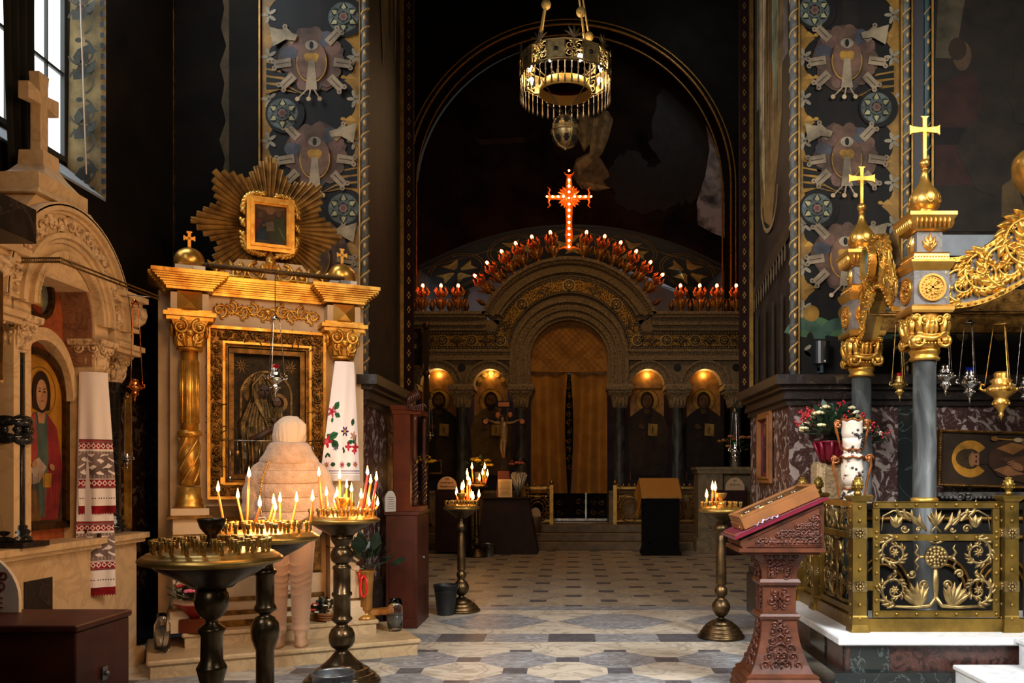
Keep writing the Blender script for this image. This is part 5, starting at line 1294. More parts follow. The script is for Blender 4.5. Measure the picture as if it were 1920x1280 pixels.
candles(A4,S4[0],S4[1],1.07,.19,.010,'the slender stand in the aisle','candles on the aisle stand',2.0)
A5=[(872,887,878,905),(885,876,887,905),(899,897,902,908),(905,887,905,906),(909,876,912,905),(917,889,917,907)]
candles(A5,S5[0],S5[1],1.22,.19,.013,'the farthest stand','candles on the farthest stand',2.8)
A6=[(1325,929,1325,946),(1336,914,1336,947),(1341,915,1340,947)]
candles(A6,S6[0],S6[1],1.10,.195,.009,'the stand behind the carved lectern','candles on the right stand',1.9)
# ------------------------------------------------------------------ woman standing on the lower step
WP=(-2.09,6.36,.125)
def blendsurf(mb,name,mats,parent,vox=.012,smooth=4):
    o=mb.build(name,mats,parent)
    r=o.modifiers.new('remesh','REMESH'); r.mode='VOXEL'; r.voxel_size=vox; r.use_smooth_shade=True
    s=o.modifiers.new('soften','SMOOTH'); s.factor=.6; s.iterations=smooth
    return o
wo=thing('person','person in cream fur jacket, knitted hat and beige trousers facing the large icon','person',WP,math.radians(14))
SK=mat('skin','#c9906c',0,.5); 
FURC=mat('fur_cream','#c8a98a',0,.95,(18,'#a98a6a',.3,.7),(110,1.0,.010),sheen=.6)
HATM=mat('knit_cream','#cbb49a',0,.9,(5,'#c8b294',.3,.7),(120,.4,.002),sheen=.3)
TRO=mat('trousers_beige','#b0845e',0,.85,(8,'#ab8260',.35,.65),(220,.2,.001),sheen=.3)
SHOE=mat('shoe_tan','#b98f68',0,.6,(12,'#98714e',.35,.65))
BAGM=mat('bag_cream_leather','#d8c8b0',0,.45,(20,'#bfae94',.35,.65))
def loft(m,rings,n=24):
    """rings: (cx,cy,z,rx,ry)"""
    vs=[];fs=[]
    for cx,cy,z,rx,ry in rings:
        for k in range(n): a=2*PI*k/n; vs.append((cx+rx*math.cos(a),cy+ry*math.sin(a),z))
    for j in range(len(rings)-1):
        for k in range(n): fs.append((j*n+k,j*n+(k+1)%n,(j+1)*n+(k+1)%n,(j+1)*n+k))
    fs+=[tuple(range(n-1,-1,-1)),tuple(range((len(rings)-1)*n,len(rings)*n))]
    m.add(vs,fs,True)
def limb(m,pts,rs,n=14): m.tube(pts,rs,n); [m.sph(p,r,12,8) for p,r in zip(pts,rs)]
# body (head, neck, torso, arms, legs in one surface), mostly covered
m=MB()
m.sph((.0,.02,1.545),.098,16,12,(.86,1.0,1.2)); m.sph((.0,.095,1.535),.02,8,6,(.7,1,1.2)); limb(m,[(0,.0,1.47),(0,-.01,1.36)],[.055,.065])
loft(m,[(0,0,.82,.15,.11),(0,0,.92,.17,.12),(0,0,1.05,.135,.10),(0,0,1.22,.16,.11),(0,0,1.33,.17,.1),(0,0,1.38,.10,.07)])
for s_ in (-1,1):
    limb(m,[(s_*.175,0,1.33),(s_*.235,.03,1.10),(s_*.20,.2,1.02),(s_*.09,.30,1.10)],[.05,.044,.036,.028])
    limb(m,[(s_*.085,0,.86),(s_*.083,.012,.48),(s_*.082,-.012,.08)],[.085,.055,.036]); limb(m,[(s_*.082,-.03,.04),(s_*.088,.13,.03)],[.034,.028])
    hx=s_*.09
    m.sph((hx*.8,.33,1.12),.036,10,8,(.6,1,1.2))
    for f_ in range(4): m.tube([(hx*.8-s_*.01,.345,1.135+.018*f_-.02),(hx*.8-s_*.025,.385,1.14+.018*f_-.02),(hx*.8-s_*.045,.39,1.14+.018*f_-.02)],[.009,.008,.006],8)
    m.tube([(hx*.8,.33,1.14),(hx*.7,.35,1.175),(hx*.55,.37,1.18)],[.011,.009,.007],8)
blendsurf(m,'body',[SK],wo,.010,3)
# jacket with bands of fur
m=MB(); rings=[]
N=56
prof=[(0,.215,.150),(.12,.238,.170),(.35,.24,.175),(.55,.25,.175),(.70,.264,.170),(.80,.262,.160),(.87,.245,.150),(.93,.215,.138),(.97,.18,.128),(1,.15,.118)]
for k in range(N+1):
    t=k/N; z=.80+.60*t
    for a_,b_ in zip(prof,prof[1:]):
        if a_[0]<=t<=b_[0]: q=(t-a_[0])/(b_[0]-a_[0]); rx=a_[1]+(b_[1]-a_[1])*q; ry=a_[2]+(b_[2]-a_[2])*q; break
    bnd=.016*abs(math.sin(PI*(z-.80)/.102))**.6
    rings.append((0,0.0,z,rx+bnd-.010,ry+bnd-.010))
loft(m,rings,32)
for s_ in (-1,1):
    pts=[Vector((s_*.195,-.005,1.275)),Vector((s_*.235,.0,1.16)),Vector((s_*.25,.02,1.02)),Vector((s_*.25,.09,.935)),Vector((s_*.17,.24,.98))]
    P_=[];Rr=[]
    for i in range(len(pts)-1):
        for j in range(7):
            t=j/7; P_.append(pts[i].lerp(pts[i+1],t)); Rr.append((.088,.084,.082,.080,.07)[i]*(1-t)+(.084,.082,.080,.074,.07)[min(i+1,4)]*t+.012*abs(math.sin((i*7+j)*PI/6)))
    m.tube(P_,Rr,16); m.sph(P_[0],.085,12,8)
blendsurf(m,'fur_jacket',[FURC],wo,.008,3)
# turned up fur collar, flaring into the shoulders
m=MB()
loft(m,[(0,0,1.335,.195,.140),(0,0,1.36,.215,.162),(0,0,1.385,.208,.166),(0,-.004,1.405,.190,.160),(0,-.006,1.43,.174,.152),(0,-.006,1.455,.162,.146),(0,-.006,1.475,.154,.142),(0,-.004,1.495,.142,.132),(0,0,1.505,.125,.12),(0,0,1.508,.10,.10)],32)
blendsurf(m,'fur_collar',[FURC],wo,.009,3)
# seams between the pelt bands and centre back seam
m=MB()
SE=mat('fur_seam','#96744e',0,1.0)
for z in (.90,1.005,1.107,1.208,1.30):
    t=(z-.80)/.6
    for a_,b_ in zip(prof,prof[1:]):
        if a_[0]<=t<=b_[0]: q=(t-a_[0])/(b_[0]-a_[0]); rx=a_[1]+(b_[1]-a_[1])*q; ry=a_[2]+(b_[2]-a_[2])*q; break
    m.tube([((rx-.006)*math.cos(a),(ry-.003)*math.sin(a),z+.004*math.cos(2*a)) for a in [PI*1.12+PI*.76*k/24 for k in range(25)]],.0035,5)
m.build('pelt_seam',[SE],wo)
# hat
m=MB(); loft(m,[(0,.012,1.435,.088,.098),(0,.012,1.46,.102,.113),(0,.010,1.51,.111,.122),(0,.008,1.56,.115,.126),(0,.004,1.61,.112,.120),(.003,0,1.65,.098,.105),(.005,-.004,1.675,.075,.082),(.006,-.005,1.695,.048,.052),(.006,-.005,1.703,.02,.022)],26)
m.tube([(.070,-.075,1.53),(.098,-.05,1.575),(.100,-.045,1.63),(.066,-.045,1.672)],[.018,.030,.028,.018],8)
for k in range(13):
    a=PI+PI*k/12; m.tube([(.108*math.cos(a),.012+.119*math.sin(a),1.47),(.116*math.cos(a),.008+.127*math.sin(a),1.55),(.100*math.cos(a)+.01*math.sin(k),.002+.108*math.sin(a),1.64),(.03*math.cos(a)+.03,-.01+.04*math.sin(a),1.70)],[.005,.009,.008,.004],6)
blendsurf(m,'knitted_hat',[HATM],wo,.008,4)
# trousers
m=MB(); loft(m,[(0,0,.74,.16,.125),(0,-.005,.82,.185,.14),(0,0,.92,.18,.13)])
for s_ in (-1,1):
    loft(m,[(s_*.082,-.005,.095,.052,.06),(s_*.082,-.005,.13,.066,.075),(s_*.082,.0,.16,.060,.068),(s_*.083,.0,.30,.070,.08),(s_*.084,.005,.48,.078,.088),(s_*.086,0,.66,.090,.10),(s_*.088,-.003,.78,.098,.12),(s_*.07,-.003,.84,.10,.12)],18)
    for z,w in ((.62,.088),(.55,.084),(.50,.080),(.46,.078),(.40,.076),(.24,.067),(.20,.064),(.165,.062)): m.tube([(s_*.083+w*math.cos(a),w*1.1*math.sin(a)+.003,z+.02*math.cos(a*2+s_)) for a in [PI+PI*k/8 for k in range(9)]],.006,6)
blendsurf(m,'trousers',[TRO],wo,.008,2)
for s_ in (-1,1):
    m=MB(); loft(m,[(s_*.084,.02,0,.048,.115),(s_*.084,.02,.02,.052,.12),(s_*.084,.015,.04,.048,.11),(s_*.083,-.02,.07,.044,.07),(s_*.082,-.02,.12,.046,.058)],18); m.build('shoe',[SHOE],wo)
m=MB(); m.tube([(-.135,-.125,1.36),(-.17,-.16,1.25),(-.185,-.19,1.12),(-.18,-.195,1.02),(-.165,-.20,.94)],[.004,.006]*2+[.005],6)
for k in range(30):
    t=k/29; pts=[Vector((-.135,-.125,1.36)),Vector((-.17,-.165,1.25)),Vector((-.185,-.195,1.12)),Vector((-.18,-.20,1.02)),Vector((-.165,-.205,.94))]; i=min(3,int(t*4)); p_=pts[i].lerp(pts[i+1],t*4-i); m.sph(p_,.0075,6,5,(1,1,.8+.6*(k%2)))
m.build('chain_strap',[GOLDP],wo)
m=MB(); m.bbox(-.24,-.10,-.245,-.185,.77,.91,.015); m.tube([(-.22,-.215,.91),(-.20,-.22,.96),(-.15,-.22,.965),(-.12,-.215,.91)],.006,6); m.build('shoulder_bag',[BAGM],wo)
# ------------------------------------------------------------------ marble shrine on the left wall (faces +X)
# local frame: x runs along world +Y, local -Y points to world +X (towards the nave)
SXX=-3.2
sM=Matrix.Translation((SXX,0,0))@Matrix.Rotation(PI/2,4,'Z')     # local (x,y,z) -> world (SXX - y, x, z)
def SB(): return MB(sM)
sh=thing('marble_shrine','cream carved marble shrine with an arched niche and dark columns against the left wall','shrine',(SXX,5.43,0),PI/2)
cy,r0,R0,cz=5.43,.34,.67,2.40
def larc(r,a0=0,a1=PI,n=36,c=cz): return [(cy+r*math.cos(a0+(a1-a0)*k/n),c+r*math.sin(a0+(a1-a0)*k/n)) for k in range(n+1)]
m=SB(); m.box(4.35,6.36,.02,.42,0,.93); m.box(4.35,6.40,-.06,.42,.93,.97); m.box(4.35,6.39,-.03,.42,.90,.93); m.box(4.35,6.41,-.02,.42,0,.12)
m.build('pedestal',[MARW],sh,world=True)
m=SB(); m.box(4.88,5.13,-.085,.13,.97,1.0); m.build('column_base_slab',[DARKC],sh,world=True)
m=SB(); m.box(5.77,5.93,-.03,.13,.97,1.0); m.build('column_base_slab',[DARKC],sh,world=True)
m=SB(); m.box(5.05,5.32,.012,.03,.25,.76); m.build('dark_inset',[DARKC],sh,world=True)
# niche: back wall, jambs, arch faces
m=SB()
o=[(cy+.50,.97),(cy+.50,cz)]+larc(.50)+[(cy-.50,cz),(cy-.50,.97)]; i=[(cy+r0,.97),(cy+r0,cz)]+larc(r0)+[(cy-r0,cz),(cy-r0,.97)]
m.ringprism(o,i,.0,.22)
m.build('niche_frame',[MARW],sh,world=True)
m=SB(); m.ringprism([(cy+r0+.003,cz-.28)]+larc(r0+.003)+[(cy-r0-.003,cz-.28)],[(cy+r0-.012,cz-.28)]+larc(r0-.012)+[(cy-r0+.012,cz-.28)],.015,.205)
m.build('soffit_panel',[marble('marble_soffit_brown','#8a6248','#6b4834',7,.05,('#9c7252',9,.5,.64),.35)],sh,world=True)
m=SB()
for r1,r2,d in ((.67,.635,.08),(.635,.615,.05),(.50,.47,.06),(.47,.44,.035),(.39,.345,.05)): m.ringprism(larc(r1),larc(r2),-d,.0)
m.ringprism(larc(.66),larc(.48),-.03,.05); m.ringprism(larc(.45),larc(.38),-.018,.03)
for k in range(40): t=PI*(k+.5)/40; m.box(cy+.352*math.cos(t)-.006,cy+.352*math.cos(t)+.006,-.058,-.04,cz+.352*math.sin(t)-.012,cz+.352*math.sin(t)+.012)
m.ringprism(larc(.68,n=36),larc(.66),-.08,.42)
m.build('arch_moulding',[MARW],sh,world=True)
m=SB()
for k in range(17):
    t=PI*(k+.5)/17; x,z=cy+.56*math.cos(t),cz+.56*math.sin(t); m.spiral(x,z,-.04,.05,1.3,t+PI/2,1 if k%2 else -1,.0095,5,16)
    for q in (-.9,.0,.9): m.leaf(x,z,-.035,.075,.035,t+q+PI*(k%2),.3,4,.02)
m.build('arch_foliage',[MARCARVE],sh,world=True)
# entablature blocks either side, brackets
m=SB()
for x0,x1 in ((5.98,6.24),(4.35,4.88)):
    m=SB(); m.box(x0,x1,-.02,.4,2.30,2.60); m.box(x0-.02,x1+.05,-.06,.4,2.60,2.64); m.box(x0-.02,x1+.08,-.09,.4,2.64,2.68); m.box(x0,x1+.04,-.04,.4,2.42,2.45); m.box(x0-.02,x1+.07,-.07,.4,2.285,2.32); m.box(x0-.02,x1+.05,-.05,.4,2.25,2.285)
    m.build('entablature',[MARW],sh,world=True)
for xc in (6.20,4.70):
    m=SB()
    for k in range(3): m.spiral(xc-.12+.1*k,2.535,-.03,.042,1.3,k,1,.010,5,14)
    m.M=sM@Matrix.Translation((xc+.06,0,0)); m.lathe([(.02,2.46),(.07,2.5),(.085,2.55),(.075,2.6)],14,(0,-.02,0)); m.M=sM
    m.build('bracket',[MARCARVE],sh,world=True)
def scapital(x,yb,z0,z1,w=.095):
    m=SB(); m.sqloft([(w*.62,z0),(w*.68,z0+.03),(w*.8,z0+(z1-z0)*.5),(w*1.02,z1-.04)],(x,yb,0)); m.sqloft([(w*1.15,z1-.04),(w*1.2,z1-.02),(w*1.2,z1)],(x,yb,0))
    m.lathe([(w*.72,z0-.02),(w*.8,z0-.01),(w*.72,z0)],16,(x,yb,0))
    for face in range(4):
        M0=m.M; m.M=M0@Matrix.Translation((x,yb,0))@Matrix.Rotation(face*PI/2,4,'Z')
        for s_ in (-1,1):
            m.spiral(s_*w*.55,z1-.06,-w*.98,.035,1.4,PI/2,s_,.009,5,14); m.spiral(s_*w*.35,z0+(z1-z0)*.45,-w*.80,.028,1.3,PI/2,-s_,.008,5,12); m.leaf(s_*w*.3,z0,-w*.62,.10,.05,PI/2-s_*.2,.1*s_,4,.03)
        m.leaf(0,z0,-w*.66,.14,.06,PI/2,0,4,.035); m.M=M0
    return m.build('capital',[MARCARVE],sh,world=True)
def scolumn(x,yb,z1,r=.062,collar=False):
    m=SB(); m.lathe([(r*1.6,1.0),(r*1.6,1.025),(r*1.3,1.035),(r*1.45,1.06),(r*1.15,1.075),(r*1.2,1.09),(r,1.1),(r*.97,z1)],20,(x,yb,0))
    if collar:
        for z in (1.60,1.70): m.lathe([(r,z-.04),(r*1.55,z-.025),(r*1.7,z),(r*1.55,z+.025),(r,z+.04)],20,(x,yb,0))
        for k in range(8): a=2*PI*k/8; m.sph((x+r*1.3*math.cos(a),yb+r*1.3*math.sin(a),1.65),.028,8,6)
    return m.build('column',[COLB],sh,world=True)
scapital(5.01,.055,2.12,2.32); scolumn(5.01,.055,2.10,.062,True)
scapital(5.85,.055,2.10,2.30); scolumn(5.85,.055,2.08,.06)
scapital(6.24,.13,2.08,2.28,.085); scolumn(6.24,.13,2.06,.055); scolumn(4.72,.055,2.10,.062); scapital(4.72,.055,2.12,2.32)
m=SB(); m.box(6.295,6.315,.03,.08,1.0,1.98); m.build('gilt_strip',[GOLD],sh,world=True)
# stepped gable and cross
m=SB(); m.prism([(cy-.52,cz+.42),(cy-.36,cz+.60),(cy-.28,cz+.68),(cy+.28,cz+.68),(cy+.36,cz+.60),(cy+.52,cz+.42),(cy+.3,cz+.2),(cy-.3,cz+.2)],.0,.4)
m.sqloft([(.30,.20,3.07),(.28,.19,3.10),(.20,.15,3.13),(.14,.12,3.18)],(cy-.04,.16,0)); m.box(cy-.30,cy+.22,-.02,.34,3.10,3.20); m.sqloft([(.20,.15,3.20),(.12,.11,3.26),(.085,.08,3.31),(.08,.075,3.40)],(cy-.04,.14,0))
m.build('gable',[MARW],sh,world=True)
c=thing('stone_cross','small pale stone cross on the peak of the marble shrine','cross',(SXX-.14,cy-.04,3.40),PI/2)
m=MB(); 
def cr(m,hw,L,z0,z1,zc,t):
    q=hw*1.5
    m.prism([(-hw,z0),(hw,z0),(hw,zc-hw),(L,zc-q),(L,zc+q),(hw,zc+hw),(q,z1),(-q,z1),(-hw,zc+hw),(-L,zc+q),(-L,zc-q),(-hw,zc-hw)],-t,t)
cr(m,.036,.155,0,.50,.34,.035); m.build('cross_body',[MARW],c,bevel=.006)
# wall behind niche: icon, roundel
t=thing('arched_icon','arched icon of a long-haired saint in a red cloak, in the marble shrine','icon',(SXX-.205,cy,1.04),PI/2)
m=MB(); ih=1.12; ow=[(.335,0),(.335,ih-.30)]+[(.335*math.cos(PI*k/20),ih-.30+.335*math.sin(PI*k/20)) for k in range(1,20)]+[(-.335,ih-.30),(-.335,0)]; iw=[(.29,.045),(.29,ih-.30)]+[(.29*math.cos(PI*k/20),ih-.30+.29*math.sin(PI*k/20)) for k in range(1,20)]+[(-.29,ih-.30),(-.29,.045)]
m.ringprism(ow,iw,-.04,0); m.box(-.335,.335,-.04,0,0,.045); m.build('dark_gilt_frame',[mat('frame_dark_gilt','#5e4420',.8,.35,(20,'#2e200e',.35,.6))],t)
m=MB(); m.prism(iw,-.012,.01); m.build('gold_panel',[mat('icon_ground_gold','#c08a2e',.25,.4,(6,'#9a6a1e',.35,.65))],t)
a=Art(Matrix.Translation((0.0,-.0125,0)),.0007)
a.poly([(-.29,.045),(.29,.045),(.29,.42),(-.29,.42)],P('#4a3520')); a.ring(.06,.88,.155,.163,P('#8a6420'),30)
X=.06
a.poly([(X-.20,.06),(X-.235,.42),(X-.17,.66),(X-.06,.75),(X+.06,.75),(X+.17,.66),(X+.235,.40),(X+.18,.06)],P('#8a2f30')); a.poly([(X-.06,.75),(X+.06,.75),(X+.08,.45),(X+.04,.08),(X-.07,.08),(X-.09,.45)],P('#4b5e58'))
a.poly([(X-.16,.66),(X-.06,.74),(X-.03,.5),(X-.1,.3),(X-.2,.36)],P('#a3433a')); a.poly([(X-.2,.40),(X-.02,.46),(X+.06,.40),(X-.02,.30),(X-.18,.28)],P('#b0a090')); a.poly([(X+.01,.36),(X+.11,.36),(X+.10,.27),(X+.02,.27)],P('#b88c34'))
a.poly([(X-.18,.06),(X-.2,.3),(X-.05,.25),(X,.06)],P('#7a5a30')); a.poly([(X-.045,.75),(X+.045,.75),(X+.03,.68),(X-.03,.68)],P('#b08460'))
a.ell(X,.88,.095,.135,P('#2e1b10')); a.poly([(X-.095,.88),(X-.085,.77),(X-.05,.76),(X-.05,.88)],P('#2e1b10')); a.poly([(X+.095,.88),(X+.085,.77),(X+.05,.76),(X+.05,.88)],P('#2e1b10'))
a.ell(X,.862,.058,.098,P('#b98c66')); 
for q in (-1,1): a.ell(X+q*.023,.882,.012,.006,P('#1c120a'),10); a.bar(X+q*.036,.903,X+q*.010,.898,.005,P('#3a2414'))
a.bar(X+.002,.885,X-.003,.845,.006,P('#8a6244')); a.bar(X-.014,.822,X+.014,.822,.006,P('#8a4438'))
a.ell(X-.08,.42,.03,.022,P('#b08460'),12,.5); a.ell(X+.10,.40,.03,.02,P('#b08460'),12,-.4)
for k in range(6): a.bar(X-.15+.055*k,.1,X-.17+.06*k,.36,.005,P('#5b1f20'))
a.put('painting',t)
m=SB(); m.box(cy-r0,cy+r0,.206,.24,.97,cz+r0); m.build('niche_back',[mat('niche_terracotta','#a5562c',0,.5,(18,'#7e3c1c',.35,.62))],sh,world=True)
m=SB(); m.ringprism([(cy+.34*math.cos(PI*k/24),1.92+.40*math.sin(PI*k/24)) for k in range(25)],[(cy+.33*.9*math.cos(PI*k/24),1.88+.36*math.sin(PI*k/24)) for k in range(25)],.12,.2); m.build('inner_arch',[MARW],sh,world=True)
t=thing('oval_icon','small oval icon in a dark ring frame above the arched icon in the shrine niche','icon',(SXX-.18,cy+.0,2.36),PI/2)
m=MB(); m.ringprism([(.15*math.cos(2*PI*k/30),.17+.16*math.sin(2*PI*k/30)) for k in range(31)],[(.118*math.cos(2*PI*k/30),.17+.128*math.sin(2*PI*k/30)) for k in range(31)],-.03,.02); m.build('ring_frame',[mat('frame_dark_gilt','#5e4420',.8,.35)],t)
a=Art(Matrix.Translation((0,-.0,0)),.0008); a.ell(0,.17,.12,.13,P('#6e7468')); a.poly([(-.07,.05),(.06,.05),(.05,.17),(0,.22),(-.05,.17)],P('#8a3a20')); a.ell(0,.235,.028,.035,P('#b08460')); a.ell(.0,.25,.03,.025,P('#3a2414')); a.poly([(-.02,.1),(.05,.1),(.05,.19),(0,.19)],P('#b5903c')); a.put('painting',t)
# red-white embroidered towel round the right hand column of the shrine
PALV=[WHITEC]
def cm2(c):
    q=P(c,.9)
    if q not in PALV: PALV.append(q)
    return PALV.index(q)
R2=cm2('#a01c26'); G2_=cm2('#8d7a78'); K2=cm2('#4a3a3e'); D2=cm2('#b9a9a2')
def band1(U,V,L):   # V from the hem upward, U in cm-like units
    if V<.055: return R2
    if V<.10: return 0
    if V<.107: return K2 if int(U*120)%2 else 0
    if V<.17: return 0
    if V<.185: return G2_ if int(V*300)%2 else R2
    if V<.225: return 0 if (abs(((U*28)%1)-.5)+abs((V-.205)/.04)<.5 and abs(((U*28)%1)-.5)+abs((V-.205)/.04)>.28) else R2
    if V<.24: return G2_ if int(V*260)%2 else 0
    if V<.26: return D2 if int(U*90)%2 else G2_
    if V<.40:
        a=math.sin(U*62+math.sin(V*70)*1.5)*math.sin(V*75+math.cos(U*50)); return 0 if a>.12 else G2_
    if V<.42: return D2 if int(U*90)%2 else G2_
    if V<.435: return 0
    if V<.475: return 0 if (abs(((U*28)%1)-.5)+abs((V-.455)/.04)<.5 and abs(((U*28)%1)-.5)+abs((V-.455)/.04)>.28) else R2
    if V<.50: return R2 if int(V*330)%2 else G2_
    return 0
def fall(name,L,x0,wd,yo,parent=None):
    def f(u,v):
        z=2.08-L*v; a=(u-.5); hw=.062+wd*min(1,v*1.3)
        fr_=0 if v<.965 else .006*math.sin(u*90)
        w=(hw+.018)*2*a+.02*v; d=.03+yo+.03*math.cos(a*PI)+.012*math.sin(u*13+2)*v; return (x0+.486*w-.874*d, .055-.874*w-.486*d, z-fr_)
    m=SB(); m.grid(f,60,int(L*260),lambda u,v: band1((u-.5)*.25,L*(1-v),L)); return m
o=fall('x',.95,5.86,.03,.055).build('striped_towel',PALV); tag(o,'long white towel with red and grey woven bands on the marble shrine column','towel')
fall('x',1.50,5.845,.035,.035).build('under_layer',PALV,o,world=True)
# candle lamp and glass lamp hanging beside the shrine
lampion('copper_hanging_lamp','polished copper lamp hanging at the right end of the marble shrine',-3.06,6.02,EYE-(560-VY)*6.02/FOC,EYE-(722-VY)*6.02/FOC,.05,COPPER)
lampion('glass_hanging_lamp','tiny dark glass lamp on thin chains right of the striped towel',-3.13,6.05,EYE-(735-VY)*6.05/FOC,EYE-(858-VY)*6.05/FOC,.035,SILVER)
lb2=thing('lattice_light_rod','thin latticed metal lamp rod slanting across the arch of the marble shrine','lamp',(-2.95,5.2,2.75))
m=MB()
pa=Vector((-3.05,4.95,2.73)); pb=Vector((-2.92,5.12,2.70)); 
p0=at(40,483,4.75); p1=at(112,483,5.0); p2=at(298,556,6.1)
for d in (0,.025): m.tube([p0+Vector((0,0,-d)),p1+Vector((0,0,-d))],.005,5); m.tube([p1+Vector((0,0,-d)),p2+Vector((0,0,-d*.8))],.006,5)
for k in range(22): q=p0.lerp(p1,k/22); q2=p0.lerp(p1,(k+1)/22); m.tube([q,q2+Vector((0,0,-.025))],.0022,4); m.tube([q2,q+Vector((0,0,-.025))],.0022,4)
m.build('lattice_rod',[mat('bar_bronze','#5a4426',.8,.35)],lb2,world=True)
m=MB(); m.tube([at(222,533,5.9),at(235,520,6.05)],.003,4); m.tube([at(230,552,6.0),at(298,558,6.1)],.003,4); m.build('bracket_wire',[SILVER],lb2,world=True)
# dark curtain drawn beside the window
m=MB()
def cur(u,v): 
    z=7.4-4.3*v; y=5.16+.12*v+.11*v*v+(.40-.13*v)*u
    return (-3.50+.04*math.sin(u*24)*(1-.3*v)+.02*math.sin(v*5),y,z)
m.grid(cur,60,24); o=m.build('window_curtain',[mat('curtain_black_green','#14160f',0,.9,(3,'#0b0c08',.35,.65))]); tag(o,'very dark heavy curtain hanging beside the tall left window','curtain')
m=MB(); m.tube([(-3.5,6.05,7.5),(-3.5,6.10,5.2),(-3.5,6.20,3.56)],.005,5); o=m.build('curtain_cord',[WHITEC]); tag(o,'thin white cord hanging in front of the painted window reveal','cord')
# second, nearer pane of window seen past the curtain is the same window; gilt picture edge at the very left
m=MB(); m.box(-2.08,-1.714,2.55,2.60,1.66,2.0); o=m.build('gilt_frame_edge',[GOLDD],bevel=.01); tag(o,'edge of a gilded frame hanging at the far left border of the view','frame')
# red varnished box and its arched notice board
bx=thing('red_wooden_chest','large dark red varnished wooden chest in the near left corner','chest',(-2.6,3.86,0))
m=MB(); m.bbox(-3.2,-2.1,3.64,4.08,.02,.72,.006); m.build('chest_body',[WOODR],bx,world=True)
m=MB(); m.bbox(-3.22,-2.09,3.63,4.09,.72,.75,.006); m.build('chest_lid',[WOODR],bx,world=True)
m=MB(); m.sph((-2.08,3.85,.50),.012,8,6); m.box(-2.092,-2.088,3.83,3.87,.47,.53); m.build('lock_plate',[STEEL],bx,world=True)
sn=thing('arched_notice','white arched notice board with red old-style lettering standing on the dark red chest','sign',(-2.86,4.0,.752),rad(-6))
m=MB(); hw=.31; m.prism([(hw,0),(hw,.06)]+[(hw*math.cos(PI*k/20),.06+.24*math.sin(PI*k/20)) for k in range(1,20)]+[(-hw,.06),(-hw,0)],0,.018); m.build('board',[mat('notice_white','#cfc8bb',0,.6,(5,'#b5ada0',.35,.65))],sn)
for k,(tx,z,s_,c_) in enumerate((('НА',.245,.055,'#3a3440'),('ХРАМЪ',.175,.085,'#8a2a22'),('ПОЖЕР',.105,.08,'#8a2a22'),('ТВУЙТЕ',.04,.07,'#8a2a22'))):
    textmesh(tx,s_,P(c_,.7),sn,WM[sn.name]@Matrix.Translation((.10,-.003,z)),world=True)
# small tray of marble slab at lower left and orange light spot
m=MB(); m.prism([(-.62,0),(.42,0),(.42,.05),(-.62,.05)],0,.5); 
o=m.build('marble_kerb',[MARSTEP]); o.location=(-2.62,4.72,0.0); tag(o,'low cream marble slab lying on the floor behind the red chest','slab')
# flowers, jars and boxes at the foot of the icon case
def kpos(u,v,z): return kloc(u,v,z)
LEAFG=mat('leaf_green','#28452a',0,.5,(20,'#182c1a',.35,.65)); LEAFD=mat('leaf_dark','#1d3020',0,.4,(20,'#101c12',.35,.65)); TWIG=mat('twig','#3a2a1c',0,.8)
def bouquet(parent,c,R_,nleaf,blooms,seed,world=False,flat=.7,leafs=.06):
    rr=random.Random(seed); m=MB()
    for k in range(nleaf):
        a=rr.random()*2*PI; e=rr.random()*1.3; r=R_*(.4+.6*rr.random()); d=Vector((math.cos(a)*math.cos(e),math.sin(a)*math.cos(e),math.sin(e)*flat))
        p=Vector(c)+d*r; s_=leafs*(.6+.7*rr.random()); q=d.cross(Vector((rr.random()-.5,rr.random()-.5,1))).normalized()*s_*.35; up=d*s_+Vector((0,0,.3*s_))
        m.add([p,p+up*.5+q,p+up,p+up*.5-q],[(0,1,2,3)]); 
        if k%3==0: m.tube([c,p],.0022,4)
    m.build('foliage',[LEAFG if seed%2 else LEAFD],parent,world=world)
    for nm,mt,n,r0_,kind in blooms:
        m=MB()
        for k in range(n):
            a=rr.random()*2*PI; e=.15+rr.random()*1.2; d=Vector((math.cos(a)*math.cos(e),math.sin(a)*math.cos(e),math.sin(e)*flat)); p=Vector(c)+d*R_*(.85+.25*rr.random())
            if kind=='rose':
                for q in range(9):
                    t=q*2.4; o_=Vector((math.cos(t),math.sin(t),0))*r0_*(.1+.075*q); m.sph(p+o_+d*r0_*(.5-.05*q),r0_*.42,7,5,(1,1,.7))
            elif kind=='berry':
                for q in range(6): m.sph(p+Vector((rr.random()-.5,rr.random()-.5,rr.random()-.3))*r0_*5+d*q*r0_*1.2,r0_,6,5)
            else:
                for q in range(14): m.sph(p+Vector((rr.random()-.5,rr.random()-.5,rr.random()-.5))*r0_*5,r0_,5,4)
        m.build(nm,[mt],parent,world=world)
PINK=mat('petal_pink','#d0607c',0,.6); WHITEP=mat('petal_white','#e6dfc8',0,.6); REDP=mat('berry_red','#b5242a',0,.35); YELP=mat('petal_yellow','#e0b52a',0,.6); CRM=mat('petal_cream','#dfd2a0',0,.6); REDW=mat('wrap_red','#8e1c14',0,.5)
p=kpos(-.66,.42,.235)
b=thing('pink_bouquet','pink rose and white spray bouquet in red wrapping left of the icon case','flowers',p)
m=MB(); m.lathe([(.03,.10),(.08,.16),(.13,.20),(.15,.215),(.10,.20),(.03,.12)],16); m.build('red_wrapping',[REDW],b)
bouquet(b,(0,0,.24),.17,130,[('rose',PINK,4,.040,'rose'),('white_spray',WHITEP,12,.007,'spray'),('red_rose',REDP,4,.032,'rose')],3)
m=MB(); m.bbox(-.09,.09,-.07,.07,0,.10,.005); m.build('clay_pot',[WOODO],b)
p=kpos(.30,.47,.235)
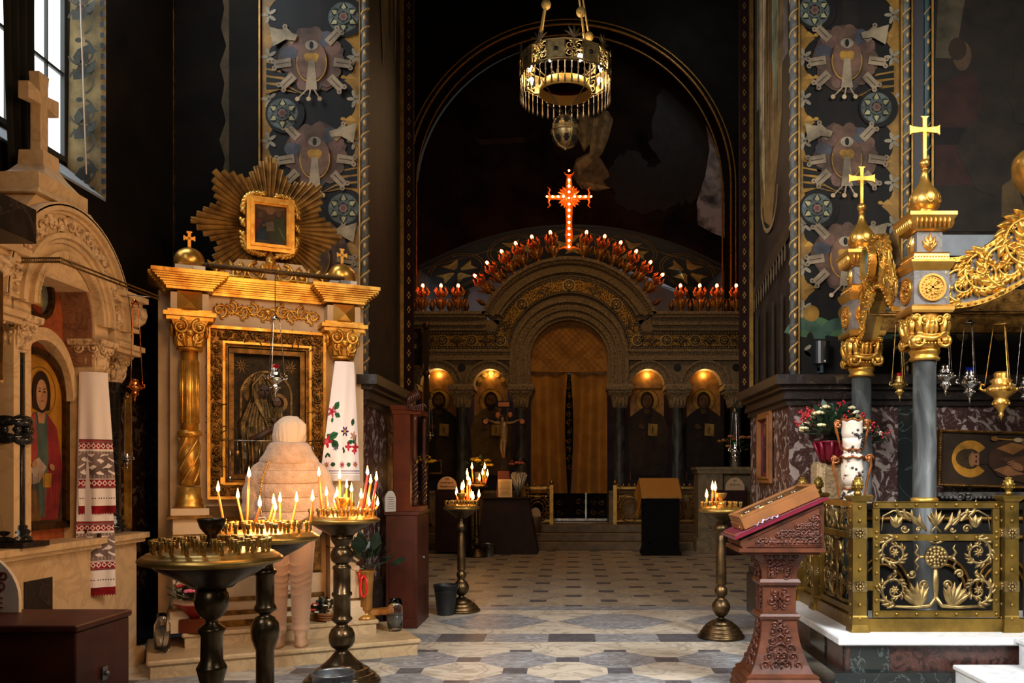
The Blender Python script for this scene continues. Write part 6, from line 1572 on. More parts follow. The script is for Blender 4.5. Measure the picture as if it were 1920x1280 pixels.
b=thing('flower_basket','small wicker basket of white and red flowers at the right foot of the icon case','flowers',p)
m=MB(); m.lathe([(.05,0),(.065,.02),(.075,.07),(.085,.075),(.078,.05)],18); 
for z in (.02,.04,.06): m.tube([((.066+z*.15)*math.cos(2*PI*k/18),(.066+z*.15)*math.sin(2*PI*k/18),z) for k in range(18)],.006,5,True)
m.build('wicker_bowl',[mat('wicker','#8a5a30',0,.7)],b)
bouquet(b,(0,0,.07),.14,110,[('white_bloom',WHITEP,12,.018,'rose'),('red_bloom',REDP,3,.028,'rose')],4,leafs=.045)
p=kpos(-.88,.30,.125)
b=thing('glass_jar','tall dark glass jar standing left of the pink bouquet on the lower step','jar',p)
m=MB(); m.lathe([(.045,0),(.055,.02),(.055,.20),(.035,.24),(.035,.28),(.031,.28),(.031,.24),(.050,.195),(.050,.03),(.001,.02)],20); m.build('jar_glass',[GLASS],b)
m=MB(); m.tube([(0,0,.03),(.04,0,.3),(.10,.0,.50)],.004,5); m.leaf(.10,.50,0,.12,.03,1.0,.3,4,.01); m.build('single_stem',[LEAFD],b)
p=kpos(.60,.45,.235)
b=thing('gilded_floor_vase','tall gilded vase with a red ribbon at the right end of the marble step','vase',p)
m=MB(); m.lathe([(.075,0),(.08,.012),(.06,.03),(.03,.05),(.045,.065),(.052,.08),(.055,.22),(.06,.30),(.066,.35),(.082,.385),(.084,.39),(.07,.38),(.055,.30),(.001,.28)],26); m.build('vase_body',[mat('vase_ochre_gold','#b07a34',.45,.3,(8,'#8a5a22',.35,.65))],b)
m=MB(); m.tube([(0,-.07,.355),(.028,-.085,.32),(.033,-.085,.24),(.012,-.082,.19),(-.012,-.082,.19),(-.022,-.085,.25),(-.015,-.083,.33),(0,-.075,.36)],[.009]*8,8,flat=.5); m.tube([(-.03,-.06,.30),(-.035,-.07,.37),(-.03,-.05,.40)],.009,6); m.build('red_ribbon',[mat('ribbon_red','#c8181c',0,.35,emit=('#c01010',.15))],b)
bouquet(b,(0,0,.40),.20,60,[],2,leafs=.12,flat=1.0)
p=kpos(.83,.42,.125)
b=thing('clear_glass_vase','tall clear glass vase on the lower marble step left of the red cabinet','vase',p)
m=MB(); m.lathe([(.05,0),(.058,.01),(.064,.1),(.062,.2),(.05,.26),(.047,.26),(.058,.2),(.060,.1),(.05,.02),(.001,.02)],24); m.build('vase_glass',[GLASS],b)
m=MB(); m.lathe([(.05,.022),(.059,.1),(.06,.14),(.001,.14)],20); m.build('water',[mat('water_dull','#5a5f58',0,.1,trans=.6)],b)
m=MB(); m.bbox(-.20,.20,-.05,.05,0,.05,.006); o=m.build('collection_box',[mat('box_amber','#b5742c',0,.4,(5,'#8a5420',.35,.65))]); q=kpos(.66,.62,.235); o.location=q; o.rotation_euler=(0,0,KA); tag(o,'low amber-coloured wooden box lying behind the gilded floor vase','box')
# steel buckets
def bucket(label,x,y,h,r0_,r1_,mt=STEEL,group=None):
    t=thing('metal_bucket',label,'bucket',(x,y,0),0,group)
    m=MB(); m.lathe([(r0_,0),(r0_,.005),(r1_,h-.01),(r1_+.006,h-.008),(r1_+.007,h),(r1_-.003,h+.002),(r1_-.005,h-.01),(r0_-.005,.012),(.001,.012)],28); 
    m.lathe([(r0_+(r1_-r0_)*.8,h*.8-.003),(r0_+(r1_-r0_)*.8+.004,h*.8),(r0_+(r1_-r0_)*.8,h*.8+.003)],28); m.build('pail',[mt],t)
    m=MB(); m.tube([((r1_+.008)*math.cos(a),(r1_+.008)*math.sin(a)*.25-.01-.02*math.sin(a),h-.02-.05*math.sin(a)) for a in [PI*k/14 for k in range(15)]],.003,5); m.build('handle',[STEEL],t)
bucket('galvanised steel bucket on the floor in front of the candle stand trio',-1.42,5.12,.215,.10,.123)
bucket('dark bucket on the floor behind the tall red cabinet',-1.26,8.6,.30,.085,.12,mat('bucket_dark','#2c2e30',.5,.4))
bucket('small pale bucket beside the foot of the farthest candle stand',-1.56+.12,14.9,.22,.08,.11)
# red cabinet with a wooden twisted-column icon stand on it
cb=thing('tall_cabinet','tall dark red wooden cabinet beside the left pier','cabinet',(-1.55,8.1,0))
m=MB(); m.bbox(-1.69,-1.40,7.80,8.42,.0,1.03,.006); m.box(-1.70,-1.39,7.79,8.43,1.03,1.06); m.build('cabinet_body',[WOODR],cb,world=True)
m=MB(); m.box(-1.655,-1.435,7.794,7.80,.1,.95); m.build('door',[WOODR],cb,world=True)
m=MB(); m.sph((-1.395,8.1,.62),.014,8,6); m.build('knob',[STEEL],cb,world=True)
sn=thing('rounded_notice','narrow round-topped white notice standing on the left end of the tall red cabinet','sign',(-1.655,7.86,1.06),rad(60))
m=MB(); m.prism([(.07,0),(.07,.10)]+[(.07*math.cos(PI*k/14),.10+.09*math.sin(PI*k/14)) for k in range(1,14)]+[(-.07,.10),(-.07,0)],0,.01); m.build('board',[mat('notice_white','#cfc8bb',0,.6)],sn)
a=Art(Matrix.Translation((0,-.001,0)),.0005)
for k in range(6): a.bar(-.045,.03+.02*k,.045,.03+.02*k,.004,P('#7a6a60'))
a.put('small_print',sn)
ks_=thing('carved_icon_stand','orange wooden icon stand with twisted colonnettes on top of the red cabinet','icon stand',(-1.56,8.15,1.06))
m=MB(); m.bbox(-1.66,-1.50,7.98,8.35,1.06,2.0,.005); m.box(-1.68,-1.48,7.96,8.37,2.0,2.04); m.box(-1.67,-1.40,7.97,8.36,1.06,1.10); m.box(-1.67,-1.40,7.97,8.36,1.96,2.0)
m.build('side_board',[WOODO],ks_,world=True)
for x,y in ((-1.46,8.0),(-1.43,8.32)):
    m=MB(); m.lathe([(.03,1.10),(.022,1.14),(.026,1.16)],12,(x,y,0)); m.lathe([(.02,1.5),(.026,1.56),(.018,1.7),(.026,1.9),(.03,1.96)],12,(x,y,0))
    for q in range(3): m.tube([(x+.016*math.cos(2*PI*q/3+k*.55),y+.016*math.sin(2*PI*q/3+k*.55),1.15+.35*k/30) for k in range(31)],.012,6)
    m.build('twisted_colonnette',[mat('wood_carved_dark','#4a2412',0,.35,(9,'#2c150a',.35,.65),coat=.15,spec=.3)],ks_,world=True)
m=MB()
for k in range(7): m.leaf(-1.52+.02*k,2.04+.01*k,7.95,.10,.05,PI/2-.3+.1*k,.2,4,.03); m.spiral(-1.5+.02*k,2.02,7.95,.03,1.2,k,1,.008,5,10)
m.build('carved_crest',[mat('wood_carved_dark','#5a2c18',0,.35)],ks_,world=True)
# ------------------------------------------------------------------ plinth, steps and brass railing on the right
P0=.36
pl=MB(); pl.i=0; pl.box(1.73,6,5.49,7.3,.14,P0-.05); pl.box(1.74,1.77,5.47,7.3,.14,P0-.05)
pl.i=1; pl.box(1.735,2.02,5.475,5.60,.14,P0-.05); pl.box(1.72,1.745,5.85,6.2,.14,P0-.05); pl.box(1.66,6,5.42,7.3,0,.14)
pl.build('trim_30',[ROSSOF,DARKM],None,kind='structure')
m=MB(); m.bbox(1.69,6,5.44,7.33,P0-.052,P0,.008); m.build('trim_31',[MARWHITE],None,kind='structure')
st2=thing('white_steps','white marble steps leading up to the shrine platform at the lower right corner','step',(3.2,4.9,0))
m=MB(); m.bbox(2.40,4.6,4.45,5.42,.165,.195,.006); m.box(2.42,4.6,4.47,5.42,0,.166); m.build('lower_step',[MARWHITE],st2,world=True)
m=MB(); m.bbox(2.80,4.6,5.02,5.44,.33,P0+.001,.006); m.box(2.82,4.6,5.04,5.42,.19,.332); m.build('upper_step',[MARWHITE],st2,world=True)
RY=5.67; PXs=[(1.885,RY),(2.88,RY)]; PB=[(1.90,6.62),(1.91,7.12)]
RB=mat('rail_brass','#8f7030',.8,.40,(6,'#5e4a1e',.32,.62),(80,.12,.002)); RBO=mat('rail_brass_old','#8f7443',.85,.42,(14,'#4a3a20',.35,.6),(60,.3,.003)); RBL=mat('rail_brass_pale','#a08654',.85,.42,(16,'#5e4c30',.35,.6))
def finial(m,x,y,z,r=.036):
    m.lathe([(.02,0),(.03,.008),(.022,.02),(.018,.03),(r*.8,.04),(r,.06),(r*.95,.08),(r*.6,.105),(r*.15,.122),(.001,.125)],16,(x,y,z))
    for j in range(4):
        for k in range(9): a=2*PI*(k+.5*(j%2))/9; q=r*(1.0,.98,.75,.45)[j]; m.sph((x+q*math.cos(a),y+q*math.sin(a),z+.052+.02*j),r*.2,6,4)
ra=thing('brass_railing','ornate brass railing with pierced scroll panels on the white-topped plinth around the canopy','railing',(2.4,RY,P0))
def post(x,y,w=.045):
    m=MB(); m.box(x-w,x+w,y-w,y+w,P0,1.225); m.sqloft([(w*1.35,P0),(w*1.25,P0+.02),(w*1.1,P0+.05),(w*1.08,P0+.10),(w*1.0,P0+.11)],(x,y,0)); m.sqloft([(w*1.1,1.215),(w*1.5,1.235),(w*1.55,1.25),(w*1.2,1.256)],(x,y,0)); finial(m,x,y,1.256)
    for z in (.43,.52,.75,.84,1.07,1.16):
        m.sph((x,y-w,z+P0*0+.02),.013,8,6); m.sph((x-w,y,z+.02),.013,8,6)
    m.build('post',[RB],ra,world=True)
    for z in (.66,1.01):
        m=MB(); m.box(x-w-.003,x+w+.003,y-w-.003,y+w+.003,z-.035,z+.035)
        for k in range(8): a=2*PI*k/8; m.sph((x+.022*math.cos(a),y-w-.006,z+.022*math.sin(a)),.009,6,4); m.sph((x-w-.006,y+.022*math.cos(a),z+.022*math.sin(a)),.009,6,4)
        m.sph((x,y-w-.008,z),.012,8,6); m.sph((x-w-.008,y,z),.012,8,6)
        m.build('rosette_band',[RBL],ra,world=True)
for x,y in PXs+PB+[(4.6,RY)]: post(x,y)
m=MB(); m.box(1.93,2.84,RY-.028,RY+.028,P0,P0+.085); m.box(1.865,1.915,RY+.04,7.08,P0,P0+.085); m.box(2.93,4.6,RY-.028,RY+.028,P0,P0+.085)
for z in (.66,1.01): m.box(1.93,1.985,RY-.010,RY+.010,z-.03,z+.03); m.box(2.815,2.84,RY-.010,RY+.010,z-.03,z+.03)
m.build('base_rail',[RB],ra,world=True)
def panel(M,w,h,nm='front'):
    """framed pierced panel, local origin bottom left, in the XZ plane"""
    fr_=MB(M); f=.042; z1=h; zm=h-.215
    for x0,x1,a,b in ((0,w,0,f),(0,w,z1-f,z1),(0,f,f,z1-f),(w-f,w,f,z1-f),(f,w-f,zm-f,zm)): fr_.box(x0,x1,-.012,.012,a,b)
    for x0,x1,a,b in ((0,w,0,.004),(0,w,z1-.004,z1),(0,w,f-.004,f),(0,w,z1-f,z1-f+.004)): fr_.box(x0,x1,-.018,0,a,b)
    n=int(w/.12)
    for k in range(n+1):
        x=f/2+(w-f)*k/n
        for z in (f/2,zm-f/2,z1-f/2): fr_.sph((x,-.012,z),.012,8,6)
    for k in range(1,8):
        for x in (f/2,w-f/2): fr_.sph((x,-.012,f/2+(z1-f)*k/8),.012,8,6)
    fr_.build('panel_frame',[RB],ra,world=True)
    s=MB(M); c=w/2; t=.010
    # lower field: stem with rosette, mirrored rinceaux, shell leaves
    H=zm-f
    s.tube([(c,0,f+.05),(c,0,f+.10),(c,0,f+H*.35),(c,0,f+H*.62)],[.008,.016,.022,.014],8,flat=.5)
    s.lathe([(0,0)],3) if 0 else None
    for q,r in ((14,.062),(10,.040),(6,.02)):
        for k in range(q): a=2*PI*k/q; s.sph((c+r*math.cos(a),-.008,f+H*.70+r*math.sin(a)),.013,6,5)
    s.ringprism([(c+.076*math.cos(2*PI*k/24),f+H*.70+.076*math.sin(2*PI*k/24)) for k in range(25)],[(c+.066*math.cos(2*PI*k/24),f+H*.70+.066*math.sin(2*PI*k/24)) for k in range(25)],-.014,.004); s.prism([(c+.07*math.cos(2*PI*k/20),f+H*.70+.07*math.sin(2*PI*k/20)) for k in range(20)],-.004,.004)
    for d in (-1,1):
        s.tube([(c+d*.07,0,f+H*.70),(c+d*.11,0,f+H*.70)],.010,6)
        for e in (-1,1): s.tube([(c+d*.11,0,f+H*.70),(c+d*.135,0,f+H*.70+e*.03),(c+d*.115,0,f+H*.70+e*.06),(c+d*.13,0,f+H*.70+e*.085)],[.011,.010,.008,.003],6)
        s.tube([(c,0,f+H*.88),(c+d*.03,0,f+H*.90),(c+d*.07,0,f+H*.93)],[.008,.010,.003],6)
        W=c-f
        for k in range(2):
            cx=c+d*(W*.74); cz_=f+H*(.27 if k==0 else .76); rr_=W*.22
            s.rinceau(cx,cz_,0,rr_*1.12,d if k==0 else -d,(-PI/2 if k==0 else PI/2),.13,.4,15,k)
            s.sph((cx,-.012,cz_),rr_*.14,8,6)
        s.tube([(cx,0,f+H*.53),(c+d*W*.70,0,f+H*.50),(c+d*W*.80,0,f+H*.45)],[t,t*1.3,t],6)
        s.tube([(c,0,f+.09),(c+d*.04,0,f+.03),(c+d*W*.4,0,f+.02),(c+d*W*.9,0,f+.03)],[t*1.3,t*1.6,t*1.3,t*.7],6)
        for j in range(6): a=PI/2+d*(-.95+.26*j)*-1; s.leaf(c+d*W*.26,f+.03,-.002,W*(.50-.035*abs(j-1)),.05,(PI/2-d*(1.1-.27*j)) ,.12*d,5,.02)
        s.spiral(c+d*W*.20,f+.17,0,.032,1.3,-PI/2,d,t*.9,5,14); s.spiral(c+d*W*.42,f+.24,0,.028,1.3,PI,-d,t*.9,5,14)
        # upper field: sweeping acanthus and tulip heads
        s.tube([(c+d*.06,0,zm+.02),(c+d*W*.25,0,zm+.07),(c+d*W*.5,0,zm+.14),(c+d*W*.75,0,zm+.155),(c+d*W*.93,0,zm+.12),(c+d*W*.96,0,zm+.02)],[.006,.010,.010,.007,.005,.004],6)
        for j in range(8): s.leaf(c+d*W*(.16+.07*j),zm+.03+.014*j,-.0,.10,.034,(.7 if d>0 else PI-.7)+d*.1*(j%2)*4,.25*d,4,.014)
        for j in (-1,0,1): s.leaf(c+d*W*.70,zm+.045,-.004,.085,.045,PI/2+j*.5,0,4,.016)
        s.spiral(c+d*W*.55,zm+.035,0,.026,1.3,0,d,t*.8,5,14); s.spiral(c+d*W*.3,zm+.028,0,.018,1.2,0,-d,t*.7,5,12)
    for j in (-2,-1,0,1,2): s.leaf(c,zm+.055,-.004,.115-.01*abs(j),.035,PI/2+j*.33,0,4,.018)
    s.tube([(c-.035,0,zm+.01),(c,0,zm+.055),(c+.035,0,zm+.01)],.007,6); s.lathe([(.001,0),(.03,.0)],3) if 0 else None
    s.build('pierced_scroll',[RBL if nm=='front' else RBO],ra,world=True)
gM=Matrix.Translation((1.985,RY,P0+.095))
panel(gM,.83,.76)
panel(Matrix.Translation((1.90,5.76,P0+.095))@Matrix.Rotation(PI/2,4,'Z'),.78,.76,'side'); panel(Matrix.Translation((1.905,6.69,P0+.095))@Matrix.Rotation(PI/2,4,'Z'),.36,.76,'side')
panel(Matrix.Translation((2.98,RY,P0+.095)),.83,.76,'side')
# ------------------------------------------------------------------ gilded canopy (baldachin)
GR=marble('shrine_grey_stone','#6f6862','#565049',6,.04,None,.35)
ba=thing('gilded_canopy','gilded shrine canopy with carved arches on grey marble columns at the right','canopy',(2.47,6.02,P0))
def corner(x,y,front=True,mir=1):
    """column, capital, box, stage above (built about x,y)"""
    r=.082
    m=MB(); m.lathe([(.115,P0),(.115,P0+.04),(.1,P0+.05),(.105,P0+.08),(r*1.05,P0+.10),(r,P0+.12),(r*.93,2.2)],28,(x,y,0)); m.build('column',[COLM],ba,world=True)
    m=MB(); m.lathe([(r*.95,1.19),(r*1.12,1.2),(r*1.12,1.225),(r*.95,1.235)],28,(x,y,0)); m.build('gilt_ring',[GOLD],ba,world=True)
    m=MB(); m.lathe([(r*.95,2.185),(r*1.2,2.19),(r*1.25,2.205),(r*1.1,2.215),(r*1.2,2.235),(r*1.3,2.25),(r*1.2,2.265)],28,(x,y,0))
    m.lathe([(.09,2.26),(.10,2.30),(.095,2.34),(.10,2.40),(.125,2.50)],24,(x,y,0))
    M0=m.M
    for f in range(4):
        m.M=Matrix.Translation((x,y,0))@Matrix.Rotation(f*PI/2,4,'Z')
        m.tube([(-.10,-.115,2.345),(0,-.125,2.325),(.10,-.115,2.345)],.018,8); m.tube([(-.10,-.115,2.365),(0,-.125,2.35),(.10,-.115,2.365)],.008,8)
        for s_ in (-1,1):
            m.spiral(s_*.095,2.315,-.122,.048,1.5,PI/2,s_,.014,7,22)
            for k in range(2): m.leaf(s_*(.03+.045*k),2.36,-.105-.01*k,.13,.055,PI/2-s_*(.1+.2*k),.2*s_,5,.035)
            m.spiral(s_*.05,2.455,-.128,.03,1.3,-PI/2,s_,.009,6,14); m.spiral(s_*.105,2.47,-.125,.028,1.3,-PI/2,-s_,.009,6,14)
        m.leaf(0,2.36,-.11,.14,.06,PI/2,0,5,.045); m.sph((0,-.135,2.44),.02,8,6)
        for k in range(7): m.sph((-.07+.023*k,-.128,2.295),.009,6,5)
    m.M=M0; m.build('capital',[GOLD],ba,world=True)
    w=.122
    m=MB(); m.sqloft([(w*1.12,2.505),(w*1.2,2.52),(w*1.2,2.545),(w*1.05,2.56)],(x,y,0)); m.build('gilt_abacus',[GOLDP],ba,world=True)
    m=MB()
    m.sqloft([(w*1.02,2.795),(w*1.18,2.83),(w*1.22,2.85),(w*1.22,2.865),(w*1.0,2.87),(w*.98,2.91),(w*1.02,2.92)],(x,y,0))
    m.sqloft([(w*.80,3.07),(w*.98,3.08),(w*1.2,3.14),(w*1.32,3.165),(w*1.32,3.19),(w*.8,3.2)],(x,y,0))
    for f in range(4):
        m.M=Matrix.Translation((x,y,0))@Matrix.Rotation(f*PI/2,4,'Z')
        for k in range(8): m.leaf(-.11+.0315*k,3.16,-w*1.0-.015,.075,.028,-PI/2,0,4,.028)
        for k in range(12): m.sph((-.11+.02*k,-w*1.0,2.89),.007,5,4)
    m.M=M0; m.build('gilt_cornice',[GOLDP],ba,world=True)
    m=MB(); m.box(x-w,x+w,y-w,y+w,2.56,2.795); m.box(x-w*.72,x+w*.72,y-w*.72,y+w*.72,2.91,3.08); gb_=m.build('grey_block',[GR],ba,world=True)
    for f in range(4):
        m=MB(); m.M=Matrix.Translation((x,y,0))@Matrix.Rotation(f*PI/2,4,'Z'); yy=-w-.004; zc=2.675
        m.ringprism([(.094*math.cos(2*PI*k/30),zc+.094*math.sin(2*PI*k/30)) for k in range(31)],[(.08*math.cos(2*PI*k/30),zc+.08*math.sin(2*PI*k/30)) for k in range(31)],yy-.014,yy+.004)
        m.prism([(.085*math.cos(2*PI*k/24),zc+.085*math.sin(2*PI*k/24)) for k in range(24)],yy-.005,yy+.004)
        m.box(-.008,.008,yy-.016,yy,zc-.05,zc+.05); m.box(-.05,.05,yy-.016,yy,zc-.008,zc+.008)
        for sx in (-1,1):
            for sz in (-1,1): m.spiral(sx*.026,zc+sz*.026,yy-.012,.018,1.1,0,sx*sz,.005,5,10)
        for k in range(20): a=2*PI*k/20; m.sph((.068*math.cos(a),yy-.008,zc+.068*math.sin(a)),.0055,5,4)
        m.build('medallion',[GOLDP],gb_,world=True)
        M1=m.M; m=MB(M1); yy=-w*.72-.002
        for k in (-2,-1,0,1,2): m.leaf(0,2.935,yy,.13-.02*abs(k),.04,PI/2+k*.32,0,5,.025)
        m.sph((0,yy-.018,2.985),.016,8,6); m.build('flower_boss',[GOLDP],gb_,world=True)
    m=MB(); m.lathe([(.088,3.2),(.092,3.205),(.078,3.215),(.070,3.225),(.082,3.24),(.098,3.262),(.106,3.29),(.106,3.315),(.098,3.345),(.080,3.375),(.056,3.405),(.038,3.435),(.027,3.47),(.021,3.52),(.028,3.525),(.018,3.535)],32,(x,y,0)); m.sph((x,y,3.568),.036,16,12)
    for k in range(7):
        a=2*PI*k/7; M0=m.M; m.M=Matrix.Translation((x,y,0))@Matrix.Rotation(a,4,'Z'); m.tube([(-.018,-.092,3.352),(-.028,-.099,3.32),(-.02,-.103,3.285),(0,-.102,3.27),(.02,-.103,3.285),(.028,-.099,3.32),(.018,-.092,3.352)],.0045,5); m.M=M0
    m.build('onion_dome',[GOLDP],ba,world=True)
    m=MB(); z0=3.60; 
    m.M=Matrix.Translation((x,y,0)); m.prism([(-.011,z0),(.011,z0),(.013,z0+.19),(.09,z0+.182),(.105,z0+.17),(.105,z0+.24),(.09,z0+.228),(.013,z0+.22),(.014,z0+.285),(.03,z0+.30),(-.03,z0+.30),(-.014,z0+.285),(-.013,z0+.22),(-.09,z0+.228),(-.105,z0+.24),(-.105,z0+.17),(-.09,z0+.182),(-.013,z0+.19)],-.008,.008)
    m.build('cross',[GOLD],ba,world=True)
corner(2.47,6.02); corner(2.36,7.0); corner(4.70,6.02); 
def beam(M,top,bot,nsp,soffit=True,medal=None,rel=1.0):
    """carved ogee beam: outlines top/bot (same length) in the local XZ plane"""
    m=MB(M); m.ringprism(top,bot,-.03,.05); m.build('grey_spandrel',[GR],ba,world=True)
    def off(l,d): return [(p[0],p[1]+d) for p in l]
    m=MB(M); m.ringprism(top,off(top,-.035),-.05,.06); m.ringprism(off(bot,.035),bot,-.05,.10)
    tot=len(top)
    def along(l,n):
        L=[0]
        for a_,b_ in zip(l,l[1:]): L.append(L[-1]+math.hypot(b_[0]-a_[0],b_[1]-a_[1]))
        out=[]
        for k in range(n):
            s=L[-1]*(k+.5)/n
            for i in range(len(l)-1):
                if L[i]<=s<=L[i+1]+1e-9:
                    q=(s-L[i])/(L[i+1]-L[i]+1e-9); out.append((l[i][0]+(l[i+1][0]-l[i][0])*q,l[i][1]+(l[i+1][1]-l[i][1])*q)); break
        return out,L[-1]
    lt=off(top,-.018); n=int(along(lt,1)[1]/.055)
    for p in along(lt,n)[0]+along(off(bot,.018),n)[0]: m.sph((p[0],-.055,p[1]),.010,7,5)
    m.build('beaded_border',[GOLD],ba,world=True)
    m=MB(M); rr=random.Random(nsp)
    for k in range(nsp):
        i=(k+.5)/nsp*(tot-1); a=int(i); q=i-a; b=min(a+1,tot-1)
        tx=top[a][0]*(1-q)+top[b][0]*q; tz=top[a][1]*(1-q)+top[b][1]*q; bx_=bot[a][0]*(1-q)+bot[b][0]*q; bz=bot[a][1]*(1-q)+bot[b][1]*q
        cx,cz_=(tx+bx_)/2,(tz+bz)/2; h=(tz-bz)/2-.04; d=1 if k%2 else -1
        if h<.02: continue
        m.rinceau(cx,cz_+d*h*.08,-.035,h*.92,d,(PI/2 if d>0 else -PI/2),.10,.35*rel,18,k+nsp)
        for j in range(4): m.leaf(cx+h*.75,cz_-d*h*.45,-.035,h*(.9-.12*j),h*.4,d*(.8+.5*j),-.3*d,5,.03*rel)
        for j in range(4): m.sph((cx-h*.9+.02*j,-.05,cz_+d*h*(.6-.1*j)),.012,6,5)
    m.build('acanthus_relief',[GOLD],ba,world=True)
    if medal:
        x,z,a_,b_=medal; m=MB(M@Matrix.Translation((0,-.045,0)))
        m.ringprism([(x+a_*math.cos(2*PI*k/30),z+b_*math.sin(2*PI*k/30)) for k in range(31)],[(x+a_*.84*math.cos(2*PI*k/30),z+b_*.84*math.sin(2*PI*k/30)) for k in range(31)],-.09,-.03)
        for k in range(30): a=2*PI*k/30; m.sph((x+a_*math.cos(a),-.085,z+b_*math.sin(a)),.009,6,5)
        m.build('medallion_frame',[GOLDP],ba,world=True)
        a=Art(M@Matrix.Translation((x,-.10,z-b_)),.0008); a.ell(0,b_,a_*.9,b_*.9,P('#2f7280')); saint(a,0,b_*.25,b_*1.55,'#8a6a5a','#a88a74',None,bust=False,book=False); a.put('medallion_painting',ba,world=True)
bX=2.335
def side(px,py): Yp=bX*FOC/(px-VX); return (Yp,EYE-(py-VY)*Yp/FOC)
top=[(6.86,2.63),(6.80,2.76),(6.74,2.90),(6.68,3.03),(6.60,3.13),(6.53,3.185),(6.46,3.20),(6.39,3.185),(6.32,3.12),(6.25,3.00),(6.19,2.88),(6.15,2.80)]
bot=[(6.90,2.40),(6.84,2.44),(6.78,2.52),(6.70,2.62),(6.62,2.70),(6.54,2.75),(6.46,2.765),(6.39,2.75),(6.31,2.70),(6.24,2.62),(6.18,2.56),(6.14,2.53)]
bot=[(p[0],p[1]+.03) for p in bot]
sM2=Matrix.Translation((bX,0,0))@Matrix(((0,1,0,0),(1,0,0,0),(0,0,1,0),(0,0,0,1)))   # local x -> world Y, local -y -> world -X
beam(sM2,top,bot,8,medal=(6.47,2.98,.10,.125),rel=.35)
# front beam rises to a crest at the middle and falls to the second column
N_=33; tf=[];bf=[]
for k in range(N_):
    t=k/(N_-1); s_=1-abs(2*t-1); x=2.60+2.0*t; e=.5-.5*math.cos(PI*min(1,s_*1.05)); tf.append((x,2.885+.52*e)); bf.append((x,2.535+.34*e**1.15))
beam(Matrix.Translation((0,5.96,0)),tf,bf,13)
m=MB(); m.grid(lambda u,v:(2.6+2.0*u,5.99+.2*v,2.535+.34*(.5-.5*math.cos(PI*min(1,(1-abs(2*u-1))*1.05)))**1.15),30,2); m.build('beam_soffit',[GOLDD],ba,world=True)
m=MB(); m.box(2.45,4.7,6.98,7.06,2.55,2.66); m.grid(lambda u,v:(2.45+2.3*u,7.02,2.66+.25*math.sin(PI*u)*v),20,2); m.build('rear_beam',[GOLDD],ba,world=True)
# dark block added to darken the inside of the railing, with rear gilt bars
ts=thing('rear_rail_backing','low dark tomb screen with gilt bars and arches behind the brass railing','screen',(3.3,6.6,P0))
m=MB(); m.box(2.15,4.5,6.55,6.85,P0,1.13); m.box(2.10,4.55,6.50,6.9,1.13,1.17); m.build('added_dark_block',[mat('backing_dark','#0f0d0a',0,.5,spec=.3)],ts,world=True)
m=MB()
for z in (.92,1.06): m.tube([(2.15,6.53,z),(4.5,6.53,z)],.016,8)
for k in range(5):
    for r in (.21,.17): m.tube([(2.36+.46*k+r*math.cos(PI*j/14),6.53,.50+r*1.25*math.sin(PI*j/14)) for j in range(15)],.013,6)
m.build('gilt_bars',[GOLDD],ts,world=True)
# hanging lamps under the canopy
def hl(nm,px,yt,yr,r,ml,Y,lab,gl=None): 
    x=(px-VX)*Y/FOC; lampion(nm,lab,x,Y,EYE-(yt-VY)*Y/FOC,EYE-(yr-VY)*Y/FOC,r*1.3,ml,group='oil lamps hanging under the canopy',glass=gl)
hl('hanging_oil_lamp',1687,595,717,.046,BRASS,6.75,'small brass and silver oil lamp left of the near canopy column',RG)
hl('hanging_oil_lamp',1773,560,700,.055,SILVER,6.6,'silver oil lamp just right of the near canopy column')
hl('hanging_oil_lamp',1818,597,712,.058,SILVER,6.6,'silver oil lamp, middle one of those hanging right of the column',BG)
hl('hanging_oil_lamp',1877,600,722,.085,GOLDP,6.4,'large polished golden oil lamp hanging at the right')
hl('hanging_oil_lamp',1925,600,722,.055,SILVER,6.5,'silver oil lamp cut off by the right border of the view')
for (xa,xb,yy,zq,lab) in ((2.3,4.6,6.6,2.62,'dark gilt rod under the canopy carrying the silver oil lamps'),(2.3,4.6,6.4,2.60,'dark gilt rod under the canopy carrying the large golden oil lamp'),(2.4,3.0,6.75,2.64,'short dark gilt rod carrying the small lamp left of the near column')):
    m=MB(); m.tube([(xa,yy,zq),(xb,yy,zq)],.012,6); o=m.build('lamp_rod',[GOLDD]); tag(o,lab,'rod')
# big brass bell-shaped lamp at the right border
b=thing('brass_bell_lamp','large polished brass bell-shaped lamp cap tilted at the right border above the canopy beam','lamp',(3.03,5.75,3.29))
m=MB(); m.M=Matrix.Rotation(rad(62),4,'Y')@Matrix.Identity(4); m.lathe([(.001,-.05),(.10,-.04),(.155,.0),(.17,.05),(.165,.055),(.168,.06),(.15,.11),(.11,.17),(.06,.21),(.055,.22),(.07,.24),(.06,.28),(.001,.30)],36); m.build('bell_cap',[GOLDP],b)
m=MB(); m.tube([(.0,0,-.15),(.02,0,-.35)],.01,8); m.build('stem',[GOLDP],b)
b.location=(3.03,5.72,3.37)
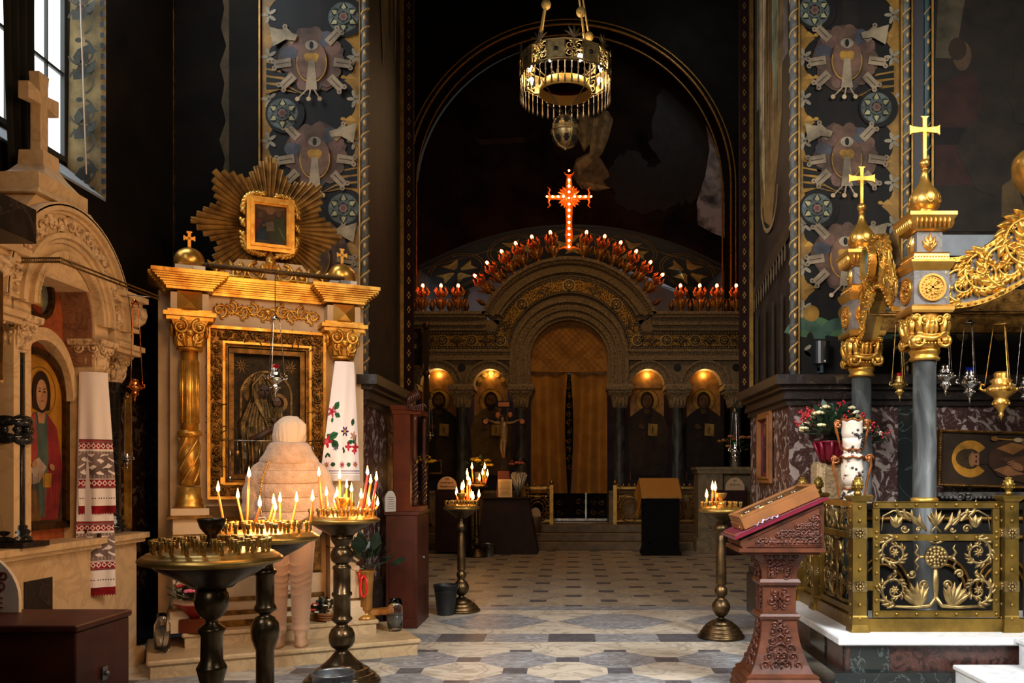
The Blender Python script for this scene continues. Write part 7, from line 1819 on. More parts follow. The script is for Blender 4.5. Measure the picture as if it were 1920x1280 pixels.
# reclining framed icon on the dado
fi=thing('framed_icon','large dark icon laid on its side in a beaded gilt frame against the marble dado','icon',(3.72,7.2,1.28),rot=(0,rad(1.8),0))
m=MB(); W,H=1.32,.475
frame(m,-W/2,W/2,0,H,.022,-.02,.03)
for k in range(90): t=(k+.5)/90; m.sph((-W/2+W*t,-.022,H-.010),.008,5,4); m.sph((-W/2+W*t,-.022,.010),.008,5,4)
for k in range(32): t=(k+.5)/32; m.sph((-W/2+.01,-.022,H*t),.008,5,4); m.sph((W/2-.01,-.022,H*t),.008,5,4)
m.build('gilt_frame',[mat('gilt_frame_dark','#8a6230',.85,.35,(20,'#5a3c18',.35,.6))],fi)
a=Art(Matrix.Translation((-W/2,-.0,0)),.0008)
a.poly([(.022,.022),(W-.022,.022),(W-.022,H-.022),(.022,H-.022)],P('#2e2012'))
a.ring(.27,.235,.085,.155,P('#a37026',.35),36,rad(38),rad(322)); a.ell(.235,.24,.088,.075,P('#2a2014')); 
for k in range(5): a.ring(.235,.24,.02+.014*k,.023+.014*k,P('#6b4c20'),20)
a.ell(.285,.23,.03,.06,P('#7d5830')); a.ell(.325,.235,.05,.05,P('#8a5c3c')); a.poly([(.34,.28),(.42,.27),(.46,.235),(.42,.20),(.34,.19)],P('#2c1c12'))
a.ell(.315,.255,.008,.012,P('#1a100a'),8); a.ell(.315,.215,.008,.012,P('#1a100a'),8); a.bar(.32,.235,.345,.235,.008,P('#5e3a26'))
a.poly([(.42,.30),(.55,.40),(.9,.42),(1.28,.40),(1.28,.06),(.7,.05),(.5,.10),(.42,.19)],P('#3a2414')); a.poly([(.48,.33),(.6,.38),(.75,.36),(.62,.28)],P('#8a5a2c')); a.poly([(.46,.15),(.58,.10),(.72,.12),(.58,.19)],P('#8a5a34')); a.poly([(.5,.25),(.7,.27),(.9,.22),(.7,.17)],P('#54341c'))
a.bar(.46,.41,.62,.405,.008,P('#a37026')); a.ell(.46,.41,.03,.02,P('#8a5a24')); a.ell(.66,.405,.04,.018,P('#a8926c')); 
for k in range(4): a.ell(.60+.012*k,.22-.014*k,.035,.007,P('#8a5c3c'),8,.4); a.ell(.72,.41-.012*k,.035,.006,P('#8a5c3c'),8,-.1)
a.ell(.66,.18,.05,.03,P('#8a5c3c'),12,-.5)
a.put('painting',fi)
m=MB(); m.box(3.05,4.6,7.15,7.33,1.215,1.25)
for k in range(40): m.sph((3.08+.035*k,7.14,1.205),.017,6,5)
m.spiral(3.22,1.205,7.13,.035,1.3,0,1,.012,6,14); m.spiral(3.29,1.205,7.13,.03,1.3,2,-1,.012,6,14); o=m.build('carved_dark_shelf',[mat('carved_dark_silver','#6b6660',.5,.4,(20,'#25211e',.35,.6))]); tag(o,'dark carved shelf moulding under the reclining icon','shelf')
# onyx block with its stone basin
m=MB(); m.bbox(2.0,2.36,7.0,7.24,.98,1.50,.02)
o=thing('carved_stone_block','weathered beige stone block behind the railing, below the red-potted flowers','stone',(2.18,7.12,P0)) 
m2=MB(); m2.bbox(2.0,2.42,6.99,7.22,1.16,1.50,.025); m2.build('upper_block',[BEIGE],o,world=True)
m2=MB(); m2.box(2.06,2.36,6.975,7.0,1.20,1.44); m2.build('recessed_panel',[marble('onyx_dark','#8a7250','#5e4c34',16,.1,None,.4)],o,world=True)
m2=MB(); m2.bbox(2.0,2.44,6.96,7.22,P0,1.16,.02); m2.lathe([(.10,1.10),(.13,1.12),(.135,1.16),(.12,1.18),(.10,1.165),(.001,1.16)],24,(2.36,6.9,0)); m2.build('lower_block',[BEIGE],o,world=True)
# flower basket with red pot
fb=thing('red_potted_flowers','cream roses and red berries in a crimson foil pot on the beige stone block','flowers',(2.12,6.99,1.50))
m=MB(); m.lathe([(.075,0),(.10,.02),(.11,.09),(.13,.15),(.16,.165),(.11,.16),(.001,.14)],20)
for k in range(10): a=2*PI*k/10; m.tube([(.085*math.cos(a),.085*math.sin(a),0),(.12*math.cos(a),.12*math.sin(a),.08),(.15*math.cos(a),.15*math.sin(a),.16)],.015,6)
m.build('foil_pot',[mat('foil_crimson','#6e0f22',.4,.35)],fb)
bouquet(fb,(0,-.02,.22),.27,330,[('cream_rose',CRM,20,.040,'rose'),('red_berry',REDP,26,.009,'berry'),('white_bloom',WHITEP,12,.028,'rose')],7,leafs=.065,flat=.8)
fb2=thing('red_potted_flowers','small spray of white blooms and red berries just right of the porcelain vase','flowers',(2.44,7.05,1.44))
bouquet(fb2,(0,0,.22),.13,90,[('white_bloom',WHITEP,3,.026,'rose'),('red_berry',REDP,9,.010,'berry')],9,leafs=.05)
m=MB(); m.lathe([(.04,0),(.05,.1),(.045,.16)],12); m.build('slim_pot',[DARKC],fb2)
# tall two-tiered porcelain vase
pv=thing('porcelain_vase','tall ornate porcelain vase in two tiers with blue-black flowers and rust gilding, behind the railing','vase',(2.06,6.32,P0))
m=MB(); m.bbox(-.09,.09,-.09,.09,0,.70,.01); m.build('pedestal',[DARKM],pv)
PORC=mat('porcelain','#c8b8a0',0,.15,(16,'#2a2624',.44,.50),coat=.5); PORW=mat('porcelain_white','#cfc2b0',0,.15,(11,'#4a2e1c',.38,.44),coat=.5); RUST=mat('rust_gilding','#9c5a2c',.5,.25,(20,'#6d3818',.35,.6))
z=.70
m=MB(); m.lathe([(.06,z),(.075,z+.02),(.10,z+.07),(.10,z+.14),(.075,z+.2),(.06,z+.23)],24); m.lathe([(.055,z+.23),(.06,z+.28)],24); m.build('lower_body',[PORC],pv)
m=MB(); m.lathe([(.058,z+.25),(.078,z+.30),(.082,z+.38),(.07,z+.44),(.085,z+.47),(.06,z+.49),(.07,z+.53)],24); m.build('middle_body',[PORW],pv)
m=MB(); m.lathe([(.06,z+.50),(.066,z+.56),(.072,z+.60)],24); m.lathe([(.068,z+.59),(.076,z+.64),(.074,z+.71),(.08,z+.73),(.07,z+.73)],24); m.build('upper_body',[PORW],pv)
m=MB(); rr=random.Random(4)
for k in range(26):
    a=rr.uniform(-1.9,-.3); zz_=z+rr.choice((.30,.36,.27,.55,.6,.65,.07,.12))+rr.uniform(-.03,.03); r=.083 if zz_<z+.45 and zz_>z+.25 else (.078 if zz_>z+.5 else .10); m.sph((r*math.cos(a),r*math.sin(a),zz_),.010,6,4)
m.build('painted_flowers',[mat('flower_blue_black','#1e2028',0,.3)],pv)
m=MB()
for zz_,r in ((z+.23,.064),(z+.46,.088),(z+.735,.08),(z+.52,.07)):
    m.tube([(r*math.cos(2*PI*k/24),r*math.sin(2*PI*k/24),zz_+.008*math.sin(k*PI/2)) for k in range(24)],.008,6,True)
for s_ in (-1,1):
    m.tube([(s_*.07,0,z+.72),(s_*.115,0,z+.73),(s_*.12,0,z+.68),(s_*.10,0,z+.6),(s_*.085,0,z+.52)],[.012,.014,.011,.009,.006],7); m.spiral(s_*.105,z+.71,0,.03,1.2,0,s_,.009,6,12)
    m.tube([(s_*.085,0,z+.44),(s_*.135,0,z+.47),(s_*.14,0,z+.40),(s_*.11,0,z+.28),(s_*.09,0,z+.15),(s_*.11,0,z+.05)],[.012,.014,.012,.009,.008,.004],7); m.spiral(s_*.125,z+.45,0,.032,1.2,0,s_,.009,6,12)
m.build('scrolled_handles',[RUST],pv)
# wall speaker
sp_=thing('wall_speaker','small black loudspeaker on a bracket on the painted face of the right pier','speaker',(2.12,7.3,2.26))
Yq=7.3; zz0=EYE-(682-VY)*Yq/FOC; zz1=EYE-(640-VY)*Yq/FOC
m=MB(); m.lathe([(.068,0),(.068,zz1-zz0)],20,(0,0,zz0-2.26),False,sq=.8); m.build('speaker_body',[mat('speaker_black','#14181a',0,.3)],sp_)
m=MB(); m.box(-.012,.012,-.012,.09,0,zz0-2.26); m.box(-.012,.012,-.0,.10,.02,.05); m.build('bracket',[mat('bracket_blue_grey','#2c3c44',.3,.4)],sp_)
m=MB(); m.box(.005,.02,-.060,-.056,.085,.10); m.build('badge',[P('#c8c4a0')],sp_)
# small framed icon on the flank of the right pier
fi=thing('small_framed_icon','narrow wooden framed icon with red ground on the marble flank of the right pier','icon',(1.83,8.1,1.32),-PI/2)
m=MB(); frame(m,-.26,.26,0,.66,.055,-.03,.0); frame(m,-.22,.22,.04,.62,.02,-.045,.0); m.build('wood_frame',[WOODG],fi)
a=Art(Matrix.Translation((0,-.004,0)),.0008); a.poly([(-.22,.04),(.22,.04),(.22,.62),(-.22,.62)],P('#6e2a30')); saint(a,0,.1,.48,'#33202a','#4a2a30','#a37a3c',book=False); a.put('painting',fi)
# ------------------------------------------------------------------ carved lectern
le=thing('carved_lectern','carved reddish wooden lectern with a crimson cloth and slanted top, front right','lectern',(1.31,5.52,0))
c0=(0,0,0)
m=MB(); m.sqloft([(.245,.22,.05),(.25,.225,.07),(.235,.21,.085),(.24,.215,.10),(.22,.195,.12),(.225,.20,.135),(.20,.175,.15)]); 
for sx in (-1,1):
    for sy in (-1,1): m.sqloft([(.05,0),(.055,.02),(.04,.05)],(sx*.20,sy*.175,0))
m.build('base',[WOODL],le)
prof=[(.195,.17,.15),(.17,.15,.20),(.145,.13,.27),(.125,.115,.34),(.115,.105,.40),(.11,.10,.46),(.11,.10,.485)]
m=MB(); m.sqloft(prof); m.sqloft([(.12,.11,.48),(.128,.118,.50),(.12,.11,.515)]); m.sqloft([(.105,.095,.51),(.105,.095,.70)]); m.sqloft([(.12,.11,.695),(.13,.12,.715),(.12,.11,.735)]); m.sqloft([(.108,.10,.73),(.112,.102,.78),(.13,.115,.84),(.165,.14,.89),(.19,.16,.925)]); m.build('shaft',[WOODL],le)
CARV=mat('wood_lectern_carved','#54291a',0,.38,(12,'#2e150b',.35,.62),coat=.12,spec=.35)
for f,(wx,wy) in enumerate(((1,0),(0,1))):
    m=MB()
    for side_ in (0,):
        M0=Matrix.Identity(4) if f==0 else Matrix.Rotation(-PI/2,4,'Z')
        m.M=M0; d1=lambda hy,hx:(hy if f==0 else hx)
        def face(z): 
            for a_,b_ in zip(prof,prof[1:]):
                if a_[2]<=z<=b_[2]: q=(z-a_[2])/(b_[2]-a_[2]); return (a_[1]+(b_[1]-a_[1])*q if f==0 else a_[0]+(b_[0]-a_[0])*q)
            return .1 if f==0 else .11
        for z,x,r in ((.20,.10,.03),(.20,.035,.03),(.25,.075,.028),(.25,.02,.02),(.30,.06,.028),(.35,.05,.026),(.40,.045,.024),(.44,.03,.02)):
            for s_ in (-1,1):
                y=-face(z)-.004; m.spiral(s_*x,z,y,r,1.3,z*20,s_,.0065,6,16); m.leaf(s_*x*.6,z+.01,y,.05,.022,PI/2+s_*.6,.3*s_,4,.014)
        for k in range(10): z=.19+.028*k; m.sph((0,-face(z)-.008,z),.009,6,5)
        yf=-(.095 if f==0 else .105)-.004
        m.box(-.006,.006,yf-.012,yf,.56,.66); m.box(-.035,.035,yf-.012,yf,.605,.617)
        for s_ in (-1,1): m.spiral(s_*.05,.60,yf,.03,1.2,1,s_,.007,6,14); m.spiral(s_*.03,.65,yf,.02,1.2,2,-s_,.006,6,12); m.spiral(s_*.03,.56,yf,.02,1.2,2,s_,.006,6,12)
        for z,x,r,yy in ((.76,.045,.024,.106),(.80,.05,.026,.110),(.80,.015,.02,.110),(.845,.07,.03,.122),(.845,.02,.022,.122),(.885,.09,.026,.142),(.885,.035,.024,.142)):
            for s_ in (-1,1): m.spiral(s_*x,z,-(yy if f==0 else yy*1.1)-.004,r,1.3,z*30,s_,.006,6,14)
        m.M=Matrix.Identity(4)
        m.build('carved_relief',[CARV],le)
# desk: wedge with carved cheeks, slanting down to the left (-X)
L0,L1=-.27,.245; ZL,ZR=1.02,1.245; ZB=.925
m=MB(); m.prism([(L0,ZB+.03),(L0+.03,ZB),(L1+.0,ZB),(L1,ZR-.02),(L0+.0,ZL-.035)],-.215,.215); m.box(L0-.01,L1+.01,-.23,.23,ZB-.012,ZB+.012); m.box(L0+.02,L1-.02,-.205,.205,ZB-.03,ZB-.01)
m.build('desk_box',[WOODL],le)
m=MB()
frame(m,L1-.30,L1-.01,ZB+.03,ZB+.05,.006,-.225,-.21)
rr=random.Random(8)
for k in range(16):
    x=L0+.11+.39*k/16; zt_=ZL+(ZR-ZL)*(x-L0)/(L1-L0)-.06
    n=max(1,int((zt_-ZB-.03)/.05))
    for j in range(n): m.spiral(x,ZB+.05+j*.05,-.218,.022,1.3,rr.random()*6,1 if (k+j)%2 else -1,.0055,6,14); m.leaf(x,ZB+.05+j*.05,-.217,.035,.018,rr.random()*6,.3,4,.01)
m.prism([(L0+.04,ZB+.02),(L1-.01,ZB+.02),(L1-.01,ZB+.032),(L0+.08,ZB+.032)],-.222,-.21); m.prism([(L1-.022,ZB+.03),(L1-.01,ZB+.03),(L1-.01,ZR-.05),(L1-.022,ZR-.055)],-.222,-.21); m.prism([(L0+.05,ZL-.03),(L1-.02,ZR-.05),(L1-.02,ZR-.038),(L0+.05,ZL-.018)],-.222,-.21)
m.build('carved_cheek',[CARV],le)
sl=math.atan2(ZR-ZL,L1-L0); sM3=Matrix.Translation((L0,0,ZL-.02))@Matrix.Rotation(-sl,4,'Y')
LL=math.hypot(L1-L0,ZR-ZL)
m=MB(sM3); m.bbox(-.025,LL+.02,-.235,.235,.0,.022,.004); m.build('desk_board',[WOODL],le)
m=MB(sM3); m.grid(lambda u,v:(-.035+(LL+.06)*u,-.245+.49*v,.024+(.002 if .02<u<.98 else -.012)),20,20); m.grid(lambda u,v:(-.035+(LL+.06)*u,-.246-.002*math.sin(u*40),.024-.018*v),30,3); m.grid(lambda u,v:(-.036,-.245+.49*u,.024-.02*v),10,2); m.build('velvet_cloth',[VELVET],le)
ic2=thing('icon_case','honey-coloured wooden box case with a glass top lying on the slanted lectern','case',(0,0,0))
B=Matrix.Translation((1.31,5.52,0))@sM3@Matrix.Translation((.05,0,.03)); ic2.matrix_world=B; WM[ic2.name]=B
m=MB(); m.bbox(0,LL-.05,-.19,.19,0,.075,.004); m.bbox(-.012,.0,-.15,.15,.0,.045,.003); m.build('case_body',[WOODG],ic2)
m=MB(); frame(m,0,1,0,1,.1,0,1) if 0 else None
for x0,x1,y0,y1 in ((0,LL-.05,-.19,-.155),(0,LL-.05,.155,.19),(0,.035,-.155,.155),(LL-.085,LL-.05,-.155,.155)): m.box(x0,x1,y0,y1,.075,.088)
m.build('case_rim',[WOODG],ic2)
m=MB(); m.box(.035,LL-.085,-.155,.155,.077,.079); m.build('icon_surface',[mat('icon_dark_gold','#6a5028',.6,.35,(12,'#2c2010',.35,.6))],ic2)
m=MB(); 
for k in range(5): m.sph((.08+k*.08,-.05+.04*(k%2),.082),.02,8,5,(1.4,.8,.25))
m.build('relief_figures',[SILVER],ic2)
m=MB(); m.sph((.02,-.172,.09),.006,8,6); m.sph((-.012,-.12,.02),.007,8,6); m.build('brass_stud',[GOLDP],ic2)
cl=MB(sM3); rr=random.Random(3); cl.M=Matrix.Translation((1.31,5.52,0))@sM3
cl.grid(lambda u,v:(.10+.17*u,-.235-.01*v+.012*math.sin(u*19+v*4),.030+.018*math.sin(u*PI)*(1-v)+.006*math.sin(u*33)+.012*v),24,6)
o=cl.build('folded_cloth',[mat('cloth_pale_blue','#c4c8e6',0,.8,(40,'#8d92c0',.35,.65))]); tag(o,'small crumpled pale blue-white cloth tucked under the case on the lectern','cloth')
# ------------------------------------------------------------------ chandelier
CHY=9.0; chx=(1060-VX)*CHY/FOC; chz=EYE-(150-VY)*CHY/FOC      # lower edge of the crown
ch=thing('crown_chandelier','gilded pierced crown chandelier with hanging drops and four beaded rods over the aisle','chandelier',(chx,CHY,chz))
CB=mat('chandelier_brass','#b39a68',.75,.38,(20,'#7d6840',.35,.6)); CBD=mat('chandelier_dark','#6b5a42',.8,.4)
R_=.47; n=16; hb=.21
m=MB()
for s_,z0_,z1_ in ((1.0,0,.018),(1.0,hb-.018,hb)):
    m.tube([(R_*1.01*math.cos(2*PI*k/n),R_*1.01*math.sin(2*PI*k/n),(z0_+z1_)/2) for k in range(n)],.012,6,True)
for k in range(n): a=2*PI*k/n; m.tube([(R_*1.01*math.cos(a),R_*1.01*math.sin(a),0),(R_*1.01*math.cos(a),R_*1.01*math.sin(a),hb)],.009,5)
m.build('crown_frame',[CB],ch)
for k in range(n):
    a=2*PI*(k+.5)/n+PI/2*0; ap=R_*math.cos(PI/n); M=Matrix.Rotation(a+PI/2,4,'Z')@Matrix.Translation((0,-ap,0)); hw=R_*math.sin(PI/n)
    m=MB(M)
    if k%2:
        m.box(-hw,hw,-.006,.004,.01,hb-.01); m.build('plain_panel',[CB],ch)
        m=MB(M); m.sph((0,-.012,hb*.5),.022,12,8,(1,.6,1)); m.build('dark_boss',[mat('boss_black','#101216',.2,.15)],ch)
    else:
        for d in (-1,1):
            m.spiral(d*hw*.5,hb*.68,0,.042,1.4,PI/2,d,.007,5,18,ball=False); m.spiral(d*hw*.5,hb*.3,0,.04,1.4,-PI/2,-d,.007,5,18,ball=False); m.tube([(0,0,.02),(d*.03,0,hb*.3),(d*.012,0,hb*.5),(d*.035,0,hb*.75),(0,0,hb-.02)],.006,5); m.spiral(d*hw*.8,hb*.5,0,.02,1.1,0,d,.005,5,10,ball=False)
        m.tube([(-hw,0,hb*.5),(-hw*.5,0,hb*.5),(0,0,hb*.5),(hw*.5,0,hb*.5),(hw,0,hb*.5)],.005,5); m.build('pierced_panel',[CB],ch)
# drops
dm=MB(); dm.lathe([(.004,0),(.009,-.012),(.004,-.03),(.005,-.07),(.009,-.08),(.004,-.09),(.006,-.15),(.013,-.20),(.010,-.225),(.001,-.235)],8)
d0=dm.build('hanging_drop',[CBD],ch)
nd=44
for k in range(nd):
    o=d0 if k==0 else d0.copy()
    if k: C.objects.link(o); o.parent=ch
    a=2*PI*k/nd; o.location=(R_*math.cos(a),R_*math.sin(a),0)
m=MB()
for k in range(nd): a=2*PI*(k+.5)/nd; m.tube([(R_*math.cos(a+.07),R_*math.sin(a+.07),.0),(R_*math.cos(a),R_*math.sin(a),-.02),(R_*math.cos(a-.07),R_*math.sin(a-.07),0)],.005,4)
m.build('scalloped_edge',[CBD],ch)
m=MB(); m.lathe([(.27,-.05),(.275,-.15),(.265,-.15),(.26,-.05)],40); m.build('inner_drum',[mat('drum_gilt','#c9a050',.35,.4)],ch)
for k in range(4): a=PI/4+PI/2*k; m=MB(); m.box(-.02,.02,-.02,.02,-.06,-.0); m.M=Matrix.Identity(4); 
m=MB()
for k in range(4): a=PI/4+PI/2*k; m.tube([(.27*math.cos(a),.27*math.sin(a),-.06),(R_*math.cos(a),R_*math.sin(a),.0)],.008,5)
m.build('inner_arm',[CBD],ch)
for k in range(8):
    a=2*PI*(k+.5)/8+PI/16*0; m=MB(); m.lathe([(.012,.02),(.014,.045)],8,(R_*.84*math.cos(a),R_*.84*math.sin(a),0)); m.sph((R_*.84*math.cos(a),R_*.84*math.sin(a),.07),.027,10,8); m.build('bulb',[BULB],ch)
for k in range(8):
    a=2*PI*k/8+.2; M=Matrix.Rotation(a+PI/2,4,'Z')@Matrix.Translation((0,-R_,hb)); m=MB(M)
    for j in (-2,-1,0,1,2): m.leaf(0,0,-.0,.14-.015*abs(j),.035,PI/2+j*.32,.2*j,5,.015)
    m.sph((0,0,.03),.015,8,6); m.build('palmette',[CBD],ch)
for k,a in enumerate((2.5,.75,-1.1,-2.2)):
    m=MB(); x,y=R_*.93*math.cos(a),R_*.93*math.sin(a); top=Vector((0,0,1.95)); b=Vector((x,y,hb)); m.tube([b,top],.012,8); f=.15+.04*(k%2)+.02*k; p_=b.lerp(top,f); m.build('suspension_rod',[mat('rod_brass','#c8a664',.7,.35)],ch)
    m=MB(); m.sph(p_,.05,16,12); m.build('rod_ball',[mat('ball_ochre','#c8a860',.3,.5,(50,'#9c8044',.35,.6))],ch)
m=MB(); m.tube([(0,0,1.95),(0,0,3.6)],.015,8); m.lathe([(.03,1.9),(.06,1.95),(.03,2.0)],14); m.build('main_rod',[CBD],ch)
# pierced egg on chains
ez=EYE-(247-VY)*CHY/FOC-chz
m=MB()
for k in range(4):
    a=PI/4+PI/2*k; N=26; pts=[];rs=[]
    for j in range(N+1): t=j/N; pts.append((R_*.72*math.cos(a)*(1-t),R_*.72*math.sin(a)*(1-t),-.10+(ez+.15+.10)*t)); rs.append(.004 if j%2 else .008)
    m.tube(pts,rs,5)
m.build('egg_chain',[CBD],ch)
m=MB(); rx,rzz=.142,.165; m.sph((0,0,ez),rx,28,20,(1,1,rzz/rx)); 
m.tube([((rx+.004)*math.cos(2*PI*k/36),(rx+.004)*math.sin(2*PI*k/36),ez) for k in range(36)],.010,6,True)
for rot in (0,PI/2):
    m.M=Matrix.Rotation(rot+.5,4,'Z'); m.tube([((rx+.004)*math.cos(2*PI*k/36),0,ez+(rzz+.004)*math.sin(2*PI*k/36)) for k in range(36)],.010,6,True)
m.M=Matrix.Identity(4); m.sph((0,0,ez-rzz-.01),.018,8,6); m.build('pierced_egg',[CB],ch)
m=MB(); 
for aa in range(8):
    for e in (-.62,.55):
        for k in range(7):
            q=(0 if k==6 else .10); t=2*PI*k/6; A=2*PI*(aa+.5)/8+.5+q*1.6*math.cos(t)/math.cos(e)*.9; E_=e+q*1.9*math.sin(t); m.sph((rx*1.0*math.cos(E_)*math.cos(A),rx*1.0*math.cos(E_)*math.sin(A),ez+rzz*math.sin(E_)),.013 if k<6 else .017,8,6)
m.build('piercing',[mat('piercing_dark','#120f0c',0,.8)],ch)
# ------------------------------------------------------------------ furniture at the far end
def farat(px,py,Y): p=at(px,py,Y); return p
Yc=15.3
t=thing('dark_red_cupboard','dark red cupboard at the far left with a round-topped notice on it','cupboard',((846-VX)*Yc/FOC,Yc+.25,0))
x0,x1=(816-VX)*Yc/FOC,(878-VX)*Yc/FOC; zt_=EYE-(918-VY)*Yc/FOC
m=MB(); m.bbox(x0,x1,Yc,Yc+.5,.03,zt_-.02,.01); m.box(x0-.01,x1+.01,Yc-.01,Yc+.51,zt_-.02,zt_); m.build('cupboard_body',[mat('wood_dark_oxblood','#2e0f0a',0,.5,(5,'#1c0806',.35,.65),spec=.25)],t,world=True)
m=MB(); m.box(x0+.05,x1-.05,Yc-.012,Yc,.15,zt_-.1); m.build('door',[mat('wood_dark_oxblood','#3a140e',0,.4)],t,world=True)
def archsign(px0,px1,py0,py1,Y,label,lines,colour='#c98a52'):
    x0,x1=(px0-VX)*Y/FOC,(px1-VX)*Y/FOC; z0_,z1_=EYE-(py1-VY)*Y/FOC,EYE-(py0-VY)*Y/FOC
    s=thing('arched_notice',label,'sign',((x0+x1)/2,Y,z0_)); hw=(x1-x0)/2; h=z1_-z0_
    m=MB(); m.prism([(hw,0),(hw,h*.15)]+[(hw*math.cos(PI*k/18),h*.15+h*.85*math.sin(PI*k/18)) for k in range(1,18)]+[(-hw,h*.15),(-hw,0)],0,.015); m.build('board',[mat('notice_cream','#d2b48c',0,.6,(5,'#bb9a72',.35,.65))],s)
    for tx,zf,sz in lines: textmesh(tx,sz*h,P('#5a1e14',.7),s,WM[s.name]@Matrix.Translation((0,-.004,h*zf)),world=True,thick=.001)
    return s
archsign(820,857,893,917,Yc+.05,'round-topped cream notice with dark lettering standing on the far red cupboard',(('На',.80,.26),('ремонтъ',.52,.24),('Иконостаса',.22,.19)))
archsign(1360,1396,895,919,15.2,'round-topped notice standing on the dark stand at the far right',(('на',.78,.22),('масло',.45,.26)))
archsign(994,1014,951,968,15.9,'tiny round-topped notice on a small pot beside the dais steps',())
m=MB(); m.lathe([(.08,0),(.10,.02),(.10,.25),(.09,.30),(.001,.30)],16); o=m.build('small_pot',[mat('pot_brown','#5a4428',0,.5)]); o.location=((1004-VX)*15.95/FOC,15.95,EYE-(968-VY)*15.95/FOC-.30); tag(o,'small brown pot on the floor beside the dais steps','pot')
o.location.z=max(0.15,o.location.z)
# trapezoid table draped in dark red
Yt=15.25; t=thing('memorial_table','dark red sloping-sided memorial table with a brass candle tray beside the dais','table',((945-VX)*Yt/FOC,Yt+.3,0))
xa,xb=(905-VX)*Yt/FOC,(990-VX)*Yt/FOC; xc,xd=(893-VX)*Yt/FOC,(1008-VX)*Yt/FOC; zt_=EYE-(932-VY)*Yt/FOC
m=MB(); vs=[(xc,Yt-.05,0),(xd,Yt-.05,0),(xd,Yt+.65,0),(xc,Yt+.65,0),(xa,Yt+.08,zt_-.03),(xb,Yt+.08,zt_-.03),(xb,Yt+.55,zt_-.03),(xa,Yt+.55,zt_-.03)]
m.add(vs,[(0,3,2,1),(4,5,6,7),(0,1,5,4),(1,2,6,5),(2,3,7,6),(3,0,4,7)]); m.build('draped_body',[mat('table_oxblood','#2c110a',.0,.55,(4,'#180805',.35,.65),spec=.25)],t,world=True)
m=MB(); m.bbox(xa-.14,xb+.05,Yt+.0,Yt+.62,zt_-.03,zt_,.008); m.build('table_top',[mat('table_oxblood','#34160e',.1,.45)],t,world=True)
# printed page in a frame
s=thing('printed_notice','cream printed sheet of small text standing on the memorial table','sign',((947-VX)*Yt/FOC,Yt+.03,zt_))
hw=13*Yt/FOC; hh=34*Yt/FOC
m=MB(); m.M=Matrix.Rotation(rad(8),4,'X'); m.box(-hw,hw,0,.012,0,hh); m.build('sheet',[mat('paper_cream','#e0c898',0,.6)],s)
a=Art(Matrix.Rotation(rad(8),4,'X')@Matrix.Translation((0,-.001,0)),.0006); rr=random.Random(1)
for k in range(12): w=hw*(.55+.3*rr.random()); a.bar(-w,hh*(.90-.07*k),w,hh*(.90-.07*k),.006,P('#5e4428'))
a.put('printed_lines',s)
# crucifix on a red pedestal
Yx=15.6; cxp=(945-VX)*Yx/FOC
t=thing('standing_crucifix','tall dark wooden crucifix with a pale figure on a red pedestal behind the memorial table','crucifix',(cxp,Yx,0))
z_a=EYE-(790-VY)*Yx/FOC; z_t=EYE-(762-VY)*Yx/FOC; zb_=EYE-(885-VY)*Yx/FOC
m=MB(); m.box(cxp-.055,cxp+.055,Yx-.02,Yx+.02,zb_,z_t); m.box(cxp-.40,cxp+.40,Yx-.025,Yx+.02,z_a-.055,z_a+.055); m.box(cxp-.14,cxp+.14,Yx-.025,Yx+.02,z_t-.02,z_t+.10); m.build('cross_beams',[mat('crucifix_dark','#160b08',0,.5,spec=.2)],t,world=True)
m=MB()
for s_ in (-1,1): m.prism([(cxp+s_*.33+.045*math.cos(2*PI*k/16),z_a+.045*math.sin(2*PI*k/16)) for k in range(16)],Yx-.035,Yx-.025); m.sph((cxp+s_*.11,Yx-.02,z_a+.12),.045,10,8,(1,.5,1.1))
m.box(cxp-.10,cxp+.10,Yx-.032,Yx-.025,z_t+.0,z_t+.08)
m.build('end_roundel',[mat('roundel_orange','#b8703c',0,.5)],t,world=True)
m=MB(); m.prism([(cxp-.14,.9),(cxp+.14,.9),(cxp+.10,zb_+.02),(cxp+.12,zb_+.02),(cxp-.10,zb_+.02)],Yx-.1,Yx+.1); m.box(cxp-.14,cxp+.14,Yx-.1,Yx+.1,0,.9); m.build('pedestal',[mat('pedestal_red','#6e2014',0,.5)],t,world=True)
m=MB(); fg=[(0,z_a-.01),(0,z_a-.18),(.015,z_a-.33),(-.02,z_a-.50),(.0,z_a-.66)]
m.tube([(cxp+x,Yx-.07,z) for x,z in fg],[.055,.075,.055,.04,.02],10); m.sph((cxp-.02,Yx-.085,z_a+.03),.045,12,10,(.8,.9,1.15))
for s_ in (-1,1):
    m.tube([(cxp+s_*.05,Yx-.07,z_a-.03),(cxp+s_*.16,Yx-.055,z_a-.02),(cxp+s_*.29,Yx-.045,z_a+.03)],[.028,.02,.014],8); m.sph((cxp+s_*.30,Yx-.045,z_a+.035),.018,8,6)
    m.tube([(cxp+s_*.025,Yx-.075,z_a-.30),(cxp+s_*.03-.01,Yx-.12,z_a-.46),(cxp+s_*.012,Yx-.07,z_a-.66)],[.04,.03,.018],8)
m.build('figure',[mat('figure_ivory_dim','#8a7250',.2,.4)],t,world=True)
m=MB(); m.ringprism([(cxp-.02+.085*math.cos(2*PI*k/24),z_a+.035+.085*math.sin(2*PI*k/24)) for k in range(25)],[(cxp-.02+.075*math.cos(2*PI*k/24),z_a+.035+.075*math.sin(2*PI*k/24)) for k in range(25)],Yx-.05,Yx-.04); m.build('halo',[GOLDD],t,world=True)
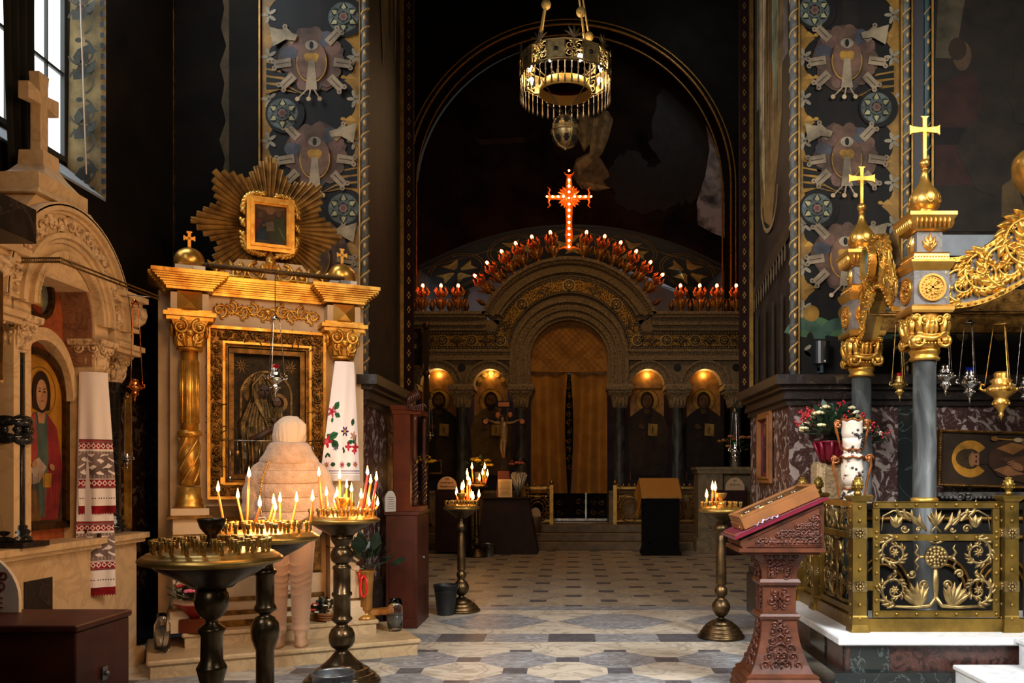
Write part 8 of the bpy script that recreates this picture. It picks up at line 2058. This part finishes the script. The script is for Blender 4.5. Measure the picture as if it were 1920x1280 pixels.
# lectern with the gold cloth
Yl=15.0; x0,x1=(1207-VX)*Yl/FOC,(1274-VX)*Yl/FOC; zt_=EYE-(897-VY)*Yl/FOC; zf=EYE-(932-VY)*Yl/FOC
t=thing('cloth_covered_lectern','black carved lectern covered with a gold cloth, standing before the dais on the right','lectern',((x0+x1)/2,Yl+.25,0))
m=MB(); 
vs=[(x0,Yl,.06),(x1,Yl,.06),(x1,Yl+.5,.06),(x0,Yl+.5,.06),(x0,Yl,zf),(x1,Yl,zf),(x1,Yl+.5,zt_-.02),(x0,Yl+.5,zt_-.02)]
m.add(vs,[(0,3,2,1),(4,5,6,7),(0,1,5,4),(1,2,6,5),(2,3,7,6),(3,0,4,7)]); m.box(x0-.03,x1+.03,Yl-.03,Yl+.53,0,.07); m.box(x0-.015,x1+.015,Yl-.015,Yl+.51,.07,.12)
m.build('lectern_body',[WOODK],t,world=True)
cx=(x0+x1)/2; w=(x1-x0)/2-.07
m=MB(); o1=[(cx+w,.2),(cx+w,zf-.35)]+[(cx+w*math.cos(PI*k/16),zf-.35+.22*math.sin(PI*k/16)) for k in range(17)]+[(cx-w,zf-.35),(cx-w,.2)]; i1_=[(cx+(p[0]-cx)*.86,p[1]-.02 if p[1]>.3 else p[1]) for p in o1]; m.ringprism(o1,i1_,Yl-.02,Yl); m.box(cx-w,cx+w,Yl-.02,Yl,.18,.22); m.build('carved_arch_panel',[WOODK],t,world=True)
m=MB(); 
m.grid(lambda u,v:(x0-.04+(x1-x0+.08)*u,Yl-.035+.56*v,zf+.01+(zt_-zf)*v),16,8)
m.grid(lambda u,v:(x0-.04+(x1-x0+.08)*u-.0,Yl-.04-.004*math.sin(u*18),zf+.012-.03*v),24,2)
for s_,xq in ((-1,x0-.04),(1,x1+.04)): m.grid(lambda u,v:(xq+s_*(.07*v+.02*math.sin(u*9)*v),Yl-.035+.56*u,(zf+.01+(zt_-zf)*u)-.38*v*(1-.35*u)),14,8)
m.build('gold_cover',[mat('cover_cloth_gold','#b07d24',.15,.55,(60,'#936519',.35,.6),(180,.2,.002))],t,world=True)
# stone table / pedestal at far right with its dark stand
Yr=15.6; t=thing('stone_pedestal_table','worn carved stone pedestal with a moulded top at the far right end','pedestal',((1350-VX)*Yr/FOC,Yr+.3,0))
x0,x1=(1310-VX)*Yr/FOC,(1356-VX)*Yr/FOC; zt_=EYE-(875-VY)*Yr/FOC
m=MB(); m.box(x0,x1,Yr+.05,Yr+.6,0,zt_-.12); m.box(x0-.05,x1+.6,Yr,Yr+.65,zt_-.05,zt_); m.box(x0-.02,x1+.6,Yr+.02,Yr+.65,zt_-.12,zt_-.05); m.box(x0-.04,x1+.03,Yr+.01,Yr+.6,0,.2); m.box(x0-.03,x1+.02,Yr+.02,Yr+.6,.2,.26); m.box(x1,x1+.6,Yr+.2,Yr+.6,0,zt_-.1)
m.build('stone_body',[STONEP],t,world=True)
m=MB()
for k in range(5): m.spiral((x0+x1)/2,.45+.17*k,Yr+.04,.07,1.3,k,1 if k%2 else -1,.012,5,14)
m.build('carved_panel',[STONE],t,world=True)
m=MB(); m.bbox((1352-VX)*15.1/FOC,(1400-VX)*15.1/FOC,15.1,15.5,0,EYE-(919-VY)*15.1/FOC,.01); o=m.build('dark_stand',[mat('wood_dark_oxblood','#3a140e',0,.4)]); tag(o,'plain dark red stand at the far right carrying a round-topped notice','stand')
# hanging lamp in front of the far right corner, on a curled bracket
lampion('hanging_oil_lamp','silver lamp with green glass hanging from a bracket by the right pier',(1379-VX)*9.6/FOC,9.6,EYE-(765-VY)*9.6/FOC,EYE-(842-VY)*9.6/FOC,.065,SILVER,glass=GG)
m=MB(); m.tube([at(1412,738,9.2),at(1396,738,9.4),at(1384,745,9.6),at(1379,757,9.6),at(1379,766,9.6)],.008,6); o=m.build('lamp_bracket',[IRON]); tag(o,'thin curled iron bracket holding the green glass lamp beside the right pier','bracket')
lampion('hanging_oil_lamp','small silver lamp hanging before the leftmost screen icon',(806-VX)*16.6/FOC,16.6,EYE-(745-VY)*16.6/FOC,EYE-(815-VY)*16.6/FOC,.06,SILVER)
m=MB(); m.tube([((806-VX)*16.6/FOC,16.6,EYE-(745-VY)*16.6/FOC),((806-VX)*16.6/FOC,16.6,EYE-(735-VY)*16.6/FOC),((806-VX)*16.6/FOC,17.5,EYE-(733-VY)*16.6/FOC)],.01,5); o=m.build('lamp_bracket',[IRON]); tag(o,'dark bracket carrying the small lamp before the leftmost screen icon','bracket')
# flower vases at the far end
def vasefl(label,px,py,Y,base_py,R_,mt,seed,nf,nm='flower_vase'):
    zb_=EYE-(base_py-VY)*Y/FOC; zc=EYE-(py-VY)*Y/FOC; x=(px-VX)*Y/FOC
    t=thing(nm,label,'flowers',(x,Y,zb_)); h=zc-zb_
    m=MB(); m.lathe([(.05,0),(.06,.02),(.05,h*.4),(.07,h*.7),(.06,h*.7)],14); m.build('vase',[mat('vase_pale','#8a8474',.1,.3)],t)
    if Y==16.3: m=MB(); m.lathe([(.14,-(zb_-.45)),(.14,-(zb_-.48)),(.03,-(zb_-.52)),(.03,-.03),(.11,-.015),(.11,0)],16); m.build('slim_stand',[IRON],t)
    bouquet(t,(0,0,h*.85),R_,40,[('bloom',mt,nf,.075,'rose')],seed,leafs=.1)
    return t
vasefl('yellow chrysanthemums standing before the leftmost screen icon',796,862,16.3,900,.17,YELP,12,9)
vasefl('yellow chrysanthemums standing just left of the crucifix',896,864,15.5,932,.2,YELP,13,9)
vasefl('pink flowers in cellophane right of the crucifix',971,864,15.9,930,.16,mat('petal_dull_pink','#a85a50',0,.6),14,5)
vasefl('mixed flowers with a red rose behind the green glass lamp at the far right',1378,838,15.9,876,.38,mat('petal_peach','#a8703c',0,.6),15,10)
m=MB(); rr=random.Random(6)
for k in range(60): a=rr.random()*6.28; r=.05+.12*rr.random(); m.tube([(0,0,0),(r*math.cos(a),r*math.sin(a),.3+.15*rr.random())],[.02,.015],4)
o=m.build('cellophane_bunch',[mat('cellophane','#b8b4a4',.3,.15)]); o.location=((972-VX)*15.5/FOC,15.55,EYE-(932-VY)*15.5/FOC); tag(o,'shiny cellophane wrapped bunch standing beside the crucifix','flowers')
# small framed dark picture below the leftmost icon, and the framed icon on the far left wall
t=thing('small_gilt_picture','small dark picture in a thin gilt frame leaning below the leftmost screen icon','picture',((812-VX)*17.0/FOC,17.0,EYE-(888-VY)*17/FOC))
m=MB(); w=17*17/FOC; h=26*17/FOC; frame(m,-w,w,0,h,.03,-.02,.01); m.build('gilt_frame',[GOLDD],t)
m=MB(); m.box(-w+.02,w-.02,-.004,.008,.02,h-.02); m.build('dark_picture',[P('#14100c')],t)
t=thing('wall_icon','dark framed icon of a standing figure hanging at the left end of the icon screen','icon',((774-VX)*17.1/FOC,17.15,EYE-(688-VY)*17.1/FOC))
m=MB(); w=19*17.1/FOC; h=76*17.1/FOC; frame(m,-w,w,0,h,.04,-.03,.02); m.build('gilt_frame',[GOLDD],t)
a=Art(step=.002); a.poly([(-w+.03,.03),(w-.03,.03),(w-.03,h-.03),(-w+.03,h-.03)],P('#1c120a')); saint(a,0,.1,h-.2,'#241a10','#33241a','#5e4520',skin='#3a2818'); a.put('painting',t)
m=MB(); xq=(799-VX)*16.9/FOC; m.box(xq-.05,xq+.05,16.9,17.0,.45,EYE-(610-VY)*16.9/FOC); 
for py in (700,610): m.sph((xq,16.9,EYE-(py-VY)*16.9/FOC),.07,10,8)
o=m.build('banner_pole',[mat('pole_dark_gilt','#4a3a20',.6,.4)]); tag(o,'dark gilt pole with round knobs standing at the left end of the icon screen','pole')
# plaster side cheeks closing the aisle between piers and screen
m=MB(); m.box(-5.2,-3.6,17.9,18.2,0,13); m.box(3.7,5.2,17.9,18.2,0,13); struct(m,'wall_screen_side',[WD])
# ------------------------------------------------------------------ light
def pt(loc,e,c,r=.05):
    l=bpy.data.lights.new('light','POINT'); l.energy=e; l.color=c; l.shadow_soft_size=r; o=bpy.data.objects.new('point_light',l); o.location=loc; C.objects.link(o); return o
def area(loc,to,e,c,sx,sy=None,spread=None):
    l=bpy.data.lights.new('light','AREA'); l.energy=e; l.color=c; l.shape='RECTANGLE'; l.size=sx; l.size_y=sy or sx
    if spread: l.spread=rad(spread)
    o=bpy.data.objects.new('area_light',l); o.location=loc
    d=Vector(to)-Vector(loc); o.rotation_euler=d.to_track_quat('-Z','Y').to_euler(); C.objects.link(o); return o
WARM=(1,.50,.17); WARM2=(1,.62,.30); DAY=(.86,.93,1); CAND=(1,.51,.18)
# candle clusters
pt((SX2[0]+.02,SX2[1]+.05,1.24),14,CAND,.07); pt((SX3[0]-.05,SX3[1]+.05,1.27),13,CAND,.07); pt((SX3[0]+.14,SX3[1],1.27),9,CAND,.06)
pt((SX2[0]-.12,SX2[1]+.1,1.32),8,CAND,.06)
pt((S4[0],S4[1],1.22),5,CAND,.06); pt((S5[0],S5[1],1.38),6,CAND,.06); pt((S6[0]-.06,S6[1],1.22),3,CAND,.05)
# chandelier bulbs
for k in range(4):
    a=PI/4+PI/2*k; pt((chx+.3*math.cos(a),CHY+.3*math.sin(a),chz+.07),5,(1,.76,.46),.05)
# lamps in the niches of the screen
for px,r in ARCH:
    pt(((px-VX)*S,IY+.16,sp+r*S*.72),4.5,(1,.58,.20),.05)
# tulip lamps and cross
for x,z in ((CX-2.6,rz_(545)),(CX-1.6,rz_(480)),(CX+1.6,rz_(480)),(CX+2.6,rz_(545)),(CX,rz_(400))): pt((x,IY-.35,z+.1),3.0,(1,.32,.12),.15)
# dim warm general light from unseen areas high in the crossing
area((.0,12.4,8.3),(0,17.5,2.2),46,(1,.54,.20),2.6,1.4)
area((.2,14.0,7.0),(.1,12.5,0),40,(1,.56,.24),2.4)
# daylight: unseen area lights on both sides and behind, one at the left window
area((-3.3,.6,5.2),(2.7,5.9,1.3),270,(.97,.97,1.0),2.4,3.0,84)
area((3.9,1.2,5.4),(.9,5.9,0),70,(.90,.95,1.0),1.6,2.0,50)
area((-.5,-3.5,4.5),(1.6,5.5,.6),26,(1.0,.93,.85),3,3,60)  # weak fill added behind the camera
area((4.6,2.2,5.6),(2.6,6.4,2.2),70,(1.0,.93,.82),2.6,2.6,100)
area((-3.9,6.1,5.6),(.8,7.2,0),95,DAY,1.1,2.8)
# daylight strips in the apse, and an added warm uplight
area((-2.6,18.75,7.6),(3.0,19.0,7.0),0.01,DAY,.3,.6)
area((.2,20.0,3.6),(.1,20.1,6.5),22,(1,.74,.46),3.0,1.2)  # warm fill added to light the soffit band from below
area((2.6,20.6,6.4),(-.5,21.4,5.4),14,DAY,.6,.6)
area((2.2,16.0,11.0),(3.2,19.0,7.3),25,DAY,.35,.8)
area((-2.9,20.4,4.6),(-2.7,21.5,5.2),8,DAY,.3,.8)
# unseen warm fill added over the marble shrine and icon case
area((-.6,3.2,3.4),(-3.1,5.9,2.1),30,(1,.52,.22),.8,.8)
area((-1.1,4.6,3.2),(-2.3,6.9,2.2),9,(1,.55,.25),.7,.7)
w=bpy.data.worlds.new('dim_interior'); bpy.context.scene.world=w; w.use_nodes=True; bg=w.node_tree.nodes['Background']; bg.inputs['Color'].default_value=(.9,.85,.75,1); bg.inputs['Strength'].default_value=.02
# ------------------------------------------------------------------ camera
cd=bpy.data.cameras.new('camera'); cam=bpy.data.objects.new('camera',cd); C.objects.link(cam); cam.location=(0,0,EYE); cam.rotation_euler=(PI/2,0,0)
cd.sensor_width=36; cd.sensor_fit='HORIZONTAL'; cd.lens=36*FOC/1920; cd.shift_x=(960-VX)/1920; cd.shift_y=(VY-640)/1920; cd.clip_end=100
sc=bpy.context.scene; sc.camera=cam
sc.view_settings.view_transform='Standard'; sc.view_settings.look='None'; sc.view_settings.gamma=1; sc.view_settings.use_curve_mapping=False; sc.view_settings.exposure=0.0
